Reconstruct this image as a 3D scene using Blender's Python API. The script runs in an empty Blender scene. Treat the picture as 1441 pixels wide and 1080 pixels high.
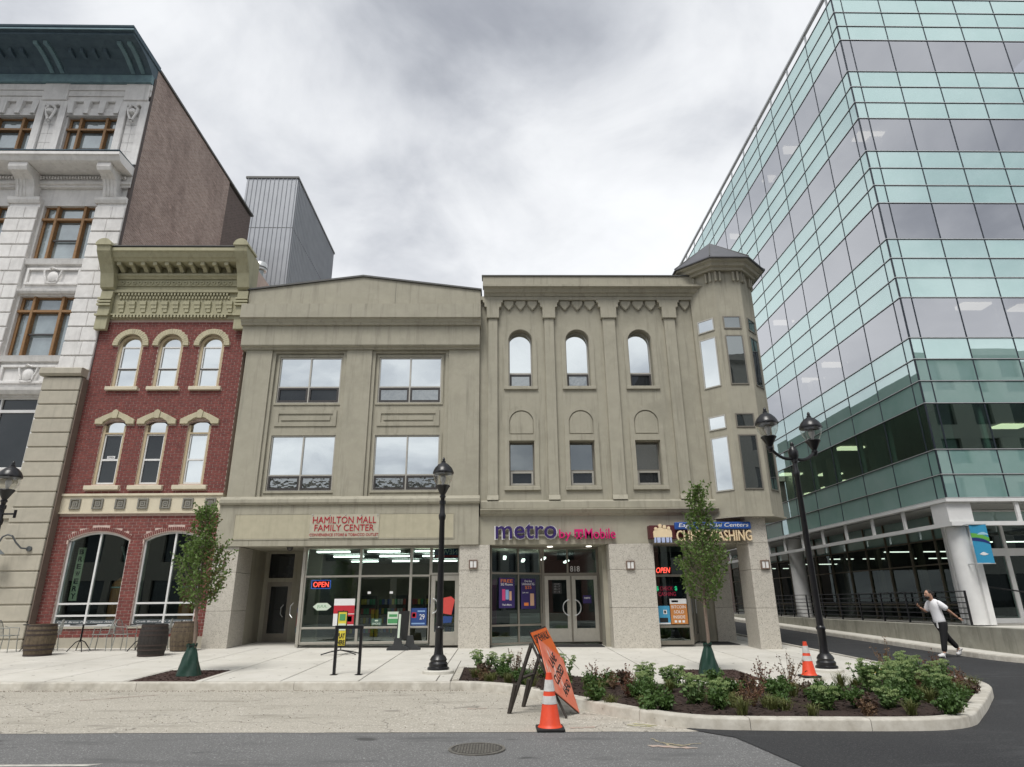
import bpy, bmesh, math, random
from mathutils import Vector, Matrix
random.seed(7)
R = math.radians
SC = bpy.context.scene
COL = SC.collection
# ---------------------------------------------------------------- camera
cam_d = bpy.data.cameras.new('camera'); cam = bpy.data.objects.new('camera', cam_d); COL.objects.link(cam)
cam_d.sensor_fit = 'HORIZONTAL'; cam_d.sensor_width = 36; cam_d.lens = 22.30
cam_d.clip_start = 0.05; cam_d.clip_end = 3000
PITCH, YAW, ROLL = R(19.04), R(-1.294), R(-0.573)
fw = Vector((-math.sin(YAW)*math.cos(PITCH), math.cos(YAW)*math.cos(PITCH), math.sin(PITCH)))
r0 = Vector((math.cos(YAW), math.sin(YAW), 0)); u0 = r0.cross(fw)
rt = r0*math.cos(ROLL) + u0*math.sin(ROLL); up = u0*math.cos(ROLL) - r0*math.sin(ROLL)
cam.matrix_world = Matrix(((rt.x, up.x, -fw.x, 0), (rt.y, up.y, -fw.y, 0), (rt.z, up.z, -fw.z, 1.6), (0, 0, 0, 1)))
SC.camera = cam
# ---------------------------------------------------------------- sky, sun, exposure
SUN_EL, SUN_AZ = R(60), R(200)      # high, behind the camera and a little to its left
W = bpy.data.worlds.new('World'); SC.world = W; W.use_nodes = True
nt = W.node_tree; N = nt.nodes; L = nt.links; N.clear()
out = N.new('ShaderNodeOutputWorld'); bg = N.new('ShaderNodeBackground'); L.new(bg.outputs[0], out.inputs[0])
sky = N.new('ShaderNodeTexSky'); sky.sky_type = 'NISHITA'; sky.sun_disc = False
sky.sun_elevation = SUN_EL; sky.sun_rotation = SUN_AZ
skm = N.new('ShaderNodeMix'); skm.data_type = 'RGBA'; skm.blend_type = 'MULTIPLY'; skm.inputs[0].default_value = 1
L.new(sky.outputs[0], skm.inputs[6]); skm.inputs[7].default_value = (1.0, 1.0, 1.0, 1)
tc = N.new('ShaderNodeTexCoord')
sep = N.new('ShaderNodeSeparateXYZ'); L.new(tc.outputs['Generated'], sep.inputs[0])
def wm(op, a, b=None, c=None):
    m = N.new('ShaderNodeMath'); m.operation = op
    for i, v in enumerate((a, b, c)):
        if v is None: continue
        if hasattr(v, 'links'): L.new(v, m.inputs[i])
        else: m.inputs[i].default_value = v
    return m.outputs[0]
zz = wm('ADD', wm('ABSOLUTE', sep.outputs[2]), 0.35)
cmb = N.new('ShaderNodeCombineXYZ')
L.new(wm('DIVIDE', sep.outputs[0], zz), cmb.inputs[0]); L.new(wm('DIVIDE', sep.outputs[1], zz), cmb.inputs[1])
cmb.inputs[2].default_value = 3.7
def wnoise(scale, det, rough, dist):
    n = N.new('ShaderNodeTexNoise'); n.inputs['Scale'].default_value = scale; n.inputs['Detail'].default_value = det
    n.inputs['Roughness'].default_value = rough; n.inputs['Distortion'].default_value = dist
    L.new(cmb.outputs[0], n.inputs['Vector']); return n.outputs[0]
nz = wm('ADD', wm('MULTIPLY', wnoise(1.35, 7, 0.52, 0.35), 0.66), wm('MULTIPLY', wnoise(3.6, 7, 0.55, 0.5), 0.34))
ramp = N.new('ShaderNodeValToRGB'); L.new(nz, ramp.inputs[0])
ramp.color_ramp.interpolation = 'B_SPLINE'
e = ramp.color_ramp.elements
e[0].position = 0.37; e[0].color = (0.20, 0.21, 0.235, 1)
e[1].position = 0.65; e[1].color = (0.60, 0.607, 0.615, 1)
m1 = e.new(0.46); m1.color = (0.365, 0.377, 0.40, 1)
m2 = e.new(0.545); m2.color = (0.515, 0.523, 0.533, 1)
skd = N.new('ShaderNodeMix'); skd.data_type = 'RGBA'; skd.inputs[0].default_value = 0.94
skb = N.new('ShaderNodeMix'); skb.data_type = 'RGBA'; skb.blend_type = 'MULTIPLY'; skb.inputs[0].default_value = 1
L.new(skm.outputs[2], skb.inputs[6]); skb.inputs[7].default_value = (0.1, 0.1, 0.1, 1)
L.new(skb.outputs[2], skd.inputs[6]); L.new(ramp.outputs[0], skd.inputs[7])
L.new(skd.outputs[2], bg.inputs[0]); bg.inputs[1].default_value = 1.0
sun_d = bpy.data.lights.new('sun', 'SUN'); sun = bpy.data.objects.new('sun', sun_d); COL.objects.link(sun)
sun_d.energy = 1.5; sun_d.angle = R(22); sun_d.color = (1.0, 0.97, 0.92)
sd = Vector((math.sin(SUN_AZ)*math.cos(SUN_EL), math.cos(SUN_AZ)*math.cos(SUN_EL), math.sin(SUN_EL)))
sun.rotation_euler = (-sd).to_track_quat('-Z', 'Y').to_euler(); sun.location = (0, -10, 40)
SC.view_settings.view_transform = 'Standard'; SC.view_settings.look = 'None'
SC.view_settings.exposure = 0.86; SC.view_settings.gamma = 1.0; SC.view_settings.use_curve_mapping = False
SC.cycles.max_bounces = 10; SC.cycles.transparent_max_bounces = 12; SC.cycles.caustics_reflective = False; SC.cycles.caustics_refractive = False

# ---------------------------------------------------------------- mesh helpers
OFF = {}
class MB:
    def __init__(s): s.v = []; s.f = []
    def add(s, vs, fs):
        o = len(s.v); s.v += [tuple(p) for p in vs]; s.f += [tuple(i+o for i in f) for f in fs]; return s
    def box(s, x0, x1, y0, y1, z0, z1):
        return s.add([(x0,y0,z0),(x1,y0,z0),(x1,y1,z0),(x0,y1,z0),(x0,y0,z1),(x1,y0,z1),(x1,y1,z1),(x0,y1,z1)],
                     [(0,3,2,1),(4,5,6,7),(0,1,5,4),(1,2,6,5),(2,3,7,6),(3,0,4,7)])
    def prism(s, pts, a, b):                       # pts: 3-D polygon, swept from +a to +b along a vector pair
        n = len(pts); A = [Vector(p)+Vector(a) for p in pts]; B = [Vector(p)+Vector(b) for p in pts]
        return s.add(A+B, [tuple(range(n))[::-1], tuple(range(n, 2*n))] + [(i, (i+1) % n, n+(i+1) % n, n+i) for i in range(n)])
    def xz(s, pts, y0, y1): return s.prism([(x, 0, z) for x, z in pts], (0, y0, 0), (0, y1, 0))
    def tube(s, p, q, r0, r1=None, n=10, caps=True):
        r1 = r0 if r1 is None else r1
        p = Vector(p); q = Vector(q); d = (q-p).normalized()
        a = d.orthogonal().normalized(); b = d.cross(a)
        vs = []
        for c, r in ((p, r0), (q, r1)):
            for i in range(n):
                t = 2*math.pi*i/n; vs.append(c + a*r*math.cos(t) + b*r*math.sin(t))
        fs = [(i, (i+1) % n, n+(i+1) % n, n+i) for i in range(n)]
        if caps: fs += [tuple(range(n))[::-1], tuple(range(n, 2*n))]
        return s.add(vs, fs)
    def path(s, pts, r, n=8):
        for a, b in zip(pts, pts[1:]): s.tube(a, b, r, n=n)
        return s
    def lathe(s, prof, c=(0, 0, 0), n=24, a0=0, a1=2*math.pi):
        full = abs(a1-a0-2*math.pi) < 1e-6; m = n if full else n+1
        vs = []
        for r, z in prof:
            for i in range(m):
                t = a0+(a1-a0)*i/n; vs.append((c[0]+r*math.cos(t), c[1]+r*math.sin(t), c[2]+z))
        fs = []
        for k in range(len(prof)-1):
            for i in range(n):
                j = (i+1) % m; fs.append((k*m+i, k*m+j, (k+1)*m+j, (k+1)*m+i))
        if full: fs += [tuple(range(m))[::-1], tuple(range((len(prof)-1)*m, len(prof)*m))]
        return s.add(vs, fs)
    def wall(s, x0, x1, z0, z1, y0, y1, holes):    # a slab in the XZ plane with rectangular holes
        xs = sorted({x0, x1, *[min(max(h[0], x0), x1) for h in holes], *[min(max(h[1], x0), x1) for h in holes]})
        for a, b in zip(xs, xs[1:]):
            if b-a < 1e-5: continue
            m = (a+b)/2; cuts = sorted([(h[2], h[3]) for h in holes if h[0] < m < h[1]])
            z = z0
            for c, d in cuts:
                if c > z: s.box(a, b, y0, y1, z, min(c, z1))
                z = max(z, d)
            if z < z1: s.box(a, b, y0, y1, z, z1)
        return s
    def archfill(s, xc, r, zs, y0, y1, n=12, rz=None):     # two corner pieces that turn a square head into an arch
        rz = rz or r
        for sg in (-1, 1):
            arc = [(xc+sg*r*math.cos(math.pi/2*i/n), zs+rz*math.sin(math.pi/2*i/n)) for i in range(n+1)]
            for (a, b) in zip(arc, arc[1:]):
                s.xz([a, b, (b[0], zs+rz), (a[0], zs+rz)] if sg > 0 else [b, a, (a[0], zs+rz), (b[0], zs+rz)], y0, y1)
        return s
    def ring(s, xc, zs, ri, ro, y0, y1, n=20, a0=0, a1=math.pi):
        for i in range(n):
            t, u = a0+(a1-a0)*i/n, a0+(a1-a0)*(i+1)/n
            s.xz([(xc+ri*math.cos(t), zs+ri*math.sin(t)), (xc+ro*math.cos(t), zs+ro*math.sin(t)),
                  (xc+ro*math.cos(u), zs+ro*math.sin(u)), (xc+ri*math.cos(u), zs+ri*math.sin(u))], y0, y1)
        return s
    def mesh(s, name, bev=0, smooth=False, mat=None):
        me = bpy.data.meshes.new(name); me.from_pydata(s.v, [], s.f)
        bm = bmesh.new(); bm.from_mesh(me); bmesh.ops.recalc_face_normals(bm, faces=bm.faces)
        if bev: bmesh.ops.bevel(bm, geom=[e for e in bm.edges if len(e.link_faces) == 2 and e.calc_face_angle(0) > 0.6], offset=bev, segments=1, affect='EDGES')
        bm.to_mesh(me); bm.free()
        if smooth:
            me.polygons.foreach_set('use_smooth', [True]*len(me.polygons)); me.set_sharp_from_angle(angle=R(40))
        if mat: me.materials.append(mat)
        return me
def tag(o, label=None, cat=None, group=None, kind=None):
    if label: o['label'] = label
    if cat: o['category'] = cat
    if group: o['group'] = group
    if kind: o['kind'] = kind
    return o
def link(o, parent, loc):
    COL.objects.link(o)
    if parent is not None:
        o.parent = parent; o.location = Vector(loc)-OFF[parent.name]
    else: o.location = loc
    OFF[o.name] = Vector(loc)
    return o
def thing(name, label, cat, loc=(0, 0, 0), group=None):
    return tag(link(bpy.data.objects.new(name, None), None, loc), label, cat, group)
def add(name, mb, mat, parent=None, bev=0, smooth=False, loc=(0, 0, 0), **kw):     # mb in world coordinates (or local, then loc)
    return tag(link(bpy.data.objects.new(name, mb.mesh(name, bev, smooth, mat)), parent, loc), **kw)
CACHE = {}
def piece(name, dims, c, mat, parent, bev=0.006):       # a shared bevelled block
    k = (name, tuple(round(d, 3) for d in dims), mat.name, bev)
    if k not in CACHE:
        x, y, z = [d/2 for d in dims]; CACHE[k] = MB().box(-x, x, -y, y, -z, z).mesh(name, bev, False, mat)
    return link(bpy.data.objects.new(name, CACHE[k]), parent, c)
def copy_tree(o, loc, rz=0, **kw):
    r = o.copy(); COL.objects.link(r); r.location = loc; r.rotation_euler = (0, 0, rz); OFF[r.name] = Vector(loc)
    for ch in o.children:
        c = ch.copy(); COL.objects.link(c); c.parent = r
        for g in ch.children:
            d = g.copy(); COL.objects.link(d); d.parent = c
    return tag(r, **kw)
def text_mb(body, x0, x1, z0, z1, y, depth, bold=0.0, shear=0.0, spacing=1.0):
    cu = bpy.data.curves.new('t', 'FONT'); cu.body = body; cu.align_x = 'CENTER'; cu.extrude = 0.5; cu.offset = bold; cu.shear = shear
    cu.space_character = spacing; cu.resolution_u = 3
    o = bpy.data.objects.new('t', cu); COL.objects.link(o)
    bpy.context.view_layer.update()
    me = bpy.data.meshes.new_from_object(o.evaluated_get(bpy.context.evaluated_depsgraph_get()))
    bpy.data.objects.remove(o); bpy.data.curves.remove(cu)
    vs = [v.co.copy() for v in me.vertices]; fs = [tuple(p.vertices) for p in me.polygons]
    bpy.data.meshes.remove(me)
    ax, bx = min(v.x for v in vs), max(v.x for v in vs); ay, by = min(v.y for v in vs), max(v.y for v in vs)
    m = MB()
    m.add([(x0+(v.x-ax)/(bx-ax)*(x1-x0), y-(v.z+0.5)*depth, z0+(v.y-ay)/(by-ay)*(z1-z0)) for v in vs], fs)
    return m
def text(name, body, x0, x1, z0, z1, y, mat, parent, depth=0.004, **kw):
    return add(name, text_mb(body, x0, x1, z0, z1, y, depth, **kw), mat, parent)
def gz(x, y): return 0.14-0.01*x+0.0195*(y-13.4)           # pavement level
def rz_(x, y): return -0.01*x+0.024*max(0.0, y-13.5)       # carriageway level
# ---------------------------------------------------------------- materials
MAT = {}
def nodes(name):
    m = bpy.data.materials.new(name); m.use_nodes = True; t = m.node_tree
    b = t.nodes['Principled BSDF']; MAT[name] = m
    return m, t, b
def pos(t, scale=(1, 1, 1)):
    g = t.nodes.new('ShaderNodeNewGeometry'); mp = t.nodes.new('ShaderNodeMapping'); mp.inputs['Scale'].default_value = scale
    t.links.new(g.outputs['Position'], mp.inputs[0]); return mp.outputs[0]
def noise(t, scale, vec, det=5, rough=0.6):
    n = t.nodes.new('ShaderNodeTexNoise'); n.inputs['Scale'].default_value = scale; n.inputs['Detail'].default_value = det
    n.inputs['Roughness'].default_value = rough; t.links.new(vec, n.inputs['Vector']); return n.outputs[0]
def mix(t, fac, a, b, mode='MIX'):
    m = t.nodes.new('ShaderNodeMix'); m.data_type = 'RGBA'; m.blend_type = mode
    for i, v in ((0, fac), (6, a), (7, b)):
        if hasattr(v, 'links'): t.links.new(v, m.inputs[i])
        elif i == 0: m.inputs[0].default_value = v
        else: m.inputs[i].default_value = (*v, 1)
    return m.outputs[2]
def ramp_(t, fac, lo, hi):
    r = t.nodes.new('ShaderNodeMapRange'); r.inputs[1].default_value = lo; r.inputs[2].default_value = hi
    t.links.new(fac, r.inputs[0]); return r.outputs[0]
def bump(t, h, b, strength, dist=0.01):
    n = t.nodes.new('ShaderNodeBump'); n.inputs['Strength'].default_value = strength; n.inputs['Distance'].default_value = dist
    t.links.new(h, n.inputs['Height']); t.links.new(n.outputs[0], b.inputs['Normal'])
def M(name, c, c2=None, scale=6, rough=0.75, bmp=0.2, bscale=60, metal=0.0, streak=0.0, speck=None, rnd=0.0, dirt=0.0, spec=0.5):
    m, t, b = nodes(name); c2 = c2 or tuple(x*0.8 for x in c)
    p = pos(t); col = mix(t, ramp_(t, noise(t, scale, p), 0.3, 0.7), c, c2)
    if speck:
        col = mix(t, ramp_(t, noise(t, speck[1], p, 3, 0.7), speck[2], speck[2]+0.08), col, speck[0])
    if streak:
        col = mix(t, ramp_(t, noise(t, 1.6, pos(t, (3.4, 3.4, 0.22)), 7, 0.7), 0.52, 0.8), col, tuple(x*(1-streak) for x in c2))
    if dirt:
        col = mix(t, ramp_(t, noise(t, 0.7, p, 8, 0.7), 0.52, 0.72), col, tuple(x*(1-dirt) for x in c2))
    if rnd:
        oi = t.nodes.new('ShaderNodeObjectInfo')
        col = mix(t, ramp_(t, oi.outputs['Random'], 0, 1/max(rnd, 1e-3)), col, tuple(x*0.25 for x in c))
    t.links.new(col, b.inputs['Base Color']); b.inputs['Roughness'].default_value = rough; b.inputs['Metallic'].default_value = metal
    b.inputs['Specular IOR Level'].default_value = spec
    if bmp: bump(t, noise(t, bscale, p, 4, 0.6), b, bmp)
    return m
def emis(name, c, s):
    m, t, b = nodes(name); b.inputs['Base Color'].default_value = (*c, 1); b.inputs['Emission Color'].default_value = (*c, 1)
    b.inputs['Emission Strength'].default_value = s; return m
def glass(name, tint, gloss, lo, ior=1.5, wob=0.0, wscale=3.0, rough=0.0, back=None, rnd=0.0, tilt=0.0):
    m = bpy.data.materials.new(name); m.use_nodes = True; t = m.node_tree; t.nodes.clear(); MAT[name] = m
    o = t.nodes.new('ShaderNodeOutputMaterial'); mx = t.nodes.new('ShaderNodeMixShader')
    if back is None: a = t.nodes.new('ShaderNodeBsdfTransparent'); a.inputs[0].default_value = (*tint, 1)
    else:
        a = t.nodes.new('ShaderNodeBsdfDiffuse')
        oi = t.nodes.new('ShaderNodeObjectInfo')
        cc = mix(t, ramp_(t, noise(t, 0.9, pos(t), 5, 0.6), 0.35, 0.7), tint, back)
        cc = mix(t, ramp_(t, oi.outputs['Random'], 0.0, 1/max(rnd, 1e-4)), cc, (1, 1, 1))
        t.links.new(cc, a.inputs[0])
    g = t.nodes.new('ShaderNodeBsdfGlossy'); g.inputs[0].default_value = (*gloss, 1); g.inputs['Roughness'].default_value = rough
    fr = t.nodes.new('ShaderNodeFresnel'); fr.inputs[0].default_value = ior
    ad = t.nodes.new('ShaderNodeMath'); ad.operation = 'ADD'; ad.use_clamp = True; ad.inputs[1].default_value = lo
    t.links.new(fr.outputs[0], ad.inputs[0]); gb_ = t.nodes.new('ShaderNodeNewGeometry'); sb_ = t.nodes.new('ShaderNodeMath'); sb_.operation = 'SUBTRACT'; sb_.inputs[0].default_value = 1.0; t.links.new(gb_.outputs['Backfacing'], sb_.inputs[1]); mu_ = t.nodes.new('ShaderNodeMath'); mu_.operation = 'MULTIPLY'; t.links.new(ad.outputs[0], mu_.inputs[0]); t.links.new(sb_.outputs[0], mu_.inputs[1]); t.links.new(mu_.outputs[0], mx.inputs[0])
    t.links.new(a.outputs[0], mx.inputs[1]); t.links.new(g.outputs[0], mx.inputs[2]); t.links.new(mx.outputs[0], o.inputs[0])
    if tilt:
        oi2 = t.nodes.new('ShaderNodeObjectInfo'); wn = t.nodes.new('ShaderNodeTexWhiteNoise'); wn.noise_dimensions = '1D'
        t.links.new(oi2.outputs['Random'], wn.inputs['W']); ge = t.nodes.new('ShaderNodeNewGeometry')
        v1 = t.nodes.new('ShaderNodeVectorMath'); v1.operation = 'MULTIPLY_ADD'; v1.inputs[1].default_value = (tilt*2,)*3; v1.inputs[2].default_value = (-tilt,)*3
        v2 = t.nodes.new('ShaderNodeVectorMath'); v2.operation = 'ADD'; v3 = t.nodes.new('ShaderNodeVectorMath'); v3.operation = 'NORMALIZE'
        t.links.new(wn.outputs['Color'], v1.inputs[0]); t.links.new(v1.outputs[0], v2.inputs[0]); t.links.new(ge.outputs['Normal'], v2.inputs[1]); t.links.new(v2.outputs[0], v3.inputs[0])
        t.links.new(v3.outputs[0], g.inputs['Normal'])
    if wob:
        n = t.nodes.new('ShaderNodeBump')
        if tilt: t.links.new(v3.outputs[0], n.inputs['Normal'])
        n.inputs['Strength'].default_value = wob; n.inputs['Distance'].default_value = 0.05
        t.links.new(noise(t, wscale, pos(t), 2, 0.4), n.inputs['Height']); t.links.new(n.outputs[0], g.inputs['Normal'])
    return m
def brickmat(name, c1, c2, mortar, axes, bw, bh, ms=0.01, blotch=None):
    m, t, b = nodes(name)
    g = t.nodes.new('ShaderNodeNewGeometry'); s = t.nodes.new('ShaderNodeSeparateXYZ'); c = t.nodes.new('ShaderNodeCombineXYZ')
    t.links.new(g.outputs['Position'], s.inputs[0]); t.links.new(s.outputs[axes[0]], c.inputs[0]); t.links.new(s.outputs[axes[1]], c.inputs[1])
    br = t.nodes.new('ShaderNodeTexBrick'); t.links.new(c.outputs[0], br.inputs['Vector'])
    br.inputs['Color1'].default_value = (*c1, 1); br.inputs['Color2'].default_value = (*c2, 1); br.inputs['Mortar'].default_value = (*mortar, 1)
    br.inputs['Scale'].default_value = 1; br.inputs['Mortar Size'].default_value = ms; br.inputs['Brick Width'].default_value = bw; br.inputs['Row Height'].default_value = bh
    br.inputs['Bias'].default_value = -0.1
    col = br.outputs[0]
    if blotch: col = mix(t, ramp_(t, noise(t, 0.55, pos(t, (1, 1, 0.5)), 8, 0.72), 0.45, 0.75), col, blotch)
    if blotch: col = mix(t, ramp_(t, noise(t, 2.5, pos(t, (1, 1.1, 14)), 6, 0.8), 0.52, 0.72), col, tuple(min(1, x*1.9) for x in c2))
    t.links.new(col, b.inputs['Base Color']); b.inputs['Roughness'].default_value = 0.9
    bump(t, br.outputs[1], b, -0.4, 0.01)
    return m
STUC = M('stucco', (0.395, 0.372, 0.298), (0.35, 0.33, 0.262), 3.0, 0.9, 0.35, 45, streak=0.42, dirt=0.12)
STUCL = M('stucco_panel', (0.47, 0.435, 0.32), (0.41, 0.38, 0.28), 4, 0.85, 0.2, 45, streak=0.15)
CAPM = M('metal_coping', (0.10, 0.10, 0.095), None, 5, 0.5, 0.05, metal=0.3)
GRAN = M('granite', (0.62, 0.585, 0.52), (0.52, 0.49, 0.425), 9, 0.35, 0.03, 80, speck=((0.25, 0.225, 0.195), 42, 0.55), rnd=0.12)
FRAME = M('bronze_frame', (0.27, 0.25, 0.21), (0.24, 0.22, 0.19), 8, 0.4, 0, metal=0.5)
ALU = M('aluminium_frame', (0.52, 0.50, 0.44), (0.46, 0.44, 0.39), 8, 0.35, 0, metal=0.5)
WHITE = M('white_paint', (0.78, 0.78, 0.77), (0.70, 0.70, 0.69), 3, 0.45, 0.03)
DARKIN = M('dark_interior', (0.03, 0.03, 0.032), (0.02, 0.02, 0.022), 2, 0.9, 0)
SASH = M('dark_sash', (0.055, 0.05, 0.048), None, 8, 0.4, 0)
MIRR = glass('mirror_glass', (0.05, 0.06, 0.06), (0.90, 0.94, 0.935), 0.84, 1.5, 0.06, 0.9, back=(0.06, 0.07, 0.07), tilt=0.02)
MIRD = glass('dim_mirror_glass', (0.03, 0.035, 0.035), (0.62, 0.66, 0.65), 0.42, 1.5, 0.08, 0.9, back=(0.05, 0.055, 0.055), tilt=0.03)  # mirror glass with its gloss darkened, painting in dim reflections
MIRW = glass('wavy_glass', (0.05, 0.06, 0.06), (0.80, 0.83, 0.82), 0.40, 1.5, 0.10, 6.0, back=(0.07, 0.08, 0.08))
DGL = glass('dark_glass', (0.012, 0.014, 0.016), (0.85, 0.9, 0.92), 0.03, 1.45, 0.05, 1.0, back=(0.02, 0.022, 0.025))
STORE = glass('store_glass', (0.66, 0.76, 0.73), (0.8, 0.92, 0.9), 0.15, 1.45, 0.03, 0.7)
BRICK = M('red_brick', (0.275, 0.078, 0.064), (0.145, 0.041, 0.038), 5, 0.85, 0.3, 90, rnd=0.25)
MORT = M('mortar', (0.62, 0.49, 0.44), (0.52, 0.40, 0.35), 9, 0.95, 0.3, 80)
OLIVE = M('olive_paint', (0.40, 0.378, 0.25), (0.34, 0.322, 0.21), 5, 0.7, 0.1, streak=0.3)
HOODM = M('hood_paint', (0.52, 0.475, 0.33), (0.45, 0.41, 0.28), 5, 0.7, 0.1, streak=0.25)
CREAM = M('cream_trim', (0.66, 0.60, 0.46), (0.60, 0.54, 0.41), 5, 0.7, 0.1, streak=0.12)
TANW = M('tan_window_frame', (0.50, 0.41, 0.27), (0.45, 0.37, 0.24), 6, 0.6, 0)
TERRA = M('white_terracotta', (0.80, 0.785, 0.765), (0.68, 0.665, 0.645), 4, 0.45, 0.08, 30, streak=0.25, dirt=0.2, rnd=0.05)
LIME = M('tan_stone', (0.475, 0.44, 0.36), (0.41, 0.38, 0.31), 4, 0.8, 0.15, 50, streak=0.2, rnd=0.06)
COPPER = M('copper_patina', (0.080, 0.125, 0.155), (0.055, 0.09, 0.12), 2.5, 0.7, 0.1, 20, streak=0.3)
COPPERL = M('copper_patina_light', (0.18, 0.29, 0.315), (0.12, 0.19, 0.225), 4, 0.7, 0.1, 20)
OAK = M('brown_timber_frame', (0.30, 0.165, 0.07), (0.22, 0.12, 0.05), 12, 0.6, 0.1)
SIDEB = brickmat('side_brick', (0.27, 0.195, 0.165), (0.40, 0.305, 0.265), (0.42, 0.36, 0.33), (1, 2), 0.22, 0.085, 0.012, (0.165, 0.118, 0.104))
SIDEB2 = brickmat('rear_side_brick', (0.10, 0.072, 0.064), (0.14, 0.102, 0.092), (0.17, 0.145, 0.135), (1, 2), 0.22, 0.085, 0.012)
METALP = M('grey_metal_panel', (0.36, 0.375, 0.40), (0.31, 0.325, 0.35), 1.2, 0.5, 0.02, metal=0.4)
SPAN = glass('teal_spandrel', (0.27, 0.485, 0.445), (0.84, 0.97, 0.96), 0.40, 1.62, 0.05, 0.5, back=(0.35, 0.55, 0.525), rnd=0.10, tilt=0.012)
VIS = glass('vision_glass', (0.42, 0.44, 0.48), (0.88, 0.89, 0.925), 0.46, 1.62, 0.04, 0.5, tilt=0.014)
VISG = glass('green_vision_glass', (0.55, 0.68, 0.62), (0.74, 0.95, 0.87), 0.26, 1.5, 0.02, 0.5)
SHOPG = glass('tinted_shop_glass', (0.55, 0.62, 0.60), (0.42, 0.48, 0.47), 0.03, 1.45, 0.03, 0.7)
MULL = M('mullion_dark', (0.035, 0.045, 0.06), None, 8, 0.4, 0, metal=0.3)
MULW = M('mullion_pale', (0.62, 0.64, 0.64), None, 8, 0.35, 0, metal=0.4)
OFFW = M('office_white', (0.62, 0.63, 0.62), (0.58, 0.59, 0.58), 3, 0.9, 0)
OFFG = M('office_grey', (0.20, 0.20, 0.205), (0.16, 0.16, 0.165), 2, 0.9, 0)
CONC = M('concrete_paving', (0.66, 0.64, 0.585), (0.58, 0.56, 0.50), 1.3, 0.9, 0.25, 120, speck=((0.36, 0.34, 0.30), 60, 0.66), dirt=0.12, rnd=0.10)
KERB = M('kerb_concrete', (0.62, 0.595, 0.53), (0.42, 0.39, 0.33), 5, 0.9, 0.3, 70, dirt=0.35, rnd=0.10)
WALLC = M('stained_concrete', (0.36, 0.35, 0.30), (0.27, 0.265, 0.22), 2.5, 0.9, 0.2, 60, streak=0.55, dirt=0.35)
IRON = M('black_iron', (0.008, 0.008, 0.010), (0.012, 0.012, 0.014), 5, 0.32, 0.05, 40)
IRONG = M('grey_wire', (0.30, 0.31, 0.29), (0.22, 0.23, 0.21), 9, 0.5, 0.05)
MULCH = M('brown_mulch', (0.020, 0.012, 0.009), (0.045, 0.025, 0.018), 22, 1.0, 1.0, 55)
MULCHP = M('red_brown_mulch', (0.045, 0.026, 0.022), (0.075, 0.042, 0.034), 20, 1.0, 0.9, 60)
CLEAR = glass('lamp_globe_glass', (0.93, 0.93, 0.92), (1, 1, 1), 0.05, 1.4)
TUBE = emis('lit_tube', (1.0, 0.98, 0.93), 3.6)
TUBED = emis('lit_downlight', (1.0, 0.95, 0.85), 2.0)
NEON = emis('red_neon', (1.0, 0.07, 0.05), 3.0)
BLACK = M('black_rubber', (0.015, 0.015, 0.016), None, 8, 0.8, 0.1)
def flat(name, c, rough=0.6, metal=0): return M(name, c, tuple(x*0.93 for x in c), 10, rough, 0, metal=metal)
def ground_mat(name, c, c2, fine, crack=0.0, patches=0.0, light=None, spots=0.0):
    m, t, b = nodes(name); p = pos(t)
    col = mix(t, ramp_(t, noise(t, 0.5, p, 8, 0.65), 0.35, 0.68), c, c2)
    col = mix(t, ramp_(t, noise(t, fine, p, 3, 0.7), 0.35, 0.72), col, tuple(x*0.55 for x in c), 'MIX')
    if light: col = mix(t, ramp_(t, noise(t, fine*0.7, pos(t, (1.1, 1, 1)), 2, 0.7), 0.57, 0.66), col, light)
    if patches: col = mix(t, ramp_(t, noise(t, 1.1, pos(t, (0.35, 1.6, 1)), 9, 0.75), 0.54, 0.66), col, tuple(x*(1-patches) for x in c2))
    if spots: col = mix(t, ramp_(t, noise(t, 2.3, pos(t, (0.6, 1.2, 1)), 2, 0.5), 0.67, 0.72), col, tuple(x*(1-spots) for x in c))
    if crack:
        v = t.nodes.new('ShaderNodeTexVoronoi'); v.feature = 'DISTANCE_TO_EDGE'; v.inputs['Scale'].default_value = 0.35
        nn = t.nodes.new('ShaderNodeTexNoise'); nn.inputs['Scale'].default_value = 1.5; nn.inputs['Detail'].default_value = 6
        t.links.new(p, nn.inputs['Vector']); a = t.nodes.new('ShaderNodeVectorMath'); a.operation = 'ADD'
        t.links.new(p, a.inputs[0]); t.links.new(nn.outputs[1], a.inputs[1]); t.links.new(a.outputs[0], v.inputs['Vector'])
        col = mix(t, ramp_(t, v.outputs[0], crack, 0.0), col, tuple(x*0.35 for x in c))
    t.links.new(col, b.inputs['Base Color']); b.inputs['Roughness'].default_value = 0.9
    bump(t, noise(t, fine, p, 4, 0.7), b, 0.5, 0.012)
    return m
ASPH = ground_mat('worn_asphalt', (0.185, 0.186, 0.185), (0.145, 0.147, 0.147), 70, light=(0.34, 0.34, 0.335), patches=0.28, spots=0.6)
LANE = ground_mat('old_concrete_lane', (0.52, 0.485, 0.415), (0.43, 0.40, 0.335), 45, light=(0.66, 0.63, 0.57), patches=0.32, crack=0.006, spots=0.45)
DASP = ground_mat('fresh_asphalt', (0.024, 0.025, 0.028), (0.040, 0.041, 0.043), 70, light=(0.075, 0.075, 0.077), patches=-0.35)
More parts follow.
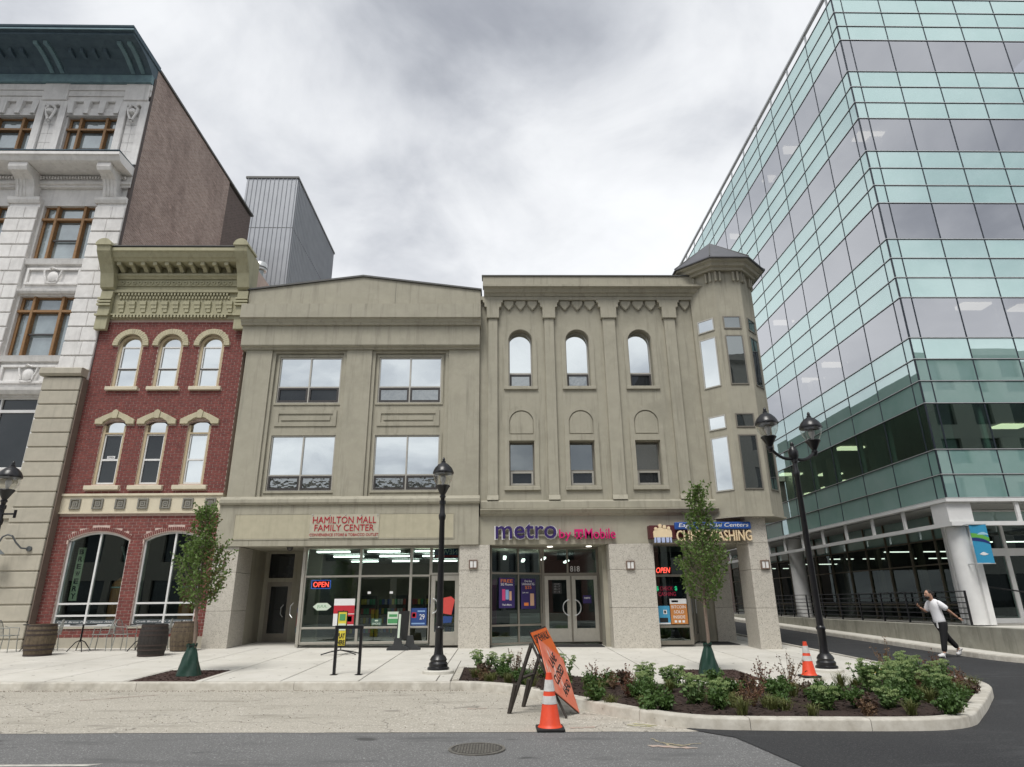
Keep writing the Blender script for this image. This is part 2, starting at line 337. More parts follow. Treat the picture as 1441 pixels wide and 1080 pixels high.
# ---------------------------------------------------------------- ground, road, pavements
def sheet(name, x0, x1, y0, y1, zf, dz, mat, nx=1, ny=1, **kw):
    m = MB(); vs = []; fs = []
    for j in range(ny+1):
        for i in range(nx+1):
            x = x0+(x1-x0)*i/nx; y = y0+(y1-y0)*j/ny; vs.append((x, y, zf(x, y)+dz))
    for j in range(ny):
        for i in range(nx):
            a = j*(nx+1)+i; fs.append((a, a+1, a+nx+2, a+nx+1))
    m.add(vs, fs); return add(name, m, mat, **kw)
def poly(name, pts, zf, dz, mat, parent=None, **kw):
    m = MB(); m.add([(x, y, zf(x, y)+dz) for x, y in pts], [tuple(range(len(pts)))]); return add(name, m, mat, parent, **kw)
def slabpoly(pts, zf, top, bot):
    m = MB(); n = len(pts)
    m.add([(x, y, zf(x, y)+top) for x, y in pts]+[(x, y, zf(x, y)+bot) for x, y in pts],
          [tuple(range(n)), tuple(range(n, 2*n))[::-1]]+[(i, (i+1) % n, n+(i+1) % n, n+i) for i in range(n)])
    return m
sheet('ground', -700, 700, -700, 700, lambda x, y: -2.2, 0, M('far_ground', (0.2, 0.2, 0.19)), kind='structure')
sheet('road', -120, 120, -12, 13.6, lambda x, y: -0.01*x, 0, ASPH, 24, 6, kind='structure')
LEDGE = [(x/2, 9.30+0.012*math.sin(x*.7)+random.uniform(-.018, .018)) for x in range(-120, 6)]
poly('parking_lane', LEDGE+[(2.75, 9.36), (2.75, 13.55), (-60, 13.55)], lambda x, y: -0.01*x, 0.004, LANE, kind='structure')
dk = [(2.5, 9.50), (2.62, 9.31), (2.95, 8.9), (3.02, 8.3), (3.12, 7.4), (3.25, 6.3), (3.5, 4), (3.7, 0), (3.7, -11), (60, -11), (60, 17.5), (30, 17.5), (14.6, 17.0), (14, 13.4), (9.3, 13.4), (8.7, 13.0), (7.2, 11.4), (5.6, 10.1), (3.2, 9.8)]
poly('resurfaced_road', dk, lambda x, y: -0.01*x, 0.008, DASP, kind='structure')
sheet('side_street', 9.2, 16.5, 13.39, 80, lambda x, y: rz_(x, y), 0.009, DASP, 2, 40, kind='structure')
# kerb along the parking lane and the sidewalk it holds
side = add('sidewalk', slabpoly([(-60, 13.66), (-0.90, 13.66), (-0.90, 16.0), (0.55, 15.85), (2.15, 13.55), (3.8, 13.15), (5.3, 12.95), (6.55, 13.0), (7.6, 14.1), (8.9, 15.75), (9.32, 16.3), (9.32, 60), (-60, 60)], gz, -0.012, -0.5), M('sidewalk_joint', (0.20, 0.19, 0.165), None, 8, 0.95, 0.2), kind='structure')
def slab(x0, x1, y0, y1, g=0.013):
    k = ('slab', round(x1-x0, 3), round(y1-y0, 3))
    if k not in CACHE:
        a, b = (x1-x0)/2-g, (y1-y0)/2-g
        m = MB().box(-a, a, -b, b, -0.03, 0); m.v = [(x, y, z-0.01*x+0.0195*y) for x, y, z in m.v]
        CACHE[k] = m.mesh('paving_slab', 0.004, False, CONC)
    c = ((x0+x1)/2, (y0+y1)/2); link(bpy.data.objects.new('paving_slab', CACHE[k]), side, (*c, gz(*c)))
YB = [15.55, 17.4, 19.2, 21.02]
for j in range(3):
    x = -21.0
    while x < 9.2:
        if not (j == 0 and -0.96 < x+0.01 < -0.7): pass
        x1 = min(x+1.52, 9.28)
        if j == 0 and x < 0.6 and x1 > -0.95:
            pass
        else: slab(x, x1, YB[j], YB[j+1])
        x = x1
x = -21.0
while x < -0.97:
    x1 = min(x+1.52, -0.96)
    if x1 > -7.25 and x < -5.95:
        if x < -7.25: slab(x, -7.25, 13.72, 15.55)
        if x1 > -5.95: slab(-5.95, x1, 13.72, 15.55)
    else: slab(x, x1, 13.72, 15.55)
    x = x1
def ps(pts): add('paving_slab', slabpoly(pts, gz, 0.0, -0.03), CONC, side)
ps([(-0.95, 16.02), (0.55, 15.88), (0.55, 17.39), (-0.95, 17.39)])
ps([(0.62, 15.85), (2.16, 13.62), (2.16, 15.54), (0.62, 15.90)][:3]+[(0.85, 15.54)])
ps([(0.57, 15.87), (0.80, 15.56), (1.79, 15.56), (1.79, 17.39), (0.57, 17.39)]); ps([(-1.23, 15.56), (-0.97, 15.56), (-0.97, 17.39), (-1.23, 17.39)])
ps([(2.175, 13.58), (3.80, 13.18), (3.80, 15.54), (2.175, 15.54)])
ps([(3.815, 13.17), (5.29, 12.98), (5.29, 13.72), (3.815, 13.72)])
ps([(5.305, 12.98), (6.53, 13.03), (7.1, 13.6), (7.1, 15.54), (5.305, 15.54)])
ps([(7.115, 13.63), (7.58, 14.12), (8.74, 15.54), (7.115, 15.54)])
YB2 = [21.02, 23.0, 25, 27.5, 30, 34, 40]
for a, b in zip(YB2, YB2[1:]): slab(8.6, 9.3, a, b)
for a, b in zip(range(21, 30, 2), range(23, 32, 2)): pass
# recessed entries
ps([(-8.2, 21.03), (-6.2, 21.03), (-6.2, 23.6), (-8.2, 23.6)]); ps([(-0.25, 21.03), (3.5, 21.03), (3.5, 22.6), (-0.25, 22.6)]); ps([(4.95, 21.03), (8.55, 21.03), (8.55, 24.6), (4.95, 24.6)])
def kerbrun(pts, zf, w, h, closed=False, seg=1.0, name='kerb_stone', parent=None, base=-0.3, mat=KERB):
    P = [Vector((*p, 0)) for p in pts]
    d = [0]
    for a, b in zip(P, P[1:]): d.append(d[-1]+(b-a).length)
    def at(s):
        for i in range(len(d)-1):
            if s <= d[i+1] or i == len(d)-2:
                t = (s-d[i])/(d[i+1]-d[i]); return P[i].lerp(P[i+1], t), i
    def nrm(s):
        a = at(max(0, s-0.15))[0]; b = at(min(d[-1], s+0.15))[0]; t = (b-a).normalized(); return Vector((-t.y, t.x, 0))
    n = max(1, round(d[-1]/seg)); L_ = d[-1]/n
    for k in range(n):
        sub = max(2, int(L_/0.25)); m = MB(); ring = []
        for i in range(sub+1):
            s = k*L_+0.004+(L_-0.008)*i/sub; p = at(s)[0]; q = p+nrm(s)*w; z = zf(p.x, p.y)
            ring.append([(p.x, p.y, z+base), (p.x, p.y, z+h-0.025), (p.x*0.94+q.x*0.06+0, p.y*0.94+q.y*0.06, z+h-0.008), (p.x*.85+q.x*.15, p.y*.85+q.y*.15, z+h), (q.x, q.y, z+h), (q.x, q.y, z+base)])
        vs = [v for r in ring for v in r]; fs = []
        for i in range(sub):
            for j in range(6): fs.append((i*6+j, i*6+(j+1) % 6, (i+1)*6+(j+1) % 6, (i+1)*6+j))
        fs += [(0, 1, 2, 3, 4, 5), tuple(sub*6+j for j in (5, 4, 3, 2, 1, 0))]
        m.add(vs, fs); add(name, m, mat, parent, smooth=True)
kerb = thing('kerb', None, None, (-5, 13.5, 0.1)); tag(kerb, kind='structure')
kerbrun([(-40, 13.52), (-0.95, 13.52)], lambda x, y: -0.01*x, 0.17, 0.145, seg=3.0, parent=kerb)
# planting bed on the corner
BEDK = [(-0.95, 13.52), (-0.45, 13.42), (0.1, 13.1), (0.72, 12.25), (1.32, 11.1), (1.83, 10.26), (2.35, 9.62), (2.85, 9.38), (3.7, 9.31), (4.6, 9.26), (5.45, 9.24), (6.05, 9.32), (6.55, 9.62), (6.95, 10.1), (7.6, 10.85), (8.33, 11.75), (8.95, 12.5), (9.35, 13.15), (9.6, 13.8), (9.62, 14.5), (9.55, 15.2), (9.5, 15.75), (9.45, 16.3)]
def smooth_pts(P, it=2):
    for _ in range(it):
        Q = [P[0]]
        for a, b in zip(P, P[1:]): Q += [(a[0]*.75+b[0]*.25, a[1]*.75+b[1]*.25), (a[0]*.25+b[0]*.75, a[1]*.25+b[1]*.75)]
        P = Q+[P[-1]]
    return P
bedk = thing('planting_bed_kerb', None, None, (4, 9.3, 0)); tag(bedk, kind='structure')
kerbrun(smooth_pts(BEDK), lambda x, y: -0.01*x, 0.20, 0.15, seg=1.6, parent=bedk)
kerbrun([(-0.95, 13.70), (-0.95, 16.02)][::-1], lambda x, y: gz(x, y), 0.15, 0.012, seg=1.2, parent=bedk)
kerbrun([(9.45, 16.3), (9.45, 60)], lambda x, y: rz_(x, y), 0.16, 0.135, seg=3.0, parent=kerb)
inner = [(x-0.0, y+0.12) for x, y in BEDK[:12]]+[(x-0.13, y+0.05) for x, y in BEDK[12:]]
BEDIN = inner + [(8.9, 15.72), (7.6, 14.08), (6.55, 12.98), (5.3, 12.93), (3.8, 13.13), (2.15, 13.53), (0.55, 15.83), (-0.85, 15.95)]
def inpoly(x, y, P):
    c = False; j = len(P)-1
    for i in range(len(P)):
        if (P[i][1] > y) != (P[j][1] > y) and x < (P[j][0]-P[i][0])*(y-P[i][1])/(P[j][1]-P[i][1])+P[i][0]: c = not c
        j = i
    return c
def bedz(x, y): return -0.01*x+0.13+0.05*math.sin(x*2.1+y)*math.sin(y*1.7)-0.02+0.006*max(0, y-12)
m = MB(); g = {}; st = 0.12
for i in range(int(12/st)):
    for j in range(int(8/st)):
        x, y = -1.2+i*st, 9.0+j*st
        if inpoly(x+st/2, y+st/2, BEDIN):
            ids = []
            for a, b in ((0, 0), (1, 0), (1, 1), (0, 1)):
                k = (i+a, j+b)
                if k not in g: g[k] = len(m.v); m.v.append((-1.2+k[0]*st, 9+k[1]*st, bedz(-1.2+k[0]*st, 9+k[1]*st)+random.uniform(-.012, .012)))
                ids.append(g[k])
            m.f.append(tuple(ids))
bed = add('planting_bed', m, MULCH, kind='structure', smooth=True)
sub = slabpoly(BEDIN, lambda x, y: -0.01*x, 0.085, -0.3); add('bed_soil', sub, MULCH, bed)
chips = MB()
for _ in range(9000):
    x, y = random.uniform(-0.9, 9.5), random.uniform(9.3, 16)
    if not inpoly(x, y, BEDIN): continue
    z = bedz(x, y)+random.uniform(0.002, .02); a = random.uniform(0, 6.3); l, w = random.uniform(.015, .05), random.uniform(.004, .012)
    dx, dy = math.cos(a)*l, math.sin(a)*l; ex, ey = -math.sin(a)*w, math.cos(a)*w; t = random.uniform(-.012, .012)
    chips.add([(x-dx-ex, y-dy-ey, z-t), (x+dx-ex, y+dy-ey, z+t), (x+dx+ex, y+dy+ey, z+t+.006), (x-dx+ex, y-dy+ey, z-t+.006)], [(0, 1, 2, 3)])
CHIP = M('wood_chip', (0.05, 0.03, 0.022), (0.022, 0.014, 0.012), 30, 0.95, 0, dirt=0.3)
add('mulch_chips', chips, CHIP, bed, kind='stuff')
for nm, (x0, x1, y0, y1) in (('l', (-7.24, -5.96, 13.72, 15.54)), ('r', (3.82, 5.29, 13.73, 15.53))):
    pit = sheet('tree_pit', x0, x1, y0, y1, gz, -0.008, MULCHP, 8, 10, kind='structure')
    c2 = MB()
    for _ in range(900):
        x, y = random.uniform(x0+.02, x1-.02), random.uniform(y0+.02, y1-.02); z = gz(x, y)-0.004; a = random.uniform(0, 6.3); l, w = random.uniform(.012, .035), .006
        dx, dy = math.cos(a)*l, math.sin(a)*l
        c2.add([(x-dx, y-dy, z), (x+dy*.3, y-dx*.3, z+.008), (x+dx, y+dy, z+.006), (x-dy*.3, y+dx*.3, z+.012)], [(0, 1, 2, 3)])
    add('mulch_chips', c2, MULCHP, pit, kind='stuff')
# the pavement across the side street
fs = add('far_sidewalk', slabpoly([(13.45, 80), (13.45, 19.2), (13.6, 18.2), (14.2, 17.2), (15.2, 16.7), (60, 16.7), (60, 24), (14.6, 24), (14.6, 80)], lambda x, y: rz_(x, max(y, 18)), 0.14, -0.4), CONC, kind='structure')
kerbrun(smooth_pts([(13.3, 70), (13.3, 24), (13.3, 19.2), (13.5, 18.0), (14.1, 17.05), (15.2, 16.55), (30, 16.55)]), lambda x, y: rz_(x, max(y, 18)), 0.16, 0.145, seg=3.0, parent=kerb)
fresh = None
# painted and sprayed marks
def blob(name, pts, zf, dz, mat, label, cat, group=None): return poly(name, pts, zf, dz, mat, label=label, cat=cat, group=group)
YEL = flat('yellow_paint', (0.62, 0.52, 0.10), 0.8); PINK = M('pink_spray', (0.46, 0.33, 0.28), (0.38, 0.34, 0.29), 14, 0.9, 0, dirt=0.1); LINE = M('worn_line_paint', (0.62, 0.60, 0.54), (0.35, 0.34, 0.32), 9, 0.8, 0)
blob('lane_line', [(-30, 7.50), (-4.25, 7.55), (-4.15, 7.66), (-4.3, 7.63), (-30, 7.60)], lambda x, y: -0.01*x, 0.004, LINE, 'white painted line on grey asphalt at the lower left', 'road marking')
def streaks(name, c, n, sx, sy, mat, label, dz=0.009, strokes=None):
    m = MB()
    for a, b in strokes:
        p = Vector((*a, 0)); q = Vector((*b, 0)); t = (q-p).normalized(); nn = Vector((-t.y, t.x, 0)); k = 9
        ws = [random.uniform(.25, 1)*sx for _ in range(k+1)]
        vs = []
        for i in range(k+1):
            o = p.lerp(q, i/k)+nn*random.uniform(-.02, .02)
            for sg in (-1, 1): w = o+nn*ws[i]*sg; vs.append((w.x, w.y, -0.01*w.x+dz))
        m.add(vs, [(2*i, 2*i+1, 2*i+3, 2*i+2) for i in range(k)])
    return add(name, m, mat, label=label, cat='spray mark')
streaks('sprayed_arrow', None, 0, .022, 0, M('yellow_spray', (0.42, 0.36, 0.22), (0.28, 0.26, 0.20), 16, .9, 0), 'pale yellow sprayed arrow on the asphalt in front of the bed kerb', 0.006, [((1.88, 8.85), (2.02, 8.42)), ((2.02, 8.42), (2.42, 8.55)), ((1.95, 8.62), (2.2, 8.40))])
streaks('sprayed_smudge', None, 0, .06, 0, PINK, 'faint pink sprayed smudge on the asphalt beside the yellow arrow', 0.005, [((1.75, 8.45), (2.3, 8.3))])
streaks('sprayed_dash', None, 0, .055, 0, PINK, 'faint pink sprayed dash on the pale parking lane beside the bed kerb', 0.008, [((-0.5, 11.2), (-0.2, 11.25))])
streaks('sprayed_patch', None, 0, .05, 0, PINK, 'faint pink sprayed patch beside the foot of the front cone', 0.008, [((0.95, 9.55), (1.3, 9.62))])
streaks('sprayed_mark', None, 0, .03, 0, M('lime_spray', (0.52, 0.50, 0.20), (0.45, 0.43, 0.28), 16, .9, 0), 'yellow sprayed mark on the pale lane close to the curved bed kerb', 0.009, [((1.75, 9.75), (2.1, 9.62)), ((1.85, 9.85), (2.15, 9.7))])
streaks('sprayed_stripe', None, 0, .03, 0, PINK, 'long faint pink sprayed stripe on the pale lane below the left tree', 0.008, [((-7.2, 12.2), (-6.2, 12.9))])
add('yellow_kerb_paint', slabpoly([(7.75, 14.65), (7.9, 14.55), (8.75, 15.55), (8.6, 15.65)], gz, 0.005, 0.001), YEL, label='yellow painted strip on the pavement edge behind the corner lamp', cat='road marking')
# manhole
mh = thing('manhole_cover', 'round cast iron manhole cover with a grid pattern set in asphalt', 'manhole cover', (-0.26, 8.29, 0))
MHI = M('worn_cast_iron', (0.20, 0.19, 0.17), (0.13, 0.123, 0.11), 20, 0.6, 0.3, metal=0.3)
add('rim', MB().lathe([(0.33, 0.0), (0.33, 0.012), (0.295, 0.012), (0.295, 0.0)], (-0.26, 8.29, 0.003), 40), MHI, mh)
add('lid', MB().lathe([(0.288, 0), (0.288, 0.006)], (-0.26, 8.29, 0.003), 40), M('manhole_recess', (.07, .067, .06)), mh)
m = MB()
for i in range(-8, 9):
    for j in range(-8, 9):
        if (i*i+j*j)**.5 < 7.9: x, y = -0.26+i*.034, 8.29+j*.034; m.box(x-.012, x+.012, y-.012, y+.012, .007, .016)
add('tread_studs', m, MHI, mh, kind='stuff')
# ---------------------------------------------------------------- tan corner building: gabled shop half
def win2(parent, x0, x1, z0, z1, zt, Y, open_=False, dark=(False, False)):      # two big panes over two hopper panes
    w = add('window', MB().wall(x0, x1, z0, z1, Y-.03, Y+.06, [(x0+.04, (x0+x1)/2-.025, zt+.025, z1-.04), ((x0+x1)/2+.025, x1-.04, zt+.025, z1-.04), (x0+.04, (x0+x1)/2-.025, z0+.04, zt-.025), ((x0+x1)/2+.025, x1-.04, z0+.04, zt-.025)]), ALU, parent)
    xm = (x0+x1)/2
    for a, b in ((x0+.04, xm-.025), (xm+.025, x1-.04)):
        add('pane', MB().box(a, b, Y+.02, Y+.03, zt+.025, z1-.04), MIRR, w)
        add('sash', MB().wall(a, b, z0+.04, zt-.025, Y-.045, Y+.02, [(a+.06, b-.06, z0+.10, zt-.085)]), SASH, w)
        add('hopper_pane', MB().box(a+.06, b-.06, Y+.0, Y+.008, z0+.10, zt-.085), DGL if open_ else MIRW, w)
    return w
ham = thing('gabled_shop_building', 'tan stucco three storey building with low gabled parapet and paired windows', 'building', (-4.75, 21, 0.3))
WX = [(-7.67, -5.51), (-4.19, -2.0)]
bays = [(-7.93, -5.32), (-4.44, -1.74)]
holes = [(a, b, 8.16, 9.85) for a, b in WX]+[(a, b, 5.13, 7.01) for a, b in WX]
add('wall', MB().wall(-8.84, -0.66, 4.91, 10.07, 21.02, 21.4, holes), STUC, ham)
for a, b in ((-8.84, -7.93), (-5.32, -4.44), (-1.74, -0.66)): add('pier', MB().box(a, b, 20.86, 21.018, 4.91, 10.07), STUC, ham, bev=0.008)
for (a, b), (c, d) in zip(bays, WX):
    add('bay_step', MB().wall(a, b, 4.911, 10.06, 20.93, 21.018, [(a+.12, b-.12, 4.90, 9.98)]), STUC, ham, bev=0.006)
    for z0, z1, zt in ((8.16, 9.85, 8.74), (5.13, 7.01, 5.65)):
        win2(ham, c, d, z0, z1, zt, 21.06, open_=(a < -7 and z0 > 8))
        add('window_trim', MB().wall(c-.07, d+.07, z0-.07, z1+.07, 20.985, 21.018, [(c, d, z0, z1)]), STUC, ham)
    pan = add('panel_frame', MB().wall(c+.03, d-.03, 7.33, 7.90, 20.985, 21.018, [(c+.16, d-.16, 7.46, 7.77)]), STUC, ham, bev=.004)
    add('panel', MB().box(c+.25, d-.25, 20.99, 21.018, 7.54, 7.69), STUC, pan)
# cornice, gable
def run(x0, x1, prof):       # prof: (y, z) polygon swept along x
    return MB().prism([(0, y, z) for y, z in prof], (x0, 0, 0), (x1, 0, 0))
add('fascia', run(-9.0, -0.66, [(21.3, 10.072), (20.80, 10.072), (20.80, 10.12), (20.70, 10.17), (20.68, 10.2), (20.68, 10.92), (21.3, 10.92)]), STUC, ham)
add('cornice', run(-9.05, -0.62, [(21.3, 10.922), (20.60, 10.922), (20.57, 11.0), (20.54, 11.02), (20.5, 11.1), (20.42, 11.14), (20.42, 11.66), (20.72, 11.78), (21.3, 11.78)]), STUC, ham)
add('gable', MB().xz([(-9.0, 11.782), (-0.64, 11.782), (-0.64, 12.38), (-4.94, 12.93), (-9.0, 12.38)], 20.82, 21.2), STUC, ham)
add('coping', MB().xz([(-9.06, 12.382), (-4.94, 12.935), (-0.60, 12.382), (-0.60, 12.44), (-4.94, 13.0), (-9.06, 12.44)], 20.76, 21.3), CAPM, ham)
add('body', MB().box(-9.0, -0.66, 21.45, 45, 3.5, 12.2), STUC, ham)
add('ledge', run(-8.95, -0.62, [(21.3, 4.64), (20.66, 4.64), (20.62, 4.70), (20.62, 4.80), (20.74, 4.908), (21.3, 4.908)]), STUC, ham)
add('sign_band', MB().wall(-8.95, -0.645, 3.35, 4.638, 20.72, 21.1, []), STUC, ham)
add('sign_panel_edge', MB().wall(-8.44, -1.42, 3.54, 4.36, 20.702, 20.718, [(-8.41, -1.45, 3.57, 4.33)]), STUC, ham)
add('sign_panel', MB().box(-8.405, -1.455, 20.708, 20.718, 3.575, 4.325), STUCL, ham)
add('soffit', MB().box(-8.95, -0.66, 20.9, 24.2, 3.36, 3.5), STUC, ham)
def granite(parent, x0, x1, y0, y1, zb, zs=(1.45, 2.57, 3.345)):
    z = zb
    for i, t in enumerate(zs):
        piece('granite_block', (x1-x0, y1-y0, t-z-0.008), ((x0+x1)/2, (y0+y1)/2, (t+z)/2), GRAN, parent, 0.008); z = t
granite(ham, -8.97, -8.2, 20.78, 22.0, 0.2, (1.43, 2.57, 3.345)); granite(ham, -1.25, -0.29, 20.80, 21.9, 0.1)
# storefront
SF = thing('shop_interior', 'lit shop interior with shelves behind the wide storefront glass', 'interior', (-4.2, 23, 0.36))
fy = 21.30
zs_, zh = 0.42, 3.345
mx = [-6.2, -4.45, -2.83, -2.2]
hol = []
for a, b in zip(mx, mx[1:]): hol += [(a+.05, b-.03, 2.47, zh-.05), (a+.05, b-.03, 0.93, 2.41), (a+.05, b-.03, zs_+.08, 0.87)]
st = add('storefront_frame', MB().wall(-6.2, -2.2, zs_, zh, fy-.06, fy+.06, hol), ALU, ham, bev=.005)
for h in hol: add('pane', MB().box(h[0], h[1], fy, fy+.01, h[2], h[3]), STORE, st)
add('corner_post', MB().box(-6.29, -6.20, fy-.1, fy+.06, .3, zh), ALU, st)
dr = add('shop_door', MB().wall(-2.16, -1.27, 0.36, 2.44, fy-.05, fy+.03, [(-2.03, -1.40, .75, 2.28)]), ALU, ham, bev=.005)
add('pane', MB().box(-2.03, -1.40, fy-.01, fy, .75, 2.28), STORE, dr)
add('pull_handle', MB().path([(-2.09+.0, fy-.08, 1.3)]+[(-2.09+.16*math.sin(t), fy-.1, 1.52-.22*math.cos(t)) for t in [i*math.pi/8 for i in range(9)]], .016), MULW, dr)
tr = add('door_transom', MB().wall(-2.2, -1.25, 2.46, zh, fy-.05, fy+.05, [(-2.14, -1.31, 2.52, zh-.06)]), ALU, ham); add('pane', MB().box(-2.14, -1.31, fy, fy+.01, 2.52, zh-.06), STORE, tr)
# recessed entry on the left
add('entry_wall', MB().wall(-8.2, -6.25, 0.3, 3.36, 23.3, 23.5, [(-8.05, -7.2, .3, 2.35), (-8.05, -7.2, 2.48, 3.3)]), STUC, ham)
add('entry_side', MB().box(-8.6, -8.2, 22.002, 23.5, .2, 3.36), STUC, ham)
ed = add('entry_door', MB().wall(-8.05, -7.2, .34, 2.35, 23.3, 23.38, [(-7.92, -7.33, .68, 2.2)]), FRAME, ham); add('pane', MB().box(-7.92, -7.33, 23.34, 23.35, .68, 2.2), DGL, ed)
add('pull_handle', MB().path([(-7.4, 23.22, 1.2), (-7.47, 23.2, 1.3), (-7.47, 23.2, 1.5), (-7.4, 23.22, 1.6)], .014), MULW, ed)
add('transom_pane', MB().box(-8.05, -7.2, 23.36, 23.37, 2.48, 3.3), DGL, ham)
sd2 = add('side_door', MB().prism([(-6.32, 21.45, .36), (-6.85, 23.25, .36), (-6.85, 23.25, 3.3), (-6.32, 21.45, 3.3)], (-.04, 0, 0), (.02, 0, 0)), FRAME, ham)
def on_side(f0, f1, z0, z1, off):
    q = lambda f, z: (-6.32-.53*f, 21.45+1.8*f, z); return MB().prism([q(f0, z0), q(f1, z0), q(f1, z1), q(f0, z1)], (off-.01, 0, 0), (off, 0, 0))
add('pane', on_side(.12, .88, .75, 2.35, -.045), DGL, sd2); add('pane', on_side(.1, .9, 2.5, 3.2, -.045), DGL, sd2)
for k, (c, a, b) in enumerate((((.30, .03, .03), .95, 1.35), ((.05, .16, .20), .75, .95), ((.03, .06, .25), 1.35, 1.5))):
    add('door_sticker', on_side(.25, .55, a+.0, b, -.056), flat('sticker%d' % k, c), sd2)
add('pull_handle', MB().path([(-6.62, 21.75, 1.2), (-6.72, 21.8, 1.3), (-6.72, 21.8, 1.55), (-6.62, 21.75, 1.65)], .014), MULW, sd2)
# interior of the gabled shop
INW = M('shop_wall', (0.30, 0.27, 0.20), (0.25, 0.22, 0.16), 2, .9, 0); INF = M('shop_floor', (0.22, 0.21, 0.19), None, 3, .5, 0)
add('floor', MB().box(-6.2, -1.25, 21.37, 31, .30, .36), INF, SF); add('back_wall', MB().box(-6.9, -.9, 31, 31.2, .3, 3.35), INW, SF)
add('side_wall', MB().box(-1.24, -1.1, 21.92, 31, .3, 3.35), INW, SF); add('side_wall', MB().prism([(-6.3, 21.5, .3), (-6.83, 23.5, .3), (-6.83, 31, .3), (-6.9, 31, .3), (-6.9, 23.5, .3), (-6.38, 21.5, .3)], (0, 0, 0), (0, 0, 3.04)), OFFG, SF)
add('ceiling', MB().box(-6.9, -1.1, 24.2, 31, 3.36, 3.42), OFFW, SF)
for x in (-5.6, -3.9, -2.3):
    for y in (22.3, 24.6, 27.6): add('ceiling_light', MB().box(x-.55, x+.55, y-.07, y+.07, 3.25, 3.30), TUBE, SF)
for k in range(7):
    x = -5.7+k*.62; y = 26+.4*(k % 3); sh = add('shelf_unit', MB().box(x-.28, x+.28, y-.2, y+.2, .36, 1.75+.15*(k % 2)), M('shelf%d' % k, (.06, .055, .05)), SF)
    for r in range(4):
        for q in range(5):
            cx = x-.22+q*.11; c = random.choice([(.5, .4, .08), (.35, .06, .05), (.45, .45, .42), (.05, .25, .12), (.06, .1, .3)]); nm = 'packet_%d' % (int(c[0]*100)); mt = MAT.get(nm) or flat(nm, c)
            piece('packet', (.09, .04, .2), (cx, y-.225, .65+r*.34), mt, sh, 0)
add('counter', MB().box(-3.8, -2.4, 24.2, 24.8, .36, 1.3), M('counter_wood', (.20, .13, .07)), SF)
# ---------------------------------------------------------------- tan corner building: arched half with turret
met = thing('turret_corner_building', 'tan stucco corner building with arched windows, pilasters and an octagonal turret', 'building', (3.5, 21, 0.25))
CX = [0.785, 2.83, 5.075]; r = 0.41
hol = [(c-r, c+r, 8.74, 10.47+r) for c in CX]+[(c-.42, c+.42, 5.27, 6.78) for c in CX]
m = MB().wall(-0.655, 7.3, 4.76, 12.02, 21.0, 21.4, hol)
for c in CX: m.archfill(c, r, 10.47, 21.0, 21.4)
add('wall', m, STUC, met)
for a, b in ((-.36, -.03), (1.66, 2.0), (3.77, 4.22), (6.01, 6.4)):
    c = (a+b)/2; h = (b-a)/2
    add('pilaster', MB().box(a, b, 20.88, 20.998, 4.93, 11.30), STUC, met, bev=.008)
    add('pilaster_foot', run(a-.02, b+.02, [(20.998, 4.765), (20.78, 4.765), (20.85, 4.928), (20.998, 4.928)]), STUC, met)
    add('capital', MB().xz([(c-h-.06, 11.302), (c+h+.06, 11.302), (c+h+.06, 11.72), (c+h+.14, 11.74), (c+h+.14, 11.9), (c+h+.20, 11.92), (c+h+.20, 12.018), (c-h-.20, 12.018), (c-h-.20, 11.92), (c-h-.14, 11.9), (c-h-.14, 11.74), (c-h-.06, 11.72)], 20.82, 20.996), STUC, met, bev=.006)
for lo, hi, n in ((.17, 1.46, 3), (2.2, 3.57, 3), (4.42, 5.81, 3), (6.62, 7.05, 1)):
    w = (hi-lo)/n
    for i in range(n):
        c = lo+w*(i+.5); add('shield_corbel', MB().xz([(c-w*.44, 12.018), (c-w*.42, 11.86), (c-w*.2, 11.72), (c, 11.62), (c+w*.2, 11.72), (c+w*.42, 11.86), (c+w*.44, 12.018)], 20.90, 20.998), STUC, met, bev=.03)
add('frieze', MB().box(-.655, 7.3, 20.84, 21.4, 12.02, 12.158), STUC, met)
add('cornice', run(-.52, 7.55, [(21.4, 12.16), (20.80, 12.16), (20.76, 12.24), (20.70, 12.25), (20.62, 12.36), (20.50, 12.40), (20.50, 12.47), (20.62, 12.49), (21.4, 12.49)]), STUC, met)
add('parapet', MB().box(-.56, 7.35, 20.66, 21.0, 12.492, 12.88), STUC, met); add('coping', MB().box(-.6, 7.38, 20.62, 21.05, 12.882, 12.92), CAPM, met)
add('body', MB().box(-.655, 8.6, 21.45, 45, 3.45, 12.3), STUC, met)
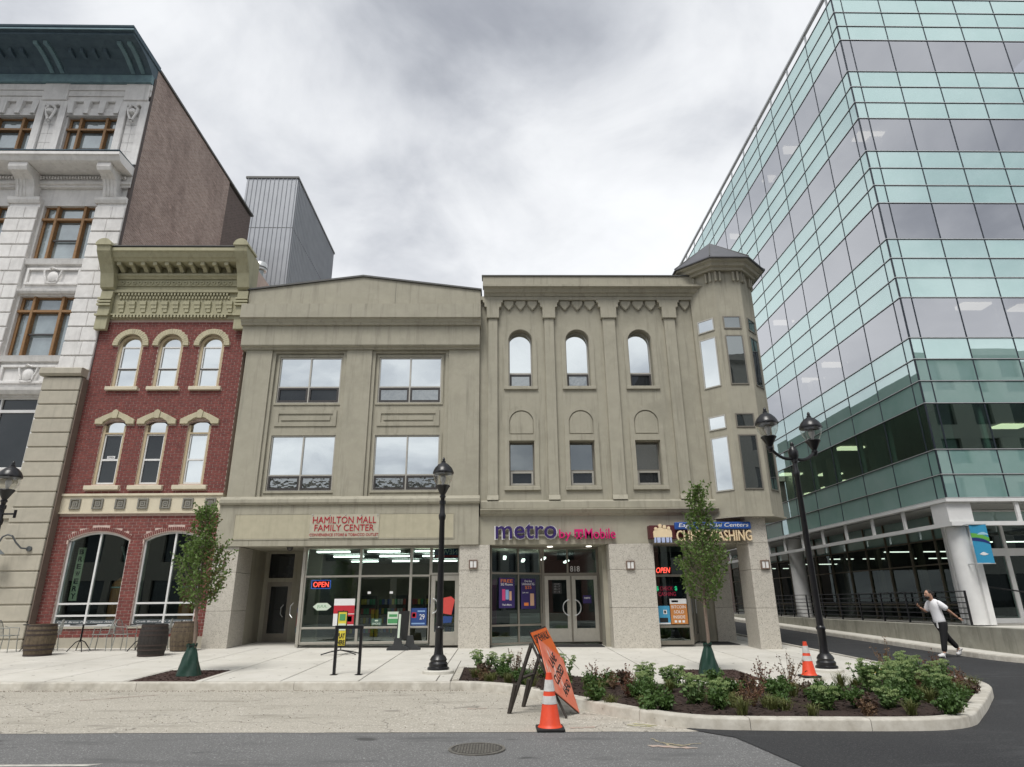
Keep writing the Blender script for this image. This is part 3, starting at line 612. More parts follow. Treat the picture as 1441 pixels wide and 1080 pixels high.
for i, c in enumerate(CX):
    # arched window: surround, sill, frame, panes
    m = MB(); m.ring(c, 10.47, r+.02, r+.17, 20.965, 20.998); m.box(c-r-.17, c-r-.02, 20.965, 20.998, 8.74, 10.47); m.box(c+r+.02, c+r+.17, 20.965, 20.998, 8.74, 10.47)
    add('window_surround', m, STUC, met); add('sill', MB().box(c-r-.18, c+r+.18, 20.93, 21.3, 8.62, 8.735), STUC, met, bev=.008)
    f = MB(); f.ring(c, 10.47, r-.035, r, 21.26, 21.34); f.wall(c-r, c+r, 8.74, 10.47, 21.26, 21.34, [(c-r+.035, c+r-.035, 9.33, 10.48), (c-r+.035, c+r-.035, 8.78, 9.27)])
    w = add('window', f, ALU, met)
    arc = [(c+(r-.035)*math.cos(t), 10.47+(r-.035)*math.sin(t)) for t in [math.pi*k/18 for k in range(19)]]
    add('pane', MB().xz([(c-r+.035, 9.33), (c+r-.035, 9.33)]+arc, 21.30, 21.31), MIRR, w)
    add('sash', MB().wall(c-r+.035, c+r-.035, 8.78, 9.27, 21.24, 21.30, [(c-r+.095, c+r-.095, 8.84, 9.21)]), SASH, w)
    add('hopper_pane', MB().box(c-r+.095, c+r-.095, 21.275, 21.283, 8.84, 9.21), MIRW if i < 2 else DGL, w)
    # lower window and blind arch above it
    m = MB().wall(c-.58, c+.58, 5.22, 7.4, 20.965, 20.998, [(c-.42, c+.42, 5.21, 6.78)]); m.v = list(m.v)
    m2 = MB().wall(c-.58, c+.58, 5.22, 7.44, 20.955, 20.998, [(c-.43, c+.43, 5.21, 6.79), (c-.42, c+.42, 7.0, 7.45)]); m2.ring(c, 7.44, .42, .58, 20.955, 20.998)
    add('window_surround', m2, STUC, met); add('sill', MB().box(c-.60, c+.60, 20.92, 21.3, 5.10, 5.218), STUC, met, bev=.008)
    arc = [(c+.385*math.cos(t), 7.43+.385*math.sin(t)) for t in [math.pi*k/18 for k in range(19)]]
    add('blind_arch_panel', MB().xz([(c-.385, 7.04), (c+.385, 7.04)]+arc, 20.972, 20.998), STUC, met)
    w = add('window', MB().wall(c-.42, c+.42, 5.27, 6.78, 21.24, 21.32, [(c-.38, c+.38, 5.82, 6.74), (c-.38, c+.38, 5.31, 5.77)]), FRAME, met)
    add('pane', MB().box(c-.38, c+.38, 21.29, 21.30, 5.82, 6.74), MIRD, w)
    add('sash', MB().wall(c-.38, c+.38, 5.31, 5.77, 21.20, 21.29, [(c-.32, c+.32, 5.37, 5.71)]), ALU, w); add('hopper_pane', MB().box(c-.32, c+.32, 21.25, 21.26, 5.37, 5.71), DGL, w)
add('ledge', run(-.60, 7.35, [(21.4, 4.46), (20.82, 4.46), (20.80, 4.50), (20.80, 4.70), (20.84, 4.755), (21.4, 4.755)]), STUC, met)
add('band_cornice', run(-.60, 7.15, [(21.4, 4.24), (20.84, 4.24), (20.80, 4.30), (20.74, 4.31), (20.68, 4.40), (20.62, 4.42), (20.62, 4.458), (21.4, 4.458)]), STUC, met)
add('sign_band', MB().box(-.635, 8.2, 20.86, 21.3, 3.35, 4.238), STUC, met)
add('soffit', MB().box(-.655, 8.5, 21.302, 24.6, 3.355, 3.449), STUC, met)
granite(met, 3.51, 4.94, 20.80, 22.2, 0.05, (1.41, 2.55, 3.345))
granite(met, 7.86, 8.5, 20.42, 21.45, 0.0, (1.36, 2.50, 3.3, 4.12)); granite(met, 7.55, 8.2, 23.4, 24.0, 0.0, (1.36, 2.50, 3.345))
# turret
tur = add('turret', MB().prism([(8.2+1.241*math.cos(R(22.5+45*k)), 21.35+1.241*math.sin(R(22.5+45*k)), 0) for k in range(8)], (0, 0, 4.16), (0, 0, 12.9)), STUC, met)
add('turret_soffit', MB().prism([(8.2+1.30*math.cos(R(22.5+45*k)), 21.35+1.30*math.sin(R(22.5+45*k)), 0) for k in range(8)], (0, 0, 4.10), (0, 0, 4.158)), STUC, met)
def octo(prof, n=8):
    m = MB(); vs = []
    for rr, z in prof: vs += [(8.2+rr*math.cos(R(22.5+45*k)), 21.35+rr*math.sin(R(22.5+45*k)), z) for k in range(8)]
    fs = []
    for i in range(len(prof)-1):
        for k in range(8): fs.append((i*8+k, i*8+(k+1) % 8, (i+1)*8+(k+1) % 8, (i+1)*8+k))
    fs += [tuple(range(8))[::-1], tuple(range(len(vs)-8, len(vs)))]
    return m.add(vs, fs)
add('eaves', octo([(1.25, 12.82), (1.42, 12.82), (1.44, 12.90), (1.56, 12.93), (1.60, 13.02), (1.72, 13.06), (1.74, 13.12)]), STUC, met)
ROOFM = M('standing_seam_roof', (0.13, 0.13, 0.14), None, 3, .45, 0.02, metal=.4)
rf = add('turret_roof', octo([(1.82, 13.12), (1.82, 13.16), (0.06, 14.66), (0.01, 14.67)]), ROOFM, met)
for k in range(8):
    a = R(22.5+45*k); add('roof_hip', MB().tube((8.2+1.82*math.cos(a), 21.35+1.82*math.sin(a), 13.17), (8.2, 21.35, 14.68), .025, n=6), CAPM, rf)
apo = 1.241*math.cos(R(22.5))
def face(k, u0, u1, z0, z1, d0, d1):      # box on turret face k (0 = front, -1 = left, 1 = right), u along the face
    a = R(-90+45*k); nx, ny = math.cos(a), math.sin(a); tx, ty = -ny, nx
    P = lambda u, d, z: (8.2+nx*(apo+d)+tx*u, 21.35+ny*(apo+d)+ty*u, z)
    m = MB(); return m.add([P(u0, d1, z0), P(u1, d1, z0), P(u1, d0, z0), P(u0, d0, z0), P(u0, d1, z1), P(u1, d1, z1), P(u1, d0, z1), P(u0, d0, z1)], [(0, 3, 2, 1), (4, 5, 6, 7), (0, 1, 5, 4), (1, 2, 6, 5), (2, 3, 7, 6), (3, 0, 4, 7)])
for k in (-1, 0, 1, 2):
    for z0, z1 in ((10.62, 11.02), (8.56, 10.30), (7.06, 7.46), (5.0, 6.73)):
        w = add('window', face(k, -.31, .31, z0-.04, z1+.04, 0.001, .006), ALU if k < 0 else FRAME, tur)
        for a, b, c, d in ((-.31, .31, z1, z1+.04), (-.31, .31, z0-.04, z0), (-.31, -.27, z0, z1), (.27, .31, z0, z1)): add('frame_bar', face(k, a, b, c, d, .006, .03), ALU if k < 0 else FRAME, w)
        add('pane', face(k, -.27, .27, z0, z1, .006, .012), MIRR if k < 0 else MIRD, w)
    for u in (-.40, -.24, .24, .40): add('bracket', face(k, u-.035, u+.035, 12.42, 12.80, .0, .10), STUC, tur, bev=.015)
# phone shop front
fz0, fz1 = .34, 3.35
def slant(p, q, u0, u1, z0, z1, d0, d1):
    p, q = Vector((*p, 0)), Vector((*q, 0)); t = (q-p).normalized(); n = Vector((t.y, -t.x, 0))
    P = lambda u, d, z: p+t*u+n*d+Vector((0, 0, z))
    m = MB(); return m.add([P(u0, d1, z0), P(u1, d1, z0), P(u1, d0, z0), P(u0, d0, z0), P(u0, d1, z1), P(u1, d1, z1), P(u1, d0, z1), P(u0, d0, z1)], [(0, 3, 2, 1), (4, 5, 6, 7), (0, 1, 5, 4), (1, 2, 6, 5), (2, 3, 7, 6), (3, 0, 4, 7)])
A, Bq = (-.29, 21.35), (1.42, 22.2); Lw = math.hypot(1.71, .85)
ms = MB()
for z in (fz0, .88, 2.47, fz1-.06): s_ = slant(A, Bq, 0, Lw, z, z+.06, -.05, .05); ms.add(s_.v, s_.f)
for u in (0, Lw*.52, Lw-.07): s_ = slant(A, Bq, u, u+.05, fz0+.06, fz1-.06, -.045, .045); ms.add(s_.v, s_.f)
sw = add('shop_window', ms, FRAME, met)
for u0, u1 in ((.05, Lw*.52), (Lw*.52+.05, Lw-.07)):
    for z0, z1 in ((fz0+.06, .88), (.94, 2.47), (2.53, fz1-.06)): add('pane', slant(A, Bq, u0, u1, z0, z1, 0, .008), STORE, sw)
dw = add('door_frame', MB().wall(1.44, 3.36, .36, 3.35, 22.16, 22.28, [(1.52, 2.36, .38, 2.42), (2.44, 3.28, .38, 2.42), (1.52, 2.28, 2.52, 3.29), (2.34, 3.28, 2.52, 3.29)]), FRAME, met)
for a, b in ((1.52, 2.28), (2.34, 3.28)): add('transom_pane', MB().box(a, b, 22.21, 22.22, 2.52, 3.29), STORE, dw)
for a, b, s_ in ((1.52, 2.37, 1), (2.43, 3.28, -1)):
    d = add('glass_door', MB().wall(a, b, .38, 2.42, 22.13, 22.19, [(a+.12, b-.12, .78, 2.30)]), ALU, met, bev=.005)
    add('pane', MB().box(a+.12, b-.12, 22.155, 22.165, .78, 2.30), STORE, d)
    e = b-.06 if s_ > 0 else a+.06
    add('pull_handle', MB().path([(e-s_*.24*math.sin(t)*.85, 22.06, 1.42-.24*math.cos(t)) for t in [i*math.pi/10 for i in range(11)]], .016), MULW, d)
add('side_return', MB().box(3.362, 3.508, 21.4, 22.3, .25, 3.35), STUC, met)
text('house_number', '818', 2.40, 2.72, 2.56, 2.74, 22.208, WHITE, dw, .002)
for x in (1.7, 3.0): add('downlight', MB().lathe([(.09, 0), (.09, .02)], (x, 21.75, 3.335), 16), TUBED, met)
add('downlight', MB().lathe([(.09, 0), (.09, .02)], (6.95, 22.0, 3.335), 16), TUBED, met)
PI_ = thing('phone_shop_interior', 'dim phone shop interior with hanging tube lights behind the angled window', 'interior', (1.5, 24, .35))
add('floor', MB().box(-.28, 3.5, 22.7, 29, .28, .34), INF, PI_); add('back_wall', MB().box(-.3, 3.6, 29, 29.2, .3, 3.35), OFFG, PI_); add('side_wall', MB().box(-.31, -.292, 22.0, 29, .3, 3.35), OFFG, PI_); add('side_wall', MB().box(3.51, 3.6, 22.3, 29, .3, 3.35), OFFG, PI_)
add('ceiling', MB().box(-.28, 3.5, 24.61, 29, 3.36, 3.4), OFFG, PI_)
for x, y in ((.2, 22.9), (.9, 24.5), (1.6, 23.6), (2.6, 25.4)): add('tube_light', MB().box(x-.05, x+.05, y-.6, y+.6, 3.05, 3.1), TUBE, PI_)
add('display_table', MB().box(.4, 2.6, 25, 25.7, .34, 1.2), OFFW, PI_); add('display_wall', MB().box(-.25, -.1, 24, 27, .8, 2.4), flat('magenta_wall', (.25, .03, .15)), PI_)
# cheque shop front
hol = [(5.02, 6.02, .42, .80), (5.02, 6.02, .87, 2.34), (5.02, 6.02, 2.41, 3.3)]
cw = add('shop_window', MB().wall(4.945, 6.12, .3, 3.35, 21.34, 21.44, hol), FRAME, met)
for h in hol: add('pane', MB().box(h[0], h[1], 21.385, 21.395, h[2], h[3]), STORE, cw)
A, Bq = (6.13, 21.42), (6.9, 23.3); Lw = math.hypot(.77, 1.88)
for u0, u1 in ((0, .75), (.80, 1.75)):
    ms = MB()
    for a, b, c, d in ((u0, u1, .34, .55), (u0, u1, 2.38, 2.5), (u0, u0+.09, .55, 2.38), (u1-.09, u1, .55, 2.38), (u0, u1, 3.25, 3.35), (u0, u0+.06, 2.5, 3.25), (u1-.06, u1, 2.5, 3.25)): s_ = slant(A, Bq, a, b, c, d, -.03, .03); ms.add(s_.v, s_.f)
    d = add('glass_door' if u0 else 'side_light', ms, FRAME, met); add('pane', slant(A, Bq, u0+.09, u1-.09, .55, 2.38, 0, .008), DGL, d); add('pane', slant(A, Bq, u0+.06, u1-.06, 2.5, 3.25, 0, .008), DGL, d)
    if u0:
        s_ = slant(A, Bq, u0+.14, u0+.17, 1.2, 1.65, .06, .09); add('pull_handle', s_, MULW, d)
add('entry_wall', MB().box(6.92, 7.55, 23.45, 23.6, .2, 3.35), STUC, met)
CI = thing('cheque_shop_interior', 'dark cheque shop interior behind the window with neon signs', 'interior', (5.5, 24, .3))
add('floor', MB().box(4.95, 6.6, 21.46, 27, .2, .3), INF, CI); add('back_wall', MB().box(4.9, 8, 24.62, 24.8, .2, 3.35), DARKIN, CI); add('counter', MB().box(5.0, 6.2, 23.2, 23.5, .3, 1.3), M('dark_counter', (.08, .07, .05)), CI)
# wall lamps on the granite
for x, z, y in ((-8.72, 2.80, 20.78), (-.81, 2.75, 20.80), (4.16, 2.68, 20.80), (8.30, 2.64, 20.42)):
    par = ham if x < 0 else met
    s_ = add('wall_lamp', MB().wall(x-.135, x+.135, z-.135, z+.135, y-.07, y-.002, [(x-.10, x-.012, z-.10, z+.10), (x+.012, x+.10, z-.10, z+.10)]), M('lamp_bronze', (.20, .14, .11), None, 8, .5, 0) if 'lamp_bronze' not in MAT else MAT['lamp_bronze'], par, bev=.006)
    add('diffuser', MB().box(x-.10, x+.10, y-.055, y-.003, z-.10, z+.10), WHITE, s_)
# ---- signs
RED = flat('red_letter', (.42, .012, .03), .4); NAVY = flat('navy_letter', (.035, .018, .115), .35); MAG = flat('magenta_letter', (.62, .012, .16), .35); IVORY = flat('ivory_letter', (.80, .64, .42), .5); WHT = flat('white_print', (.8, .8, .8), .5)
sg = thing('shop_letter_sign', 'three lines of red capital letters on a pale plate above the storefront', 'sign', (-4.92, 20.70, 3.6))
add('backing_plate', MB().box(-6.02, -3.82, 20.685, 20.70, 3.585, 4.325), M('clear_plate', (.50, .47, .37)), sg)
text('lettering', 'HAMILTON MALL', -5.93, -3.92, 4.04, 4.25, 20.683, RED, sg, .012)
text('lettering', 'FAMILY CENTER', -5.86, -3.98, 3.80, 4.00, 20.683, RED, sg, .012)
text('lettering', 'CONVENIENCE STORE & TOBACCO OUTLET', -6.0, -3.83, 3.64, 3.725, 20.683, RED, sg, .008)
for x in (-5.95, -5.4, -4.9, -4.4, -3.88):
    for z in (3.60, 4.31): piece('standoff', (.03, .03, .03), (x, 20.67, z), MULW, sg, .008)
sg = thing('phone_shop_sign', 'purple and magenta channel letters above the recessed double doors', 'sign', (1.8, 20.85, 3.5))
add('raceway', MB().box(-.05, 3.7, 20.80, 20.858, 3.60, 3.66), STUC, sg)
wh = text_mb('metro', -.14, 1.88, 3.485, 4.03, 20.80, .05, bold=.022); add('white_edge', wh, WHT, sg)
add('lettering', text_mb('metro', -.105, 1.845, 3.52, 3.995, 20.748, .05, bold=.008), NAVY, sg)
add('lettering', text_mb('by', 1.93, 2.32, 3.44, 3.80, 20.79, .08, bold=.006), MAG, sg)
t_ = MB().box(2.42, 2.70, 20.71, 20.79, 3.72, 3.80).box(2.53, 2.59, 20.711, 20.79, 3.50, 3.72).box(2.48, 2.64, 20.711, 20.79, 3.50, 3.545).box(2.42, 2.465, 20.711, 20.79, 3.64, 3.72).box(2.655, 2.70, 20.711, 20.79, 3.64, 3.72)
add('logo_letter', t_, MAG, sg); piece('logo_dot', (.05, .08, .05), (2.44, 20.75, 3.58), MAG, sg, .005); piece('logo_dot', (.05, .08, .05), (2.68, 20.75, 3.58), MAG, sg, .005)
add('lettering', text_mb('Mobile', 2.76, 3.74, 3.50, 3.82, 20.79, .08, bold=.006), MAG, sg)
sg = thing('cheque_cashing_sign', 'maroon and blue box sign with family silhouette reading CHECK CASHING', 'sign', (6.4, 20.4, 3.4))
MAR = flat('maroon_box', (.085, .012, .016)); BLU = flat('blue_box', (.012, .07, .30))
add('maroon_box', MB().box(4.80, 6.0, 20.50, 20.857, 3.48, 3.88), MAR, sg); add('blue_box', MB().box(5.56, 7.98, 20.30, 20.41, 3.73, 3.95), BLU, sg, bev=.02); add('mounting_rail', MB().box(5.6, 7.8, 20.415, 20.857, 3.60, 3.66), MAR, sg)
text('lettering', 'Eagle Financial Centers', 5.68, 7.90, 3.76, 3.92, 20.298, WHT, sg, .006, shear=.2)
add('lettering', text_mb('CHECK CASHING', 5.60, 7.98, 3.37, 3.70, 20.40, .08, bold=.008), IVORY, sg)
fam = MB(); fb = MB()
for i, (x, h, w) in enumerate(((4.98, .40, .085), (5.12, .50, .10), (5.26, .46, .10), (5.39, .42, .085))):
    zb = 3.40; y0 = 20.43-.003*i; y1 = 20.495
    fam.xz([(x-w, zb+.10), (x+w, zb+.10), (x+w*1.05, zb+h*.62), (x+w*.75, zb+h*.78), (x+w*.3, zb+h*.82), (x-w*.3, zb+h*.82), (x-w*.75, zb+h*.78), (x-w*1.05, zb+h*.62)], y0, y1)
    fam.xz([(x+w*.55*math.cos(t), zb+h*.92+w*.62*math.sin(t)) for t in [k*math.pi/6 for k in range(12)]], y0, y1)
    for s_ in (-1, 1): fb.xz([(x+s_*w*.55-w*.28, 3.34), (x+s_*w*.55+w*.28, 3.34), (x+s_*w*.45+w*.32, zb+.098), (x+s_*w*.45-w*.32, zb+.098)], y0, y1)
add('family_silhouette', fam, IVORY, sg); add('silhouette_legs', fb, flat('pale_blue_print', (.45, .52, .75)), sg)
def poster(name, label, x0, x1, z0, z1, y, mat, texts, cat='poster'):
    t = thing(name, label, cat, ((x0+x1)/2, y, z0)); add('sheet', MB().box(x0, x1, y-.004, y, z0, z1), mat, t)
    for s_ in texts:
        if isinstance(s_[0], str): text('print', s_[0], x0+s_[1]*(x1-x0), x0+s_[2]*(x1-x0), z0+s_[3]*(z1-z0), z0+s_[4]*(z1-z0), y-.005, s_[5], t, .002, bold=.004)
        else: add('print', MB().box(x0+s_[0]*(x1-x0), x0+s_[1]*(x1-x0), y-.0075, y-.005, z0+s_[2]*(z1-z0), z0+s_[3]*(z1-z0)), s_[4], t)
    return t
ORG = flat('orange_print', (.75, .22, .05)); PUR = flat('purple_print', (.028, .015, .11)); PNK = flat('pink_print', (.6, .06, .2)); LBL = flat('light_blue_print', (.25, .4, .65)); SKIN_P = flat('peach_print', (.62, .38, .25)); GRN = flat('green_print', (.08, .32, .12)); YELP = flat('yellow_print', (.75, .62, .06)); BLKP = flat('black_print', (.01, .01, .01)); REDP = flat('red_print', (.5, .02, .035)); BLUP = flat('blue_print', (.02, .06, .22)); GREY = flat('grey_print', (.3, .3, .3)); CYAN = flat('cyan_print', (.06, .33, .55)); PALE = flat('pale_print', (.62, .72, .60)); OPO = flat('amber_print', (.55, .22, .06))
def rot_parts(t, a, piv):          # turn a poster about a vertical axis at piv
    t.rotation_euler = (0, 0, a)
p = poster('phone_offer_poster', 'purple poster reading FREE 5G Phones in the angled phone shop window', -.02, .55, 1.43, 2.36, 21.36, PUR, [('FREE', .12, .88, .84, .95, ORG), ('5G Phones', .12, .88, .74, .82, WHT), (.2, .4, .25, .62, PNK), (.42, .62, .28, .60, LBL), (.65, .8, .25, .55, SKIN_P), ('That\'s Metro', .2, .8, .08, .14, WHT)])
p.location = (.25, 21.56, 1.43); p.rotation_euler = (0, 0, math.atan2(.85, 1.71))
p = poster('phone_plan_poster', 'purple poster reading One line Unlimited $25 next to the glass doors', .60, 1.15, 1.40, 2.34, 21.36, PUR, [('One line', .25, .75, .88, .95, WHT), ('Unlimited 5G', .08, .92, .78, .86, WHT), ('$25', .28, .72, .64, .76, ORG), ('Just one', .1, .5, .50, .56, WHT), (.62, .88, .1, .5, SKIN_P), (.2, .5, .1, .2, ORG)])
p.location = (.96, 21.91, 1.40); p.rotation_euler = (0, 0, math.atan2(.85, 1.71))
poster('door_poster', 'small purple notice on the right hand phone shop door', 2.78, 3.06, 1.55, 1.80, 22.15, PUR, [('metro', .15, .85, .55, .8, WHT)])
t_ = poster('door_lettering', 'white opening hours print on the left hand phone shop door', 1.78, 2.08, 1.86, 2.2, 22.15, M('smoke_film', (.03, .03, .03)), [('HOURS', .2, .8, .85, .95, GREY), ('10 - 7', .2, .8, .6, .75, GREY), ('10 - 7', .2, .8, .35, .5, GREY), ('11 - 5', .2, .8, .1, .25, GREY)])
poster('bitcoin_poster', 'orange and white poster reading BITCOIN SOLD INSIDE', 5.46, 6.0, .90, 1.66, 21.375, OPO, [(0, 1, .80, 1, WHT), (.1, .5, .86, .94, GREY), ('BITCOIN', .08, .92, .62, .74, WHT), ('SOLD', .2, .8, .42, .54, WHT), ('INSIDE', .15, .85, .22, .34, WHT), (.2, .34, .06, .15, WHT), (.43, .57, .06, .15, WHT), (.66, .8, .06, .15, WHT)])
poster('blue_window_poster', 'bright blue poster with a white ring beside the orange poster', 5.06, 5.44, .90, 1.45, 21.378, CYAN, [(.45, .75, .55, .78, WHT), (.52, .68, .60, .73, CYAN), (.1, .8, .1, .35, BLKP), (.0, 1, .0, .08, WHT)])
poster('sale_poster', 'red and white sale poster in the storefront window', -5.20, -4.55, .96, 1.76, 21.29, WHT, [(.0, 1, .45, .75, REDP), (.55, 1, .05, .42, REDP), ('SAVE', .15, .85, .50, .68, WHT), (.65, .9, .15, .35, SKIN_P)])
poster('blue_price_poster', 'dark blue poster with price 29 on the storefront window', -2.80, -2.28, .94, 1.46, 21.29, BLUP, [('29', .58, .88, .35, .65, WHT), (.1, .38, .45, .75, REDP), (.15, .32, .50, .70, BLUP), (.45, .9, .78, .86, LBL), (.1, .9, .08, .16, LBL)])
poster('green_card_poster', 'pale green and white cards in the lower storefront window', -3.50, -2.90, .98, 1.36, 21.285, PALE, [(.02, .55, .1, .45, GRN), (.6, .98, .5, .95, WHT), (.08, .5, .6, .8, GRN)])
poster('green_sticker', 'small pale green outlined sticker low in the storefront window', -4.0, -3.68, .96, 1.16, 21.288, flat('dim_green', (.06, .12, .09)), [('SMOKE', .1, .9, .1, .4, PALE), (.35, .65, .6, .8, PALE)], 'sticker')
for k, x in enumerate((-4.12, -3.42)): poster('white_tag', ('small white tag on the storefront glass left of the shelves', 'small white tag on the storefront glass right of the shelves')[k], x-.05, x+.05, 1.90, 1.97, 21.288, WHT, [], 'tag')
hx = thing('hexagon_sticker', 'pale hexagonal window sticker under the red neon sign', 'sticker', (-5.55, 21.29, 1.4)); add('sheet', MB().xz([(-5.86, 1.53), (-5.72, 1.42), (-5.42, 1.42), (-5.28, 1.53), (-5.42, 1.64), (-5.72, 1.64)], 21.28, 21.286), PALE, hx); text('print', 'JUUL', -5.73, -5.41, 1.48, 1.58, 21.279, GRN, hx, .002)
def neon(name, label, body, x0, x1, z0, z1, y, shear=0, border=None):
    t = thing(name, label, 'neon sign', ((x0+x1)/2, y, z0)); add('backing', MB().box(x0-.06, x1+.06, y+.008, y+.02, z0-.05, z1+.05), DARKIN, t)
    if border: add('border_tube', MB().wall(x0-.06, x1+.06, z0-.05, z1+.05, y-.012, y, [(x0-.045, x1+.045, z0-.035, z1+.035)]), border, t)
    text('tube_lettering', body, x0, x1, z0, z1, y, NEON, t, .015, shear=shear); return t
neon('neon_open_sign', 'lit red OPEN neon sign with blue border in the storefront window', 'OPEN', -5.92, -5.43, 2.12, 2.28, 21.34, 0, emis('blue_neon', (.08, .2, .9), .7))
neon('neon_open_sign', 'slanted red OPEN neon sign above the cheque shop window bar', 'OPEN', 5.12, 5.58, 2.46, 2.63, 21.42, .25)
t_ = thing('led_sign', 'dim red and green LED sign reading CHECK CASHING between dollar marks', 'neon sign', (5.45, 21.45, 1.7)); add('panel', MB().box(5.06, 5.9, 21.45, 21.47, 1.70, 2.1), flat('led_panel', (.012, .008, .03)), t_)
LEDR = emis('led_red', (.7, .03, .08), .45); LEDG = emis('led_green', (.05, .8, .35), .7)
text('led_lettering', 'CHECK', 5.20, 5.62, 1.92, 2.04, 21.449, LEDR, t_, .004); text('led_lettering', 'CASHING', 5.14, 5.70, 1.75, 1.87, 21.449, LEDR, t_, .004); text('led_lettering', '$', 5.08, 5.16, 1.90, 2.05, 21.449, LEDG, t_, .004, bold=.02); text('led_lettering', '$', 5.68, 5.76, 1.90, 2.05, 21.449, LEDG, t_, .004, bold=.02)
t_ = thing('transom_banner', 'blue and red lightbox with mirrored white letters over the shop door', 'sign', (-1.7, 21.36, 3.0)); add('box', MB().box(-2.1, -1.33, 21.36, 21.42, 2.98, 3.27), BLUP, t_); add('stripe', MB().box(-2.1, -1.33, 21.354, 21.359, 3.0, 3.07), REDP, t_)
nw = text_mb('NEW', -1.85, -1.35, 3.10, 3.25, 21.358, .004, bold=.02); nw.v = [(-3.2-x, y, z) for x, y, z in nw.v]; add('lettering', nw, WHT, t_)
t_ = thing('basket_poster', 'cut out red shopping basket picture on the shop door glass', 'sticker', (-1.65, 21.28, 1.2)); add('basket', MB().xz([(-1.80, 1.30), (-1.50, 1.25), (-1.40, 1.70), (-1.52, 1.80), (-1.86, 1.74)], 21.27, 21.276), flat('coral_print', (.62, .07, .06)), t_); add('base', MB().xz([(-1.86, 1.0), (-1.50, 1.02), (-1.46, 1.2), (-1.84, 1.22)], 21.27, 21.276), BLUP, t_)
for nm, lab, x0, x1, y0, y1 in (('door_mat', 'black rubber mat in front of the phone shop double doors', 1.3, 3.3, 21.25, 22.05), ('door_mat', 'dark mat at the corner entrance between granite pillars', 6.7, 7.8, 22.0, 23.2)):
    mm = slabpoly([(x0, y0), (x1, y0), (x1, y1), (x0, y1)], gz, .018, .003); add(nm, mm, BLACK, label=lab, cat='door mat')
add('dome_camera', MB().lathe([(.10, 0), (.10, -.03), (.085, -.08), (.04, -.12), (.005, -.13)], (-6.75, 21.25, 3.36), 16), SASH, ham, smooth=True)
add('control_joint', MB().box(-3.73, -3.722, 20.816, 20.83, 11.79, 12.74), CAPM, ham)
for x in (-7.9, -1.8): add('band_joint', MB().box(x, x+.006, 20.716, 20.73, 3.36, 3.53), CAPM, ham)
# ---------------------------------------------------------------- brick house with arched ground floor windows
bh = thing('brick_house', 'narrow red brick three storey house with olive cornice and arched shop windows', 'building', (-11.6, 21, .35))
X0, X1 = -14.19, -9.02
TW = [-12.98, -11.58, -10.14]          # upper window centres
hw = .43
holes = [(c-hw, c+hw, 8.76, 10.29+hw) for c in TW]+[(c-.39, c+.39, 5.38, 7.55) for c in TW]
GW = [(-13.72, -11.80), (-11.33, -9.42)]; GS, GR = 3.60, .26      # ground arches: spring, rise
gh = [(a, b, 1.03, GS+GR) for a, b in GW]
m = MB().wall(X0, X1, 4.43, 11.3, 21.02, 21.4, holes); m.wall(X0, X1, .70, 4.43, 21.02, 21.4, gh)
def seg_arc(a, b, n=16):      # points of the flat ground floor arch
    c = (a+b)/2; h = (b-a)/2; rr = (h*h+GR*GR)/(2*GR); zc = GS+GR-rr
    return [(c-h+2*h*i/n, zc+math.sqrt(rr*rr-(-h+2*h*i/n)**2)) for i in range(n+1)], c, zc, rr
for a, b in GW:
    pts, c, zc, rr = seg_arc(a, b)
    for p, q in zip(pts, pts[1:]): m.xz([p, q, (q[0], GS+GR), (p[0], GS+GR)], 21.02, 21.4)
add('wall', m, MORT, bh)
def blocked(x0, x1, z0, z1):
    for c in TW:
        dx0, dx1 = x0-c, x1-c
        if dx1 > -hw and dx0 < hw and z1 > 8.62 and z0 < 10.29: return True
        n = min(abs(dx0), abs(dx1)) if dx0*dx1 > 0 else 0
        if z1 > 10.29 and math.hypot(n, max(z0-10.29, 0)) < .60: return True
        if dx1 > -.39 and dx0 < .39 and z1 > 5.2 and z0 < 7.6: return True
        if dx1 > -.64 and dx0 < .64 and 7.42 < (z0+z1)/2 < 7.86-.42*abs((dx0+dx1)/2): return True
        if dx1 > -.56 and dx0 < .56 and (8.62 < (z0+z1)/2 < 8.76 or 5.2 < (z0+z1)/2 < 5.34): return True
    for a, b in GW:
        if x1 > a-.005 and x0 < b+.005 and z1 > 1.02 and z0 < GS: return True
        pts, c, zc, rr = seg_arc(a, b); xm = min(max(c, x0), x1)
        if z1 > GS-.05 and math.hypot(xm-c, z0-zc) < rr+.142 and x1 > a-.04 and x0 < b+.04 and z0 > GS-.10: return True
    return False
CH, BL, MO = .096, .24, .016
stuff = MB(); near = []
zrow = .72; row = 0
while zrow < 11.2:
    if 4.34 < zrow < 5.08: zrow = 5.08
    z0, z1 = zrow, zrow+CH-MO; x = X0-(BL/2 if row % 2 else 0)
    while x < X1:
        a, b = max(x+MO/2, X0+.001), min(x+BL-MO/2, X1-.001); x += BL
        segs = [(a, b)]
        if blocked(a, b, z0, z1):
            segs = []; cur = None
            for q in range(14):
                u, v = a+(b-a)*q/14, a+(b-a)*(q+1)/14
                if blocked(u, v, z0, z1): cur = None
                elif cur is None: segs.append([u, v]); cur = segs[-1]
                else: cur[1] = v
        for a, b in segs:
            if b-a < .03: continue
            if zrow < 4.3 and abs(b-a-(BL-MO)) < 1e-6: near.append(((a+b)/2, (z0+z1)/2))
            else: stuff.box(a, b, 21.008+random.uniform(-.002, .002), 21.03, z0, z1)
    zrow += CH; row += 1
near.sort(key=lambda p: p[1])
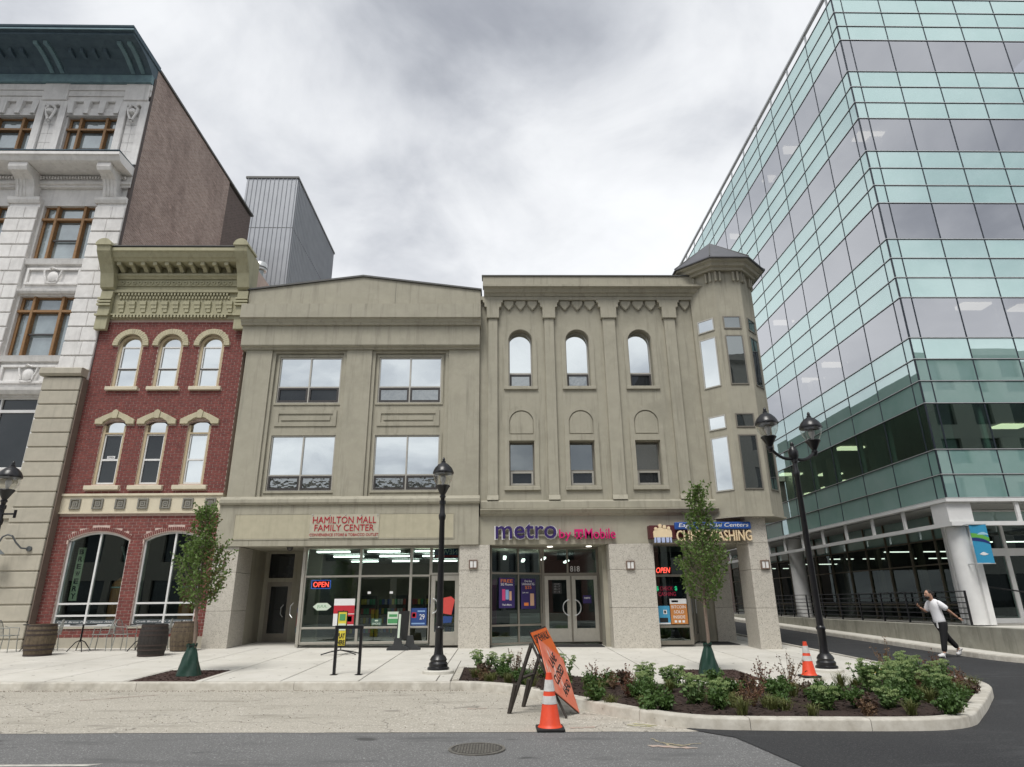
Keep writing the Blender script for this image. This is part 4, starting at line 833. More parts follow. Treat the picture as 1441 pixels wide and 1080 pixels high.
for i, (x, z) in enumerate(near):
    if i < 300: piece('brick', (BL-MO, .022, CH-MO), (x, 21.019, z), BRICK, bh, .003)
    else: stuff.box(x-(BL-MO)/2, x+(BL-MO)/2, 21.008, 21.03, z-(CH-MO)/2, z+(CH-MO)/2)
add('upper_bricks', stuff, BRICK, bh, kind='stuff')
for a, b in GW:        # soldier arch
    pts, c, zc, rr = seg_arc(a, b); t0 = math.asin((b-c)/rr); n = 34
    k = ('voussoir',)
    if k not in CACHE: CACHE[k] = MB().box(-.019, .019, -.015, .015, 0, .115).mesh('arch_brick', .003, False, BRICK)
    for i in range(n):
        t = -t0-.01+(2*t0+.02)*(i+.5)/n; o = link(bpy.data.objects.new('arch_brick', CACHE[k]), bh, (c+(rr+.03)*math.sin(t), 21.012, zc+(rr+.03)*math.cos(t))); o.rotation_euler = (0, t, 0)
    f = MB(); pi_ = [(c+(x-c)*.965, z-.03) for x, z in pts]
    for (p, q), (p2, q2) in zip(zip(pts, pts[1:]), zip(pi_, pi_[1:])): f.xz([p, q, (q[0], q[1]-.055), (p[0], p[1]-.055)], 21.10, 21.19)
    f.box(a, a+.05, 21.10, 21.19, 1.03, GS-.02); f.box(b-.05, b, 21.10, 21.19, 1.03, GS-.02); f.box(c-.028, c+.028, 21.101, 21.189, 1.10, GS+GR-.05)
    for z in (1.03, 1.31, 1.66): f.box(a+.05, b-.05, 21.102, 21.188, z, z+.055)
    w = add('shop_window', f, WHITE, bh)
    for s in (-1, 1):
        xa, xb = (a+.05, c-.028) if s < 0 else (c+.028, b-.05)
        for z0, z1 in ((1.085, 1.31), (1.365, 1.66)): add('pane', MB().box(xa, xb, 21.14, 21.15, z0, z1), STORE, w)
        up_ = [(x, z-.055) for x, z in pts if xa-.001 <= x <= xb+.001]
        zz_ = lambda x: zc+math.sqrt(rr*rr-(x-c)**2)-.055
        add('pane', MB().xz([(xa, 1.715), (xb, 1.715), (xb, zz_(xb))]+up_[::-1]+[(xa, zz_(xa))], 21.14, 21.15), STORE, w)
    add('sill', MB().box(a-.05, b+.05, 20.98, 21.1, .96, 1.03), LIME, bh)
    m_ = MB().box(a+.06, b-.06, 21.128, 21.134, 1.10, 1.21); add('frosted_band', m_, M('frosted_band', (.10, .12, .13), None, 5, .5, 0) if 'frosted_band' not in MAT else MAT['frosted_band'], w)
    text('print', 'Craft Brew Pub  House Ales', a+.12, b-.12, 1.13, 1.18, 21.127, WHT, w, .002, shear=.2)
add('plinth', MB().box(X0, X1, 20.97, 21.4, .1, .70), LIME, bh)
# trim band with square medallions
band = add('trim_band', MB().box(X0, X1+.03, 20.95, 21.3, 4.45, 5.05), CREAM, bh); add('band_mould', MB().box(X0, X1+.03, 20.90, 20.95, 5.0, 5.07), CREAM, band); add('band_mould', MB().box(X0, X1+.03, 20.92, 20.95, 4.43, 4.48), CREAM, band)
MED = M('grey_medallion', (.24, .23, .20))
for i in range(7):
    x = -13.70+.722*i; md = add('medallion', MB().wall(x-.17, x+.17, 4.57, 4.91, 20.90, 20.949, [(x-.115, x+.115, 4.625, 4.855)]), MED, bh, bev=.01)
    add('inner_square', MB().wall(x-.085, x+.085, 4.655, 4.825, 20.915, 20.949, [(x-.04, x+.04, 4.70, 4.78)]), MED, md); add('boss', MB().box(x-.028, x+.028, 20.91, 20.949, 4.712, 4.768), MED, md)
# upper windows
BLIND = M('roller_blind', (.80, .81, .82), None, 2, .7, 0)
for i, c in enumerate(TW):
    hd = MB(); hd.ring(c, 10.29, hw, .63, 20.93, 21.03, 20); add('hood', hd, HOODM, bh, bev=.01)
    f = MB(); f.ring(c, 10.29, hw-.10, hw, 21.06, 21.2, 18); f.box(c-hw, c-hw+.10, 21.06, 21.2, 8.76, 10.29); f.box(c+hw-.10, c+hw, 21.06, 21.2, 8.76, 10.29)
    w = add('window', f, TANW, bh); s = MB(); s.wall(c-hw+.10, c+hw-.10, 8.76, 10.29, 21.10, 21.19, [(c-hw+.15, c+hw-.15, 8.83, 9.42), (c-hw+.15, c+hw-.15, 9.49, 10.24)])
    add('sash', s, WHITE, w); add('check_rail', MB().box(c-hw+.1, c+hw-.1, 21.09, 21.10, 9.42, 9.46), SASH, w)
    arc = [(c+.33*math.cos(t), 10.29+.33*math.sin(t)) for t in [math.pi*k/14 for k in range(15)]]
    add('pane', MB().xz(arc, 21.15, 21.16), MIRR, w)
    for z0, z1 in ((8.83, 9.42), (9.49, 10.24)): add('pane', MB().box(c-hw+.15, c+hw-.15, 21.14, 21.15, z0, z1), MIRR, w)
    add('sill', MB().box(c-.55, c+.55, 20.90, 21.1, 8.63, 8.755), CREAM, bh, bev=.01)
    # second floor
    hd = MB(); hd.xz([(c-.65, 7.42), (c-.39, 7.42), (c-.36, 7.50), (c-.18, 7.62), (c, 7.66), (c+.18, 7.62), (c+.36, 7.50), (c+.39, 7.42), (c+.65, 7.42), (c+.65, 7.58), (c+.35, 7.74), (c+.12, 7.84), (c, 7.90), (c-.12, 7.84), (c-.35, 7.74), (c-.65, 7.58)], 20.92, 21.03)
    add('hood', hd, HOODM, bh, bev=.01); add('hood_keystone', MB().xz([(c-.07, 7.62), (c+.07, 7.62), (c+.10, 7.86), (c, 7.93), (c-.10, 7.86)], 20.89, 20.93), HOODM, bh)
    fill = MB().archfill(c, .39, 7.40, 21.02, 21.3, 10, rz=.16); add('arch_corner', fill, MORT, bh)
    hh = .39
    w = add('window', MB().wall(c-hh, c+hh, 5.38, 7.40, 21.06, 21.2, [(c-hh+.09, c+hh-.09, 5.40, 7.10), (c-hh+.09, c+hh-.09, 7.15, 7.41)]), TANW, bh)
    add('pane', MB().xz([(c-.30, 7.15), (c+.30, 7.15), (c+.30, 7.42), (c+.2, 7.50), (c, 7.55), (c-.2, 7.50), (c-.30, 7.42)], 21.15, 21.16), MIRR, w)
    add('sash', MB().wall(c-.30, c+.30, 5.40, 7.10, 21.10, 21.19, [(c-.255, c+.255, 5.46, 6.19), (c-.255, c+.255, 6.25, 7.05)]), WHITE, w)
    for z0, z1 in ((5.46, 6.19), (6.25, 7.05)): add('pane', MB().box(c-.255, c+.255, 21.14, 21.15, z0, z1), MIRR if i == 2 else DGL, w)
    add('sill', MB().box(c-.56, c+.56, 20.90, 21.1, 5.20, 5.335), CREAM, bh, bev=.01)
poster('open_card', 'small OPEN card in the second floor left window of the brick house', -12.98-.12, -12.98+.14, 6.27, 6.36, 21.135, WHT, [('OPEN', .1, .9, .2, .8, BLKP)], 'card')
# cornice
add('cornice_wall', MB().box(X0-.1, X1, 20.94, 21.4, 11.3, 13.8), OLIVE, bh)
add('crown_moulding', run(X0+.05, X1-.3, [(21.0, 13.34), (20.42, 13.34), (20.36, 13.42), (20.30, 13.46), (20.22, 13.60), (20.16, 13.64), (20.16, 13.76), (21.0, 13.80)]), OLIVE, bh)
add('coping', MB().box(X0, X1-.25, 20.14, 21.1, 13.802, 13.84), CAPM, bh)
xs = [-13.65+i*.425 for i in range(10)]
for x in xs: add('modillion', run(x-.07, x+.07, [(20.938, 13.05), (20.80, 13.08), (20.62, 13.20), (20.45, 13.22), (20.45, 13.338), (20.938, 13.338)]), OLIVE, bh)
add('moulding', run(X0+.1, X1-.3, [(20.938, 12.86), (20.86, 12.86), (20.82, 12.92), (20.76, 12.96), (20.76, 13.04), (20.938, 13.04)]), OLIVE, bh)
rb = add('rosette_band', MB().box(X0+.2, X1-.4, 20.90, 20.938, 12.60, 12.84), OLIVE, bh)
for i in range(20):
    x = -13.65+i*.204; o = MB().ring(x, 12.72, .035, .08, 20.87, 20.899, 10, 0, 2*math.pi); add('rosette', o, OLIVE, rb)
def blocks(name, x0, n, st, w, z0, z1, y0, mat, parent):
    for i in range(n): piece(name, (w, 20.938-y0, z1-z0), (x0+i*st, (y0+20.938)/2, (z0+z1)/2), mat, parent, .006)
add('moulding', run(X0+.1, X1-.3, [(20.938, 12.32), (20.84, 12.32), (20.84, 12.42), (20.90, 12.46), (20.938, 12.46)]), OLIVE, bh)
blocks('dentil', -13.68, 34, .117, .065, 12.20, 12.30, 20.85, OLIVE, bh); blocks('dentil', -13.62, 34, .117, .065, 12.08, 12.18, 20.88, OLIVE, bh)
for i in range(11):
    x = -13.55+i*.385; add('corbel', MB().box(x-.11, x+.11, 20.86, 20.938, 11.84, 11.98).box(x-.08, x+.11, 20.88, 20.938, 11.70, 11.84).box(x-.03, x+.11, 20.90, 20.938, 11.56, 11.70), OLIVE, bh)
blocks('dentil', -13.70, 34, .119, .075, 11.33, 11.43, 20.84, OLIVE, bh)
add('moulding', MB().box(X0+.1, X1-.3, 20.85, 20.938, 11.432, 11.48), OLIVE, bh)
for x0, x1 in ((X0-.12, X0+.36), (X1-.42, X1+.02)):
    c = (x0+x1)/2; w = (x1-x0)/2
    br = add('end_bracket', run(x0, x1, [(20.93, 12.35), (20.70, 12.45), (20.62, 12.7), (20.55, 12.95), (20.40, 13.2), (20.22, 13.42), (20.10, 13.6), (20.06, 13.8), (20.93, 13.8)]), OLIVE, bh, bev=.01)
    add('bracket_cap', MB().prism([(x0-.04+(x1-x0+.08)*(1-math.cos(t))/2, 0, 13.802+.26*math.sin(t)) for t in [math.pi*k/10 for k in range(11)]], (0, 20.02, 0), (0, 20.95, 0)), OLIVE, br)
    add('bracket_stem', MB().box(x0+.03, x1-.03, 20.78, 20.935, 10.85, 12.35), OLIVE, br, bev=.01)
    for z in (11.35, 11.75, 11.87, 11.99): add('bracket_rib', MB().box(x0, x1, 20.70, 20.779, z, z+.07), OLIVE, br)
add('body', MB().box(X0, X1, 22.8, 36, .3, 13.3), MORT, bh)
add('side_wall', MB().box(X1-.1, X1-.002, 21.4, 22.8, 11, 13.5), MORT, bh)
# brewery room seen through the arches
br = thing('brewery_interior', 'dark brewery room with copper tank behind the arched shop windows', 'interior', (-11.6, 24, .4))
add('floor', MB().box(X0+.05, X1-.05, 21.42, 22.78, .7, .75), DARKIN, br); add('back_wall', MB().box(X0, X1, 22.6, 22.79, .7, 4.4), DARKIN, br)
CU = M('tank_copper', (.50, .19, .07), (.36, .12, .045), 3, .4, .03, metal=.3)
for k, x in enumerate((-12.2, -9.95)):
    t = add('copper_tank', MB().lathe([(.42, .76), (.42, 2.2), (.38, 2.35), (.2, 2.5), (.06, 2.55)], (x, 22.05, 0), 28), CU, br, smooth=True); add('tank_band', MB().lathe([(.425, 2.16), (.43, 2.16), (.43, 2.2), (.425, 2.2)], (x, 22.05, 0), 28), MULW, t)
    add('flue', MB().tube((x+.05, 22.05, 2.5), (x-.45, 22.2, 3.5), .045), MULW, t)
bs = thing('brewery_board', 'tall cream board with vertical letters hanging inside the left arch', 'sign', (-13.3, 21.4, 1.8)); add('board', MB().box(-13.53, -13.29, 21.32, 21.35, 1.78, 3.40), M('cream_board', (.62, .58, .42)), bs)
for i, ch in enumerate('BREWERY'): text('letter', ch, -13.48, -13.34, 3.19-i*.225, 3.35-i*.225, 21.318, BLKP, bs, .004, bold=.03)
# ---------------------------------------------------------------- white terracotta block
wb = thing('white_terracotta_building', 'tall white terracotta building with copper cornice and bare brick side wall', 'building', (-17, 21, .4))
XR, XL = -14.19, -30.0
PERIOD = 3.33
wx = [(-17.38-PERIOD*k, -15.32-PERIOD*k) for k in range(4)]       # window bays
rows = [(17.97, 20.36), (13.76, 16.15), (9.92, 12.30)]
hol = [(a, b, z0, z1) for a, b in wx for z0, z1 in rows]
hol += [(a-.1, b-.15, 5.96, 8.46) for a, b in wx]
add('wall', MB().wall(XL, XR-.001, 5.6, 21.9, 21.12, 21.5, hol), TERRA, wb)
def wwin(a, b, z0, z1, frame, split, bars, Y=21.25, gm=None):
    f = MB(); f.wall(a, b, z0, z1, Y, Y+.12, [(x0, x1, p, q) for x0, x1 in bars for p, q in ((z0+.06, split-.05), (split+.05, z1-.06))]); w = add('window', f, frame, wb)
    for x0, x1 in bars:
        for p, q in ((z0+.06, split-.05), (split+.05, z1-.06)): add('pane', MB().box(x0, x1, Y+.06, Y+.07, p, q), gm or WG, w)
    return w
WG = glass('pale_window_glass', (.25, .30, .31), (.85, .9, .92), .22, 1.5, .03, .8, back=(.10, .12, .13))
for a, b in wx:
    for k, (z0, z1) in enumerate(rows):
        w_ = b-a; bars = [(a+.10, a+.45), (a+.58, b-.58), (b-.45, b-.10)]; split = z1-.58
        w = wwin(a, b, z0, z1, OAK, split, bars)
        for x in (a+.515, b-.515): add('mullion_post', MB().box(x-.05, x+.05, 21.14, 21.25, z0, z1), OAK, w, bev=.01)
        add('transom_bar', MB().box(a, b, 21.15, 21.25, split-.045, split+.045), OAK, w); add('check_rail', MB().box(a+.58, b-.58, 21.20, 21.25, (z0+split)/2-.03, (z0+split)/2+.03), SASH, w)
        if k: add('sill_moulding', run(a-.12, b+.12, [(21.119, z0-.22), (21.0, z0-.20), (20.96, z0-.06), (20.94, z0-.002), (21.119, z0-.002)]), TERRA, wb)
    # ground and mezzanine glazing
    bars = [(a-.02, a+.20), (a+.26, b-.62), (b-.56, b-.21)]; wwin(a-.1, b-.15, 5.96, 8.46, WHITE, 7.97, bars, gm=DGL)
    for zc in (13.08, 9.26):
        z0, z1 = zc-.34, zc+.34; pf = add('spandrel_panel', MB().wall(a+.05, b-.05, z0, z1, 21.03, 21.119, [(a+.14, b-.14, z0+.09, z1-.09)]), TERRA, wb, bev=.01)
        c = (a+b)/2; cart = MB().lathe([(.0, -.10), (.12, -.08), (.19, 0), (.12, .06), (0, .08)], n=16); cart.v = [(c+x, 21.05-.6*max(z, -.05), zc+y*1.15) for x, y, z in cart.v]
        add('cartouche', cart, TERRA, pf, smooth=True)
        sw_ = MB()
        for s in (-1, 1): sw_.path([(c+s*(.20+.03*k), 21.02, zc-.22+.10*k+.04*math.sin(k*2)) for k in range(5)], .035, 6)
        sw_.path([(c-.2, 21.02, zc-.27), (c, 21.0, zc-.31), (c+.2, 21.02, zc-.27)], .035, 6); sw_.path([(c-.12, 21.0, zc+.27), (c-.04, 20.98, zc+.33), (c+.13, 21.0, zc+.25)], .03, 6)
        add('scrollwork', sw_, TERRA, pf)
    add('string_course', run(a-.2, b+.2, [(21.119, 12.36), (21.02, 12.36), (20.96, 12.44), (20.94, 12.52), (21.119, 12.56)]), TERRA, wb); add('string_course', run(a-.2, b+.2, [(21.119, 8.52), (21.0, 8.52), (20.92, 8.64), (20.90, 8.74), (21.119, 8.78)]), TERRA, wb)
    # flared voussoirs over the top windows
    for i in range(4):
        x = a+.12+(b-a-.24)*i/3; sl = (i-1.5)*.04; add('keystone', MB().xz([(x-.10, 20.42), (x+.10, 20.42), (x+.14+sl, 21.05), (x-.14+sl, 21.05)], 20.94, 21.119), TERRA, wb, bev=.01)
    add('lintel', MB().box(a-.1, b+.1, 21.04, 21.118, 20.38, 20.72), TERRA, wb)
piers = [(XR-1.12, XR)]+[(wx[k][0]-(PERIOD-(wx[k][1]-wx[k][0]))+.06, wx[k][0]-.06) for k in range(3)]
for a, b in piers:
    c = (a+b)/2; CH_ = .557; z = 8.78; i = 0
    while z < 16.0:
        h = min(CH_, 16.15-z); off = (b-a)*(.48 if i % 2 else .58)
        for p, q in ((a, a+off), (a+off, b)): piece('terracotta_block', (round(q-p-.006, 3), .20, round(h-.05, 3)), ((p+q)/2, 21.02, z+h/2), TERRA, wb, .018)
        z += CH_; i += 1
    add('pier_core', MB().box(a+.02, b-.004, 20.98, 21.119, 8.78, 16.15), TERRA, wb)
    add('pier_capital', run(a-.06, b, [(21.119, 16.15), (20.92, 16.15), (20.86, 16.26), (20.84, 16.38), (21.119, 16.38)]), TERRA, wb)
    # console under the balcony cornice
    prof = [(21.119, 16.38), (20.85, 16.38), (20.80, 16.5), (20.74, 16.75), (20.62, 17.0), (20.40, 17.1), (20.22, 17.12), (20.16, 17.25), (20.16, 17.42), (21.119, 17.42)]
    cs = add('console', run(a+.22, b-.38 if b == XR else b-.22, prof), TERRA, wb, bev=.015)
    for k in range(3): add('console_flute', run(a+.30+k*.13, a+.36+k*.13, [(y-.025, z_) for y, z_ in prof[1:7]]+[(20.9, 17.1), (20.9, 16.5)]), TERRA, cs)
    # panelled pilaster of the top storey
    pl = add('pilaster', MB().wall(a, b-.002, 17.95, 21.05, 20.96, 21.119, [(a+.28, b-.28, 18.2, 20.8)]), TERRA, wb, bev=.008)
    for i in range(6):
        z0 = 18.22+i*.43
        for s, (p, q) in enumerate(((a+.30, c-.004), (c+.004, b-.30))):
            piece('terracotta_tile', (round(q-p, 3), .05, .422), ((p+q)/2, 21.09, z0+.2+(.0 if s else .0)), TERRA, pl, .006)
    orn = MB()
    for s in (-1, 1): orn.path([(c+s*.04, 20.94, 20.1), (c+s*.14, 20.93, 20.35), (c+s*.20, 20.92, 20.62), (c+s*.08, 20.90, 20.72), (c+s*.22, 20.92, 20.85)], .05, 7)
    orn.lathe([(.0, -.10), (.13, -.05), (.15, .05), (.08, .16), (0, .2)], (c, 20.94, 20.45), 10); orn.lathe([(0, -.09), (.08, 0), (0, .1)], (c, 20.95, 19.98), 8)
    add('pilaster_ornament', orn, TERRA, pl, smooth=True); add('pilaster_cap', MB().box(a+.08, b-.06, 20.90, 21.119, 21.05, 21.95), TERRA, wb, bev=.02)
for z0, z1, y in ((21.05, 21.28, 21.0), (21.29, 21.55, 20.96), (21.56, 21.86, 20.92)): add('frieze_course', MB().box(XL, XR-.003, y, 21.12, z0, z1), TERRA, wb, bev=.01)
add('balcony_cornice', run(XL, XR-.02, [(21.119, 17.42), (20.20, 17.42), (20.10, 17.46), (20.02, 17.60), (19.96, 17.64), (19.96, 17.76), (21.119, 17.80)]), TERRA, wb); add('balcony_flashing', MB().box(XL, XR-.02, 19.94, 21.1, 17.802, 17.83), COPPER, wb)
for i in range(60):
    x = XR-.25-i*.11; piece('dentil', (.06, .09, .12), (x, 20.92, 17.28), TERRA, wb, .008)
add('dentil_course', MB().box(XL, XR-.02, 20.98, 21.119, 16.9, 17.40), TERRA, wb); add('bead_course', run(XL, XR-.02, [(20.979, 16.98), (20.90, 17.0), (20.90, 17.1), (20.979, 17.12)]), TERRA, wb)
# copper cornice
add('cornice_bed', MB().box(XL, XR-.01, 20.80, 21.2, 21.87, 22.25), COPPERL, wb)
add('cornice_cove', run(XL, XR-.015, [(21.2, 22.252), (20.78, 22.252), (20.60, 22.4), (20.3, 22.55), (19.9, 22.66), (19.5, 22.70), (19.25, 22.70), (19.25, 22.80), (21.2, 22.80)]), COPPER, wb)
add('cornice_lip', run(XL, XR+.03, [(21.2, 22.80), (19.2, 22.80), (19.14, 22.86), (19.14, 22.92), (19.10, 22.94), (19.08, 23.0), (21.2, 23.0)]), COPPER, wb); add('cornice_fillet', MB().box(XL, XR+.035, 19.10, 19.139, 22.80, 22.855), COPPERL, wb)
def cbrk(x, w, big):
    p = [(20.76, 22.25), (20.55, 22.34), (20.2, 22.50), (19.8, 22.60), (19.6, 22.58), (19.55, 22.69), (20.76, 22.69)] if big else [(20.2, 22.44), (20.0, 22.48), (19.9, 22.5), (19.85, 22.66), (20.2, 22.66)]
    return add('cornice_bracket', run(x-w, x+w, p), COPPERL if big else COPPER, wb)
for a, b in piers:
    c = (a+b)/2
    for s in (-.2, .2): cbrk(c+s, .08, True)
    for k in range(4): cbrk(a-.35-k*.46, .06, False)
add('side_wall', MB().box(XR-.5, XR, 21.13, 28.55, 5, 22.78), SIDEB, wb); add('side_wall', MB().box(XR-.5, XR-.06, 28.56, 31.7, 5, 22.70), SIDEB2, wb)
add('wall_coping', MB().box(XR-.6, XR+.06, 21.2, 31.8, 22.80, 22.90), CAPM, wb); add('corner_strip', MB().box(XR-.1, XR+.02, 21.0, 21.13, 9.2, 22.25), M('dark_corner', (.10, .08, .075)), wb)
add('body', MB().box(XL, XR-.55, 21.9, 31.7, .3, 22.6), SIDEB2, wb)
# tan stone ground pier
for a, b in ((-15.5, -14.22),):
    z = .2; i = 0
    while z < 9.0:
        h = .49; zt = min(z+h, 9.05)
        piece('stone_course', (round(b-a, 3), .42, round(zt-z-.045, 3)), ((a+b)/2, 20.87, (z+zt)/2), LIME, wb, .015); z += h; i += 1
    add('pier_core', MB().box(a+.03, b-.03, 20.70, 21.1, .2, 9.0), LIME, wb); add('pier_top', run(a-.10, b+.02, [(21.118, 9.052), (20.62, 9.052), (20.55, 9.12), (20.55, 9.30), (20.62, 9.34), (21.118, 9.34)]), LIME, wb)
add('pier_edge', MB().box(-14.21, -14.17, 20.72, 21.1, .2, 9.0), M('pier_brown_joint', (.20, .155, .125)), wb)  # narrow strip at the pier's right edge, darker brown than the stone
add('ground_wall', MB().wall(XL, -15.51, .3, 5.59, 21.0, 21.4, [(-30, -16.05, .9, 4.0)]), LIME, wb); f = add('shop_frame', MB().wall(-22, -15.95, .9, 4.05, 20.96, 21.05, [(-21.9, -19.0, 1, 3.95), (-18.9, -16.03, 1, 3.95)]), WHITE, wb)
for a, b in ((-21.9, -19.0), (-18.9, -16.03)): add('pane', MB().box(a, b, 21.01, 21.02, 1, 3.95), DGL, f)
pn = add('sign_panel', MB().wall(-22, -15.62, 4.3, 5.4, 20.93, 20.999, [(-21.8, -15.85, 4.5, 5.2)]), LIME, wb); add('dentil_band', MB().box(-22, -15.55, 20.90, 21.0, 5.60, 5.85), LIME, wb)
for i in range(24): piece('dentil', (.10, .06, .10), (-15.7-i*.2, 20.87, 5.72), LIME, pn, .01)
gl = add('gooseneck_lamp', MB().path([(-14.62, 20.66, 3.32), (-14.75, 20.45, 3.33), (-14.88, 20.35, 3.5), (-14.98, 20.3, 3.68), (-15.12, 20.28, 3.72), (-15.25, 20.27, 3.66), (-15.32, 20.27, 3.5), (-15.34, 20.27, 3.38)], .025), M('lamp_grey', (.10, .11, .115), None, 8, .45, 0), wb, smooth=True)
add('shade', MB().lathe([(.05, .02), (.07, -.06), (.22, -.20), (.23, -.22)], (-15.34, 20.27, 3.36), 20), M('shade_grey', (.22, .25, .27), None, 8, .4, 0), gl, smooth=True); add('wall_plate', MB().tube((-14.62, 20.66, 3.32), (-14.62, 20.60, 3.32), .08), MAT['lamp_grey'], gl)
# ---------------------------------------------------------------- metal clad block behind and flue
mb_ = thing('metal_clad_block', 'grey ribbed metal clad tower block rising behind the gabled roof', 'building', (-14.5, 36, 0))
BX0, BX1, BY0, BY1, BZ = -15.85, -12.65, 34.0, 43.2, 27.1
add('body', MB().box(BX0, BX1, BY0, BY1, 5, BZ), METALP, mb_); add('parapet_cap', MB().box(BX0-.06, BX1+.06, BY0-.06, BY1+.06, BZ, BZ+.14), CAPM, mb_)
for i in range(12): piece('rib', (.03, .035, BZ-10), (BX0+.12+i*.27, BY0-.026, (BZ+10)/2), METALP, mb_, .006)
for i in range(34): piece("rib", (.03, .04, BZ-10), (BX1+.026, BY0+.15+i*.268, (BZ+10)/2), METALP, mb_, .006)
for z in (15, 19.5, 23.5): add('seam', MB().box(BX0, BX1+.012, BY0-.012, BY1, z, z+.03), CAPM, mb_)
fl = thing('roof_flue', 'round pale metal flue with a cap beside the olive cornice', 'chimney', (-9.9, 24, 13)); x, y = -10.07, 24.0
add('pipe', MB().tube((x, y, 12), (x, y, 15.1), .17, n=20), M('flue_metal', (.38, .42, .43), None, 4, .4, 0, metal=.4), fl, smooth=True); add('cap', MB().lathe([(.26, 0), (.27, .05), (.27, .3), (.22, .36)], (x, y, 14.95), 20), MULW, fl, smooth=True); add('cap_band', MB().lathe([(.275, 0), (.275, .06)], (x, y, 15.02), 20), CAPM, fl)
# ---------------------------------------------------------------- glass office block on the right
gb = thing('glass_office_block', 'tall teal glass office block with banded curtain wall and white base', 'building', (20, 21, .1))
GX, GY = 14.60, 20.50
VZ = [(6.30, 7.92), (10.35, 11.94), (14.38, 15.97), (18.39, 19.99), (22.41, 24.11)]
ZR = [4.69, 5.46, 6.30]; kinds = ['s', 's']
for k, (a, b) in enumerate(VZ):
    kinds.append('v'); ZR.append(b)
    top = VZ[k+1][0] if k < 4 else 26.45
    for i in (1, 2, 3): ZR.append(b+(top-b)*i/3); kinds.append('s')
LY = [GY, GY+.43]+[GY+.43+2.02*i for i in range(1, 14)]          # left face joints (Y)
FX = [GX, GX+.42]+[GX+.42+1.66*i for i in range(1, 6)]            # front joints (X)
PC = {}
def pane_box(name, dims, c, mat):
    k = (name, tuple(round(d, 2) for d in dims), mat.name)
    if k not in PC: x, y, z = [d/2 for d in dims]; PC[k] = MB().box(-x, x, -y, y, -z, z).mesh(name, 0, False, mat)
    return link(bpy.data.objects.new(name, PC[k]), gb, c)
for (z0, z1), kd in zip(zip(ZR, ZR[1:]), kinds):
    low = z0 < 8 and kd == 'v'
    mt = (VISG if low else VIS) if kd == 'v' else SPAN; nm = 'vision_pane' if kd == 'v' else 'spandrel_panel'
    for y0, y1 in zip(LY, LY[1:]): pane_box(nm, (.02, y1-y0-.012, z1-z0-.012), (GX+.012, (y0+y1)/2, (z0+z1)/2), mt)
    for x0, x1 in zip(FX, FX[1:]): pane_box(nm, (x1-x0-.012, .02, z1-z0-.012), ((x0+x1)/2, GY+.012, (z0+z1)/2), mt)
for y in LY[1:]: add('vertical_mullion', MB().box(GX-.010, GX+.06, y-.020, y+.020, 4.70, 26.45), MULL, gb)
for x in FX[1:]: add('vertical_mullion', MB().box(x-.020, x+.020, GY-.010, GY+.06, 4.70, 26.45), MULL, gb)
add('corner_mullion', MB().box(GX-.007, GX+.04, GY-.007, GY+.04, 4.70, 26.45), MULL, gb)
for z in ZR:
    add('horizontal_mullion', MB().box(GX-.018, GX+.06, GY-.018, LY[-1], z-.020, z+.020), MULL, gb); add('mullion_cap', MB().box(GX-.029, GX-.019, GY-.029, LY[-1], z-.004, z+.020), MULW, gb)
    add('horizontal_mullion', MB().box(GX+.061, FX[-1], GY-.018, GY+.06, z-.019, z+.019), MULL, gb); add('mullion_cap', MB().box(GX-.018, FX[-1], GY-.029, GY-.019, z-.004, z+.020), MULW, gb)
# roof screen
for y in LY: add('screen_post', MB().box(GX+.02, GX+.10, y-.03, y+.03, 26.48, 27.05), MULW, gb)
add('screen_rail', MB().box(GX-.03, GX+.12, GY, LY[-1], 27.05, 27.16), MULW, gb); add('screen_rail', MB().box(GX+.121, FX[-1], GY, GY+.12, 27.05, 27.16), MULW, gb)
# floors, office cores
EX, EY = FX[-1], LY[-1]
for k, (a, b) in enumerate(VZ):
    add('office_floor', MB().box(GX+.2, EX, GY+.2, EY, a-.45, a-.10), OFFG, gb); add('office_ceiling', MB().box(GX+.2, EX, GY+.2, EY, b+.05, b+.12), OFFW, gb)
    add('office_core', MB().box(GX+6.5, EX, GY+5.0, EY, a-.1, b+.05), OFFG if k else OFFW, gb)  # lowest core coloured white to brighten the dark glass band
    for y in LY[2::1]: add('office_mullion_return', MB().box(GX+.15, GX+.26, y+.03, y+.16, a-.1, b+.05), OFFW, gb)
    for x in FX[2:]: add('office_mullion_return', MB().box(x-.16, x-.03, GY+.15, GY+.26, a-.1, b+.05), OFFW, gb)
    for i in range(11):
        for j in range(3):
            if random.random() < (.24 if k else .22): yy = GY+1.0+i*2.02+random.uniform(-.3, .3); xx = GX+1.0+j*2.2; add('ceiling_light', MB().box(xx-.55, xx+.55, yy-.28, yy+.28, b-.02, b+.045), M('office_panel', (.9, .8, .6)) if False else OPAN if 'OPAN' in globals() else globals().setdefault('OPAN', emis('office_light', (1.0, .86, .62), 1.3)), gb)
for j in range(7): add('office_column', MB().box(GX+1.0, GX+1.5, GY+1+j*4, GY+1.5+j*4, 6.2, 26), OFFW, gb)
add('back_mass', MB().box(GX+.3, 40, EY, EY+.3, 4.7, 26.4), OFFG, gb); add('roof', MB().box(GX+.2, EX, GY+.2, EY, 26.3, 26.44), OFFG, gb)
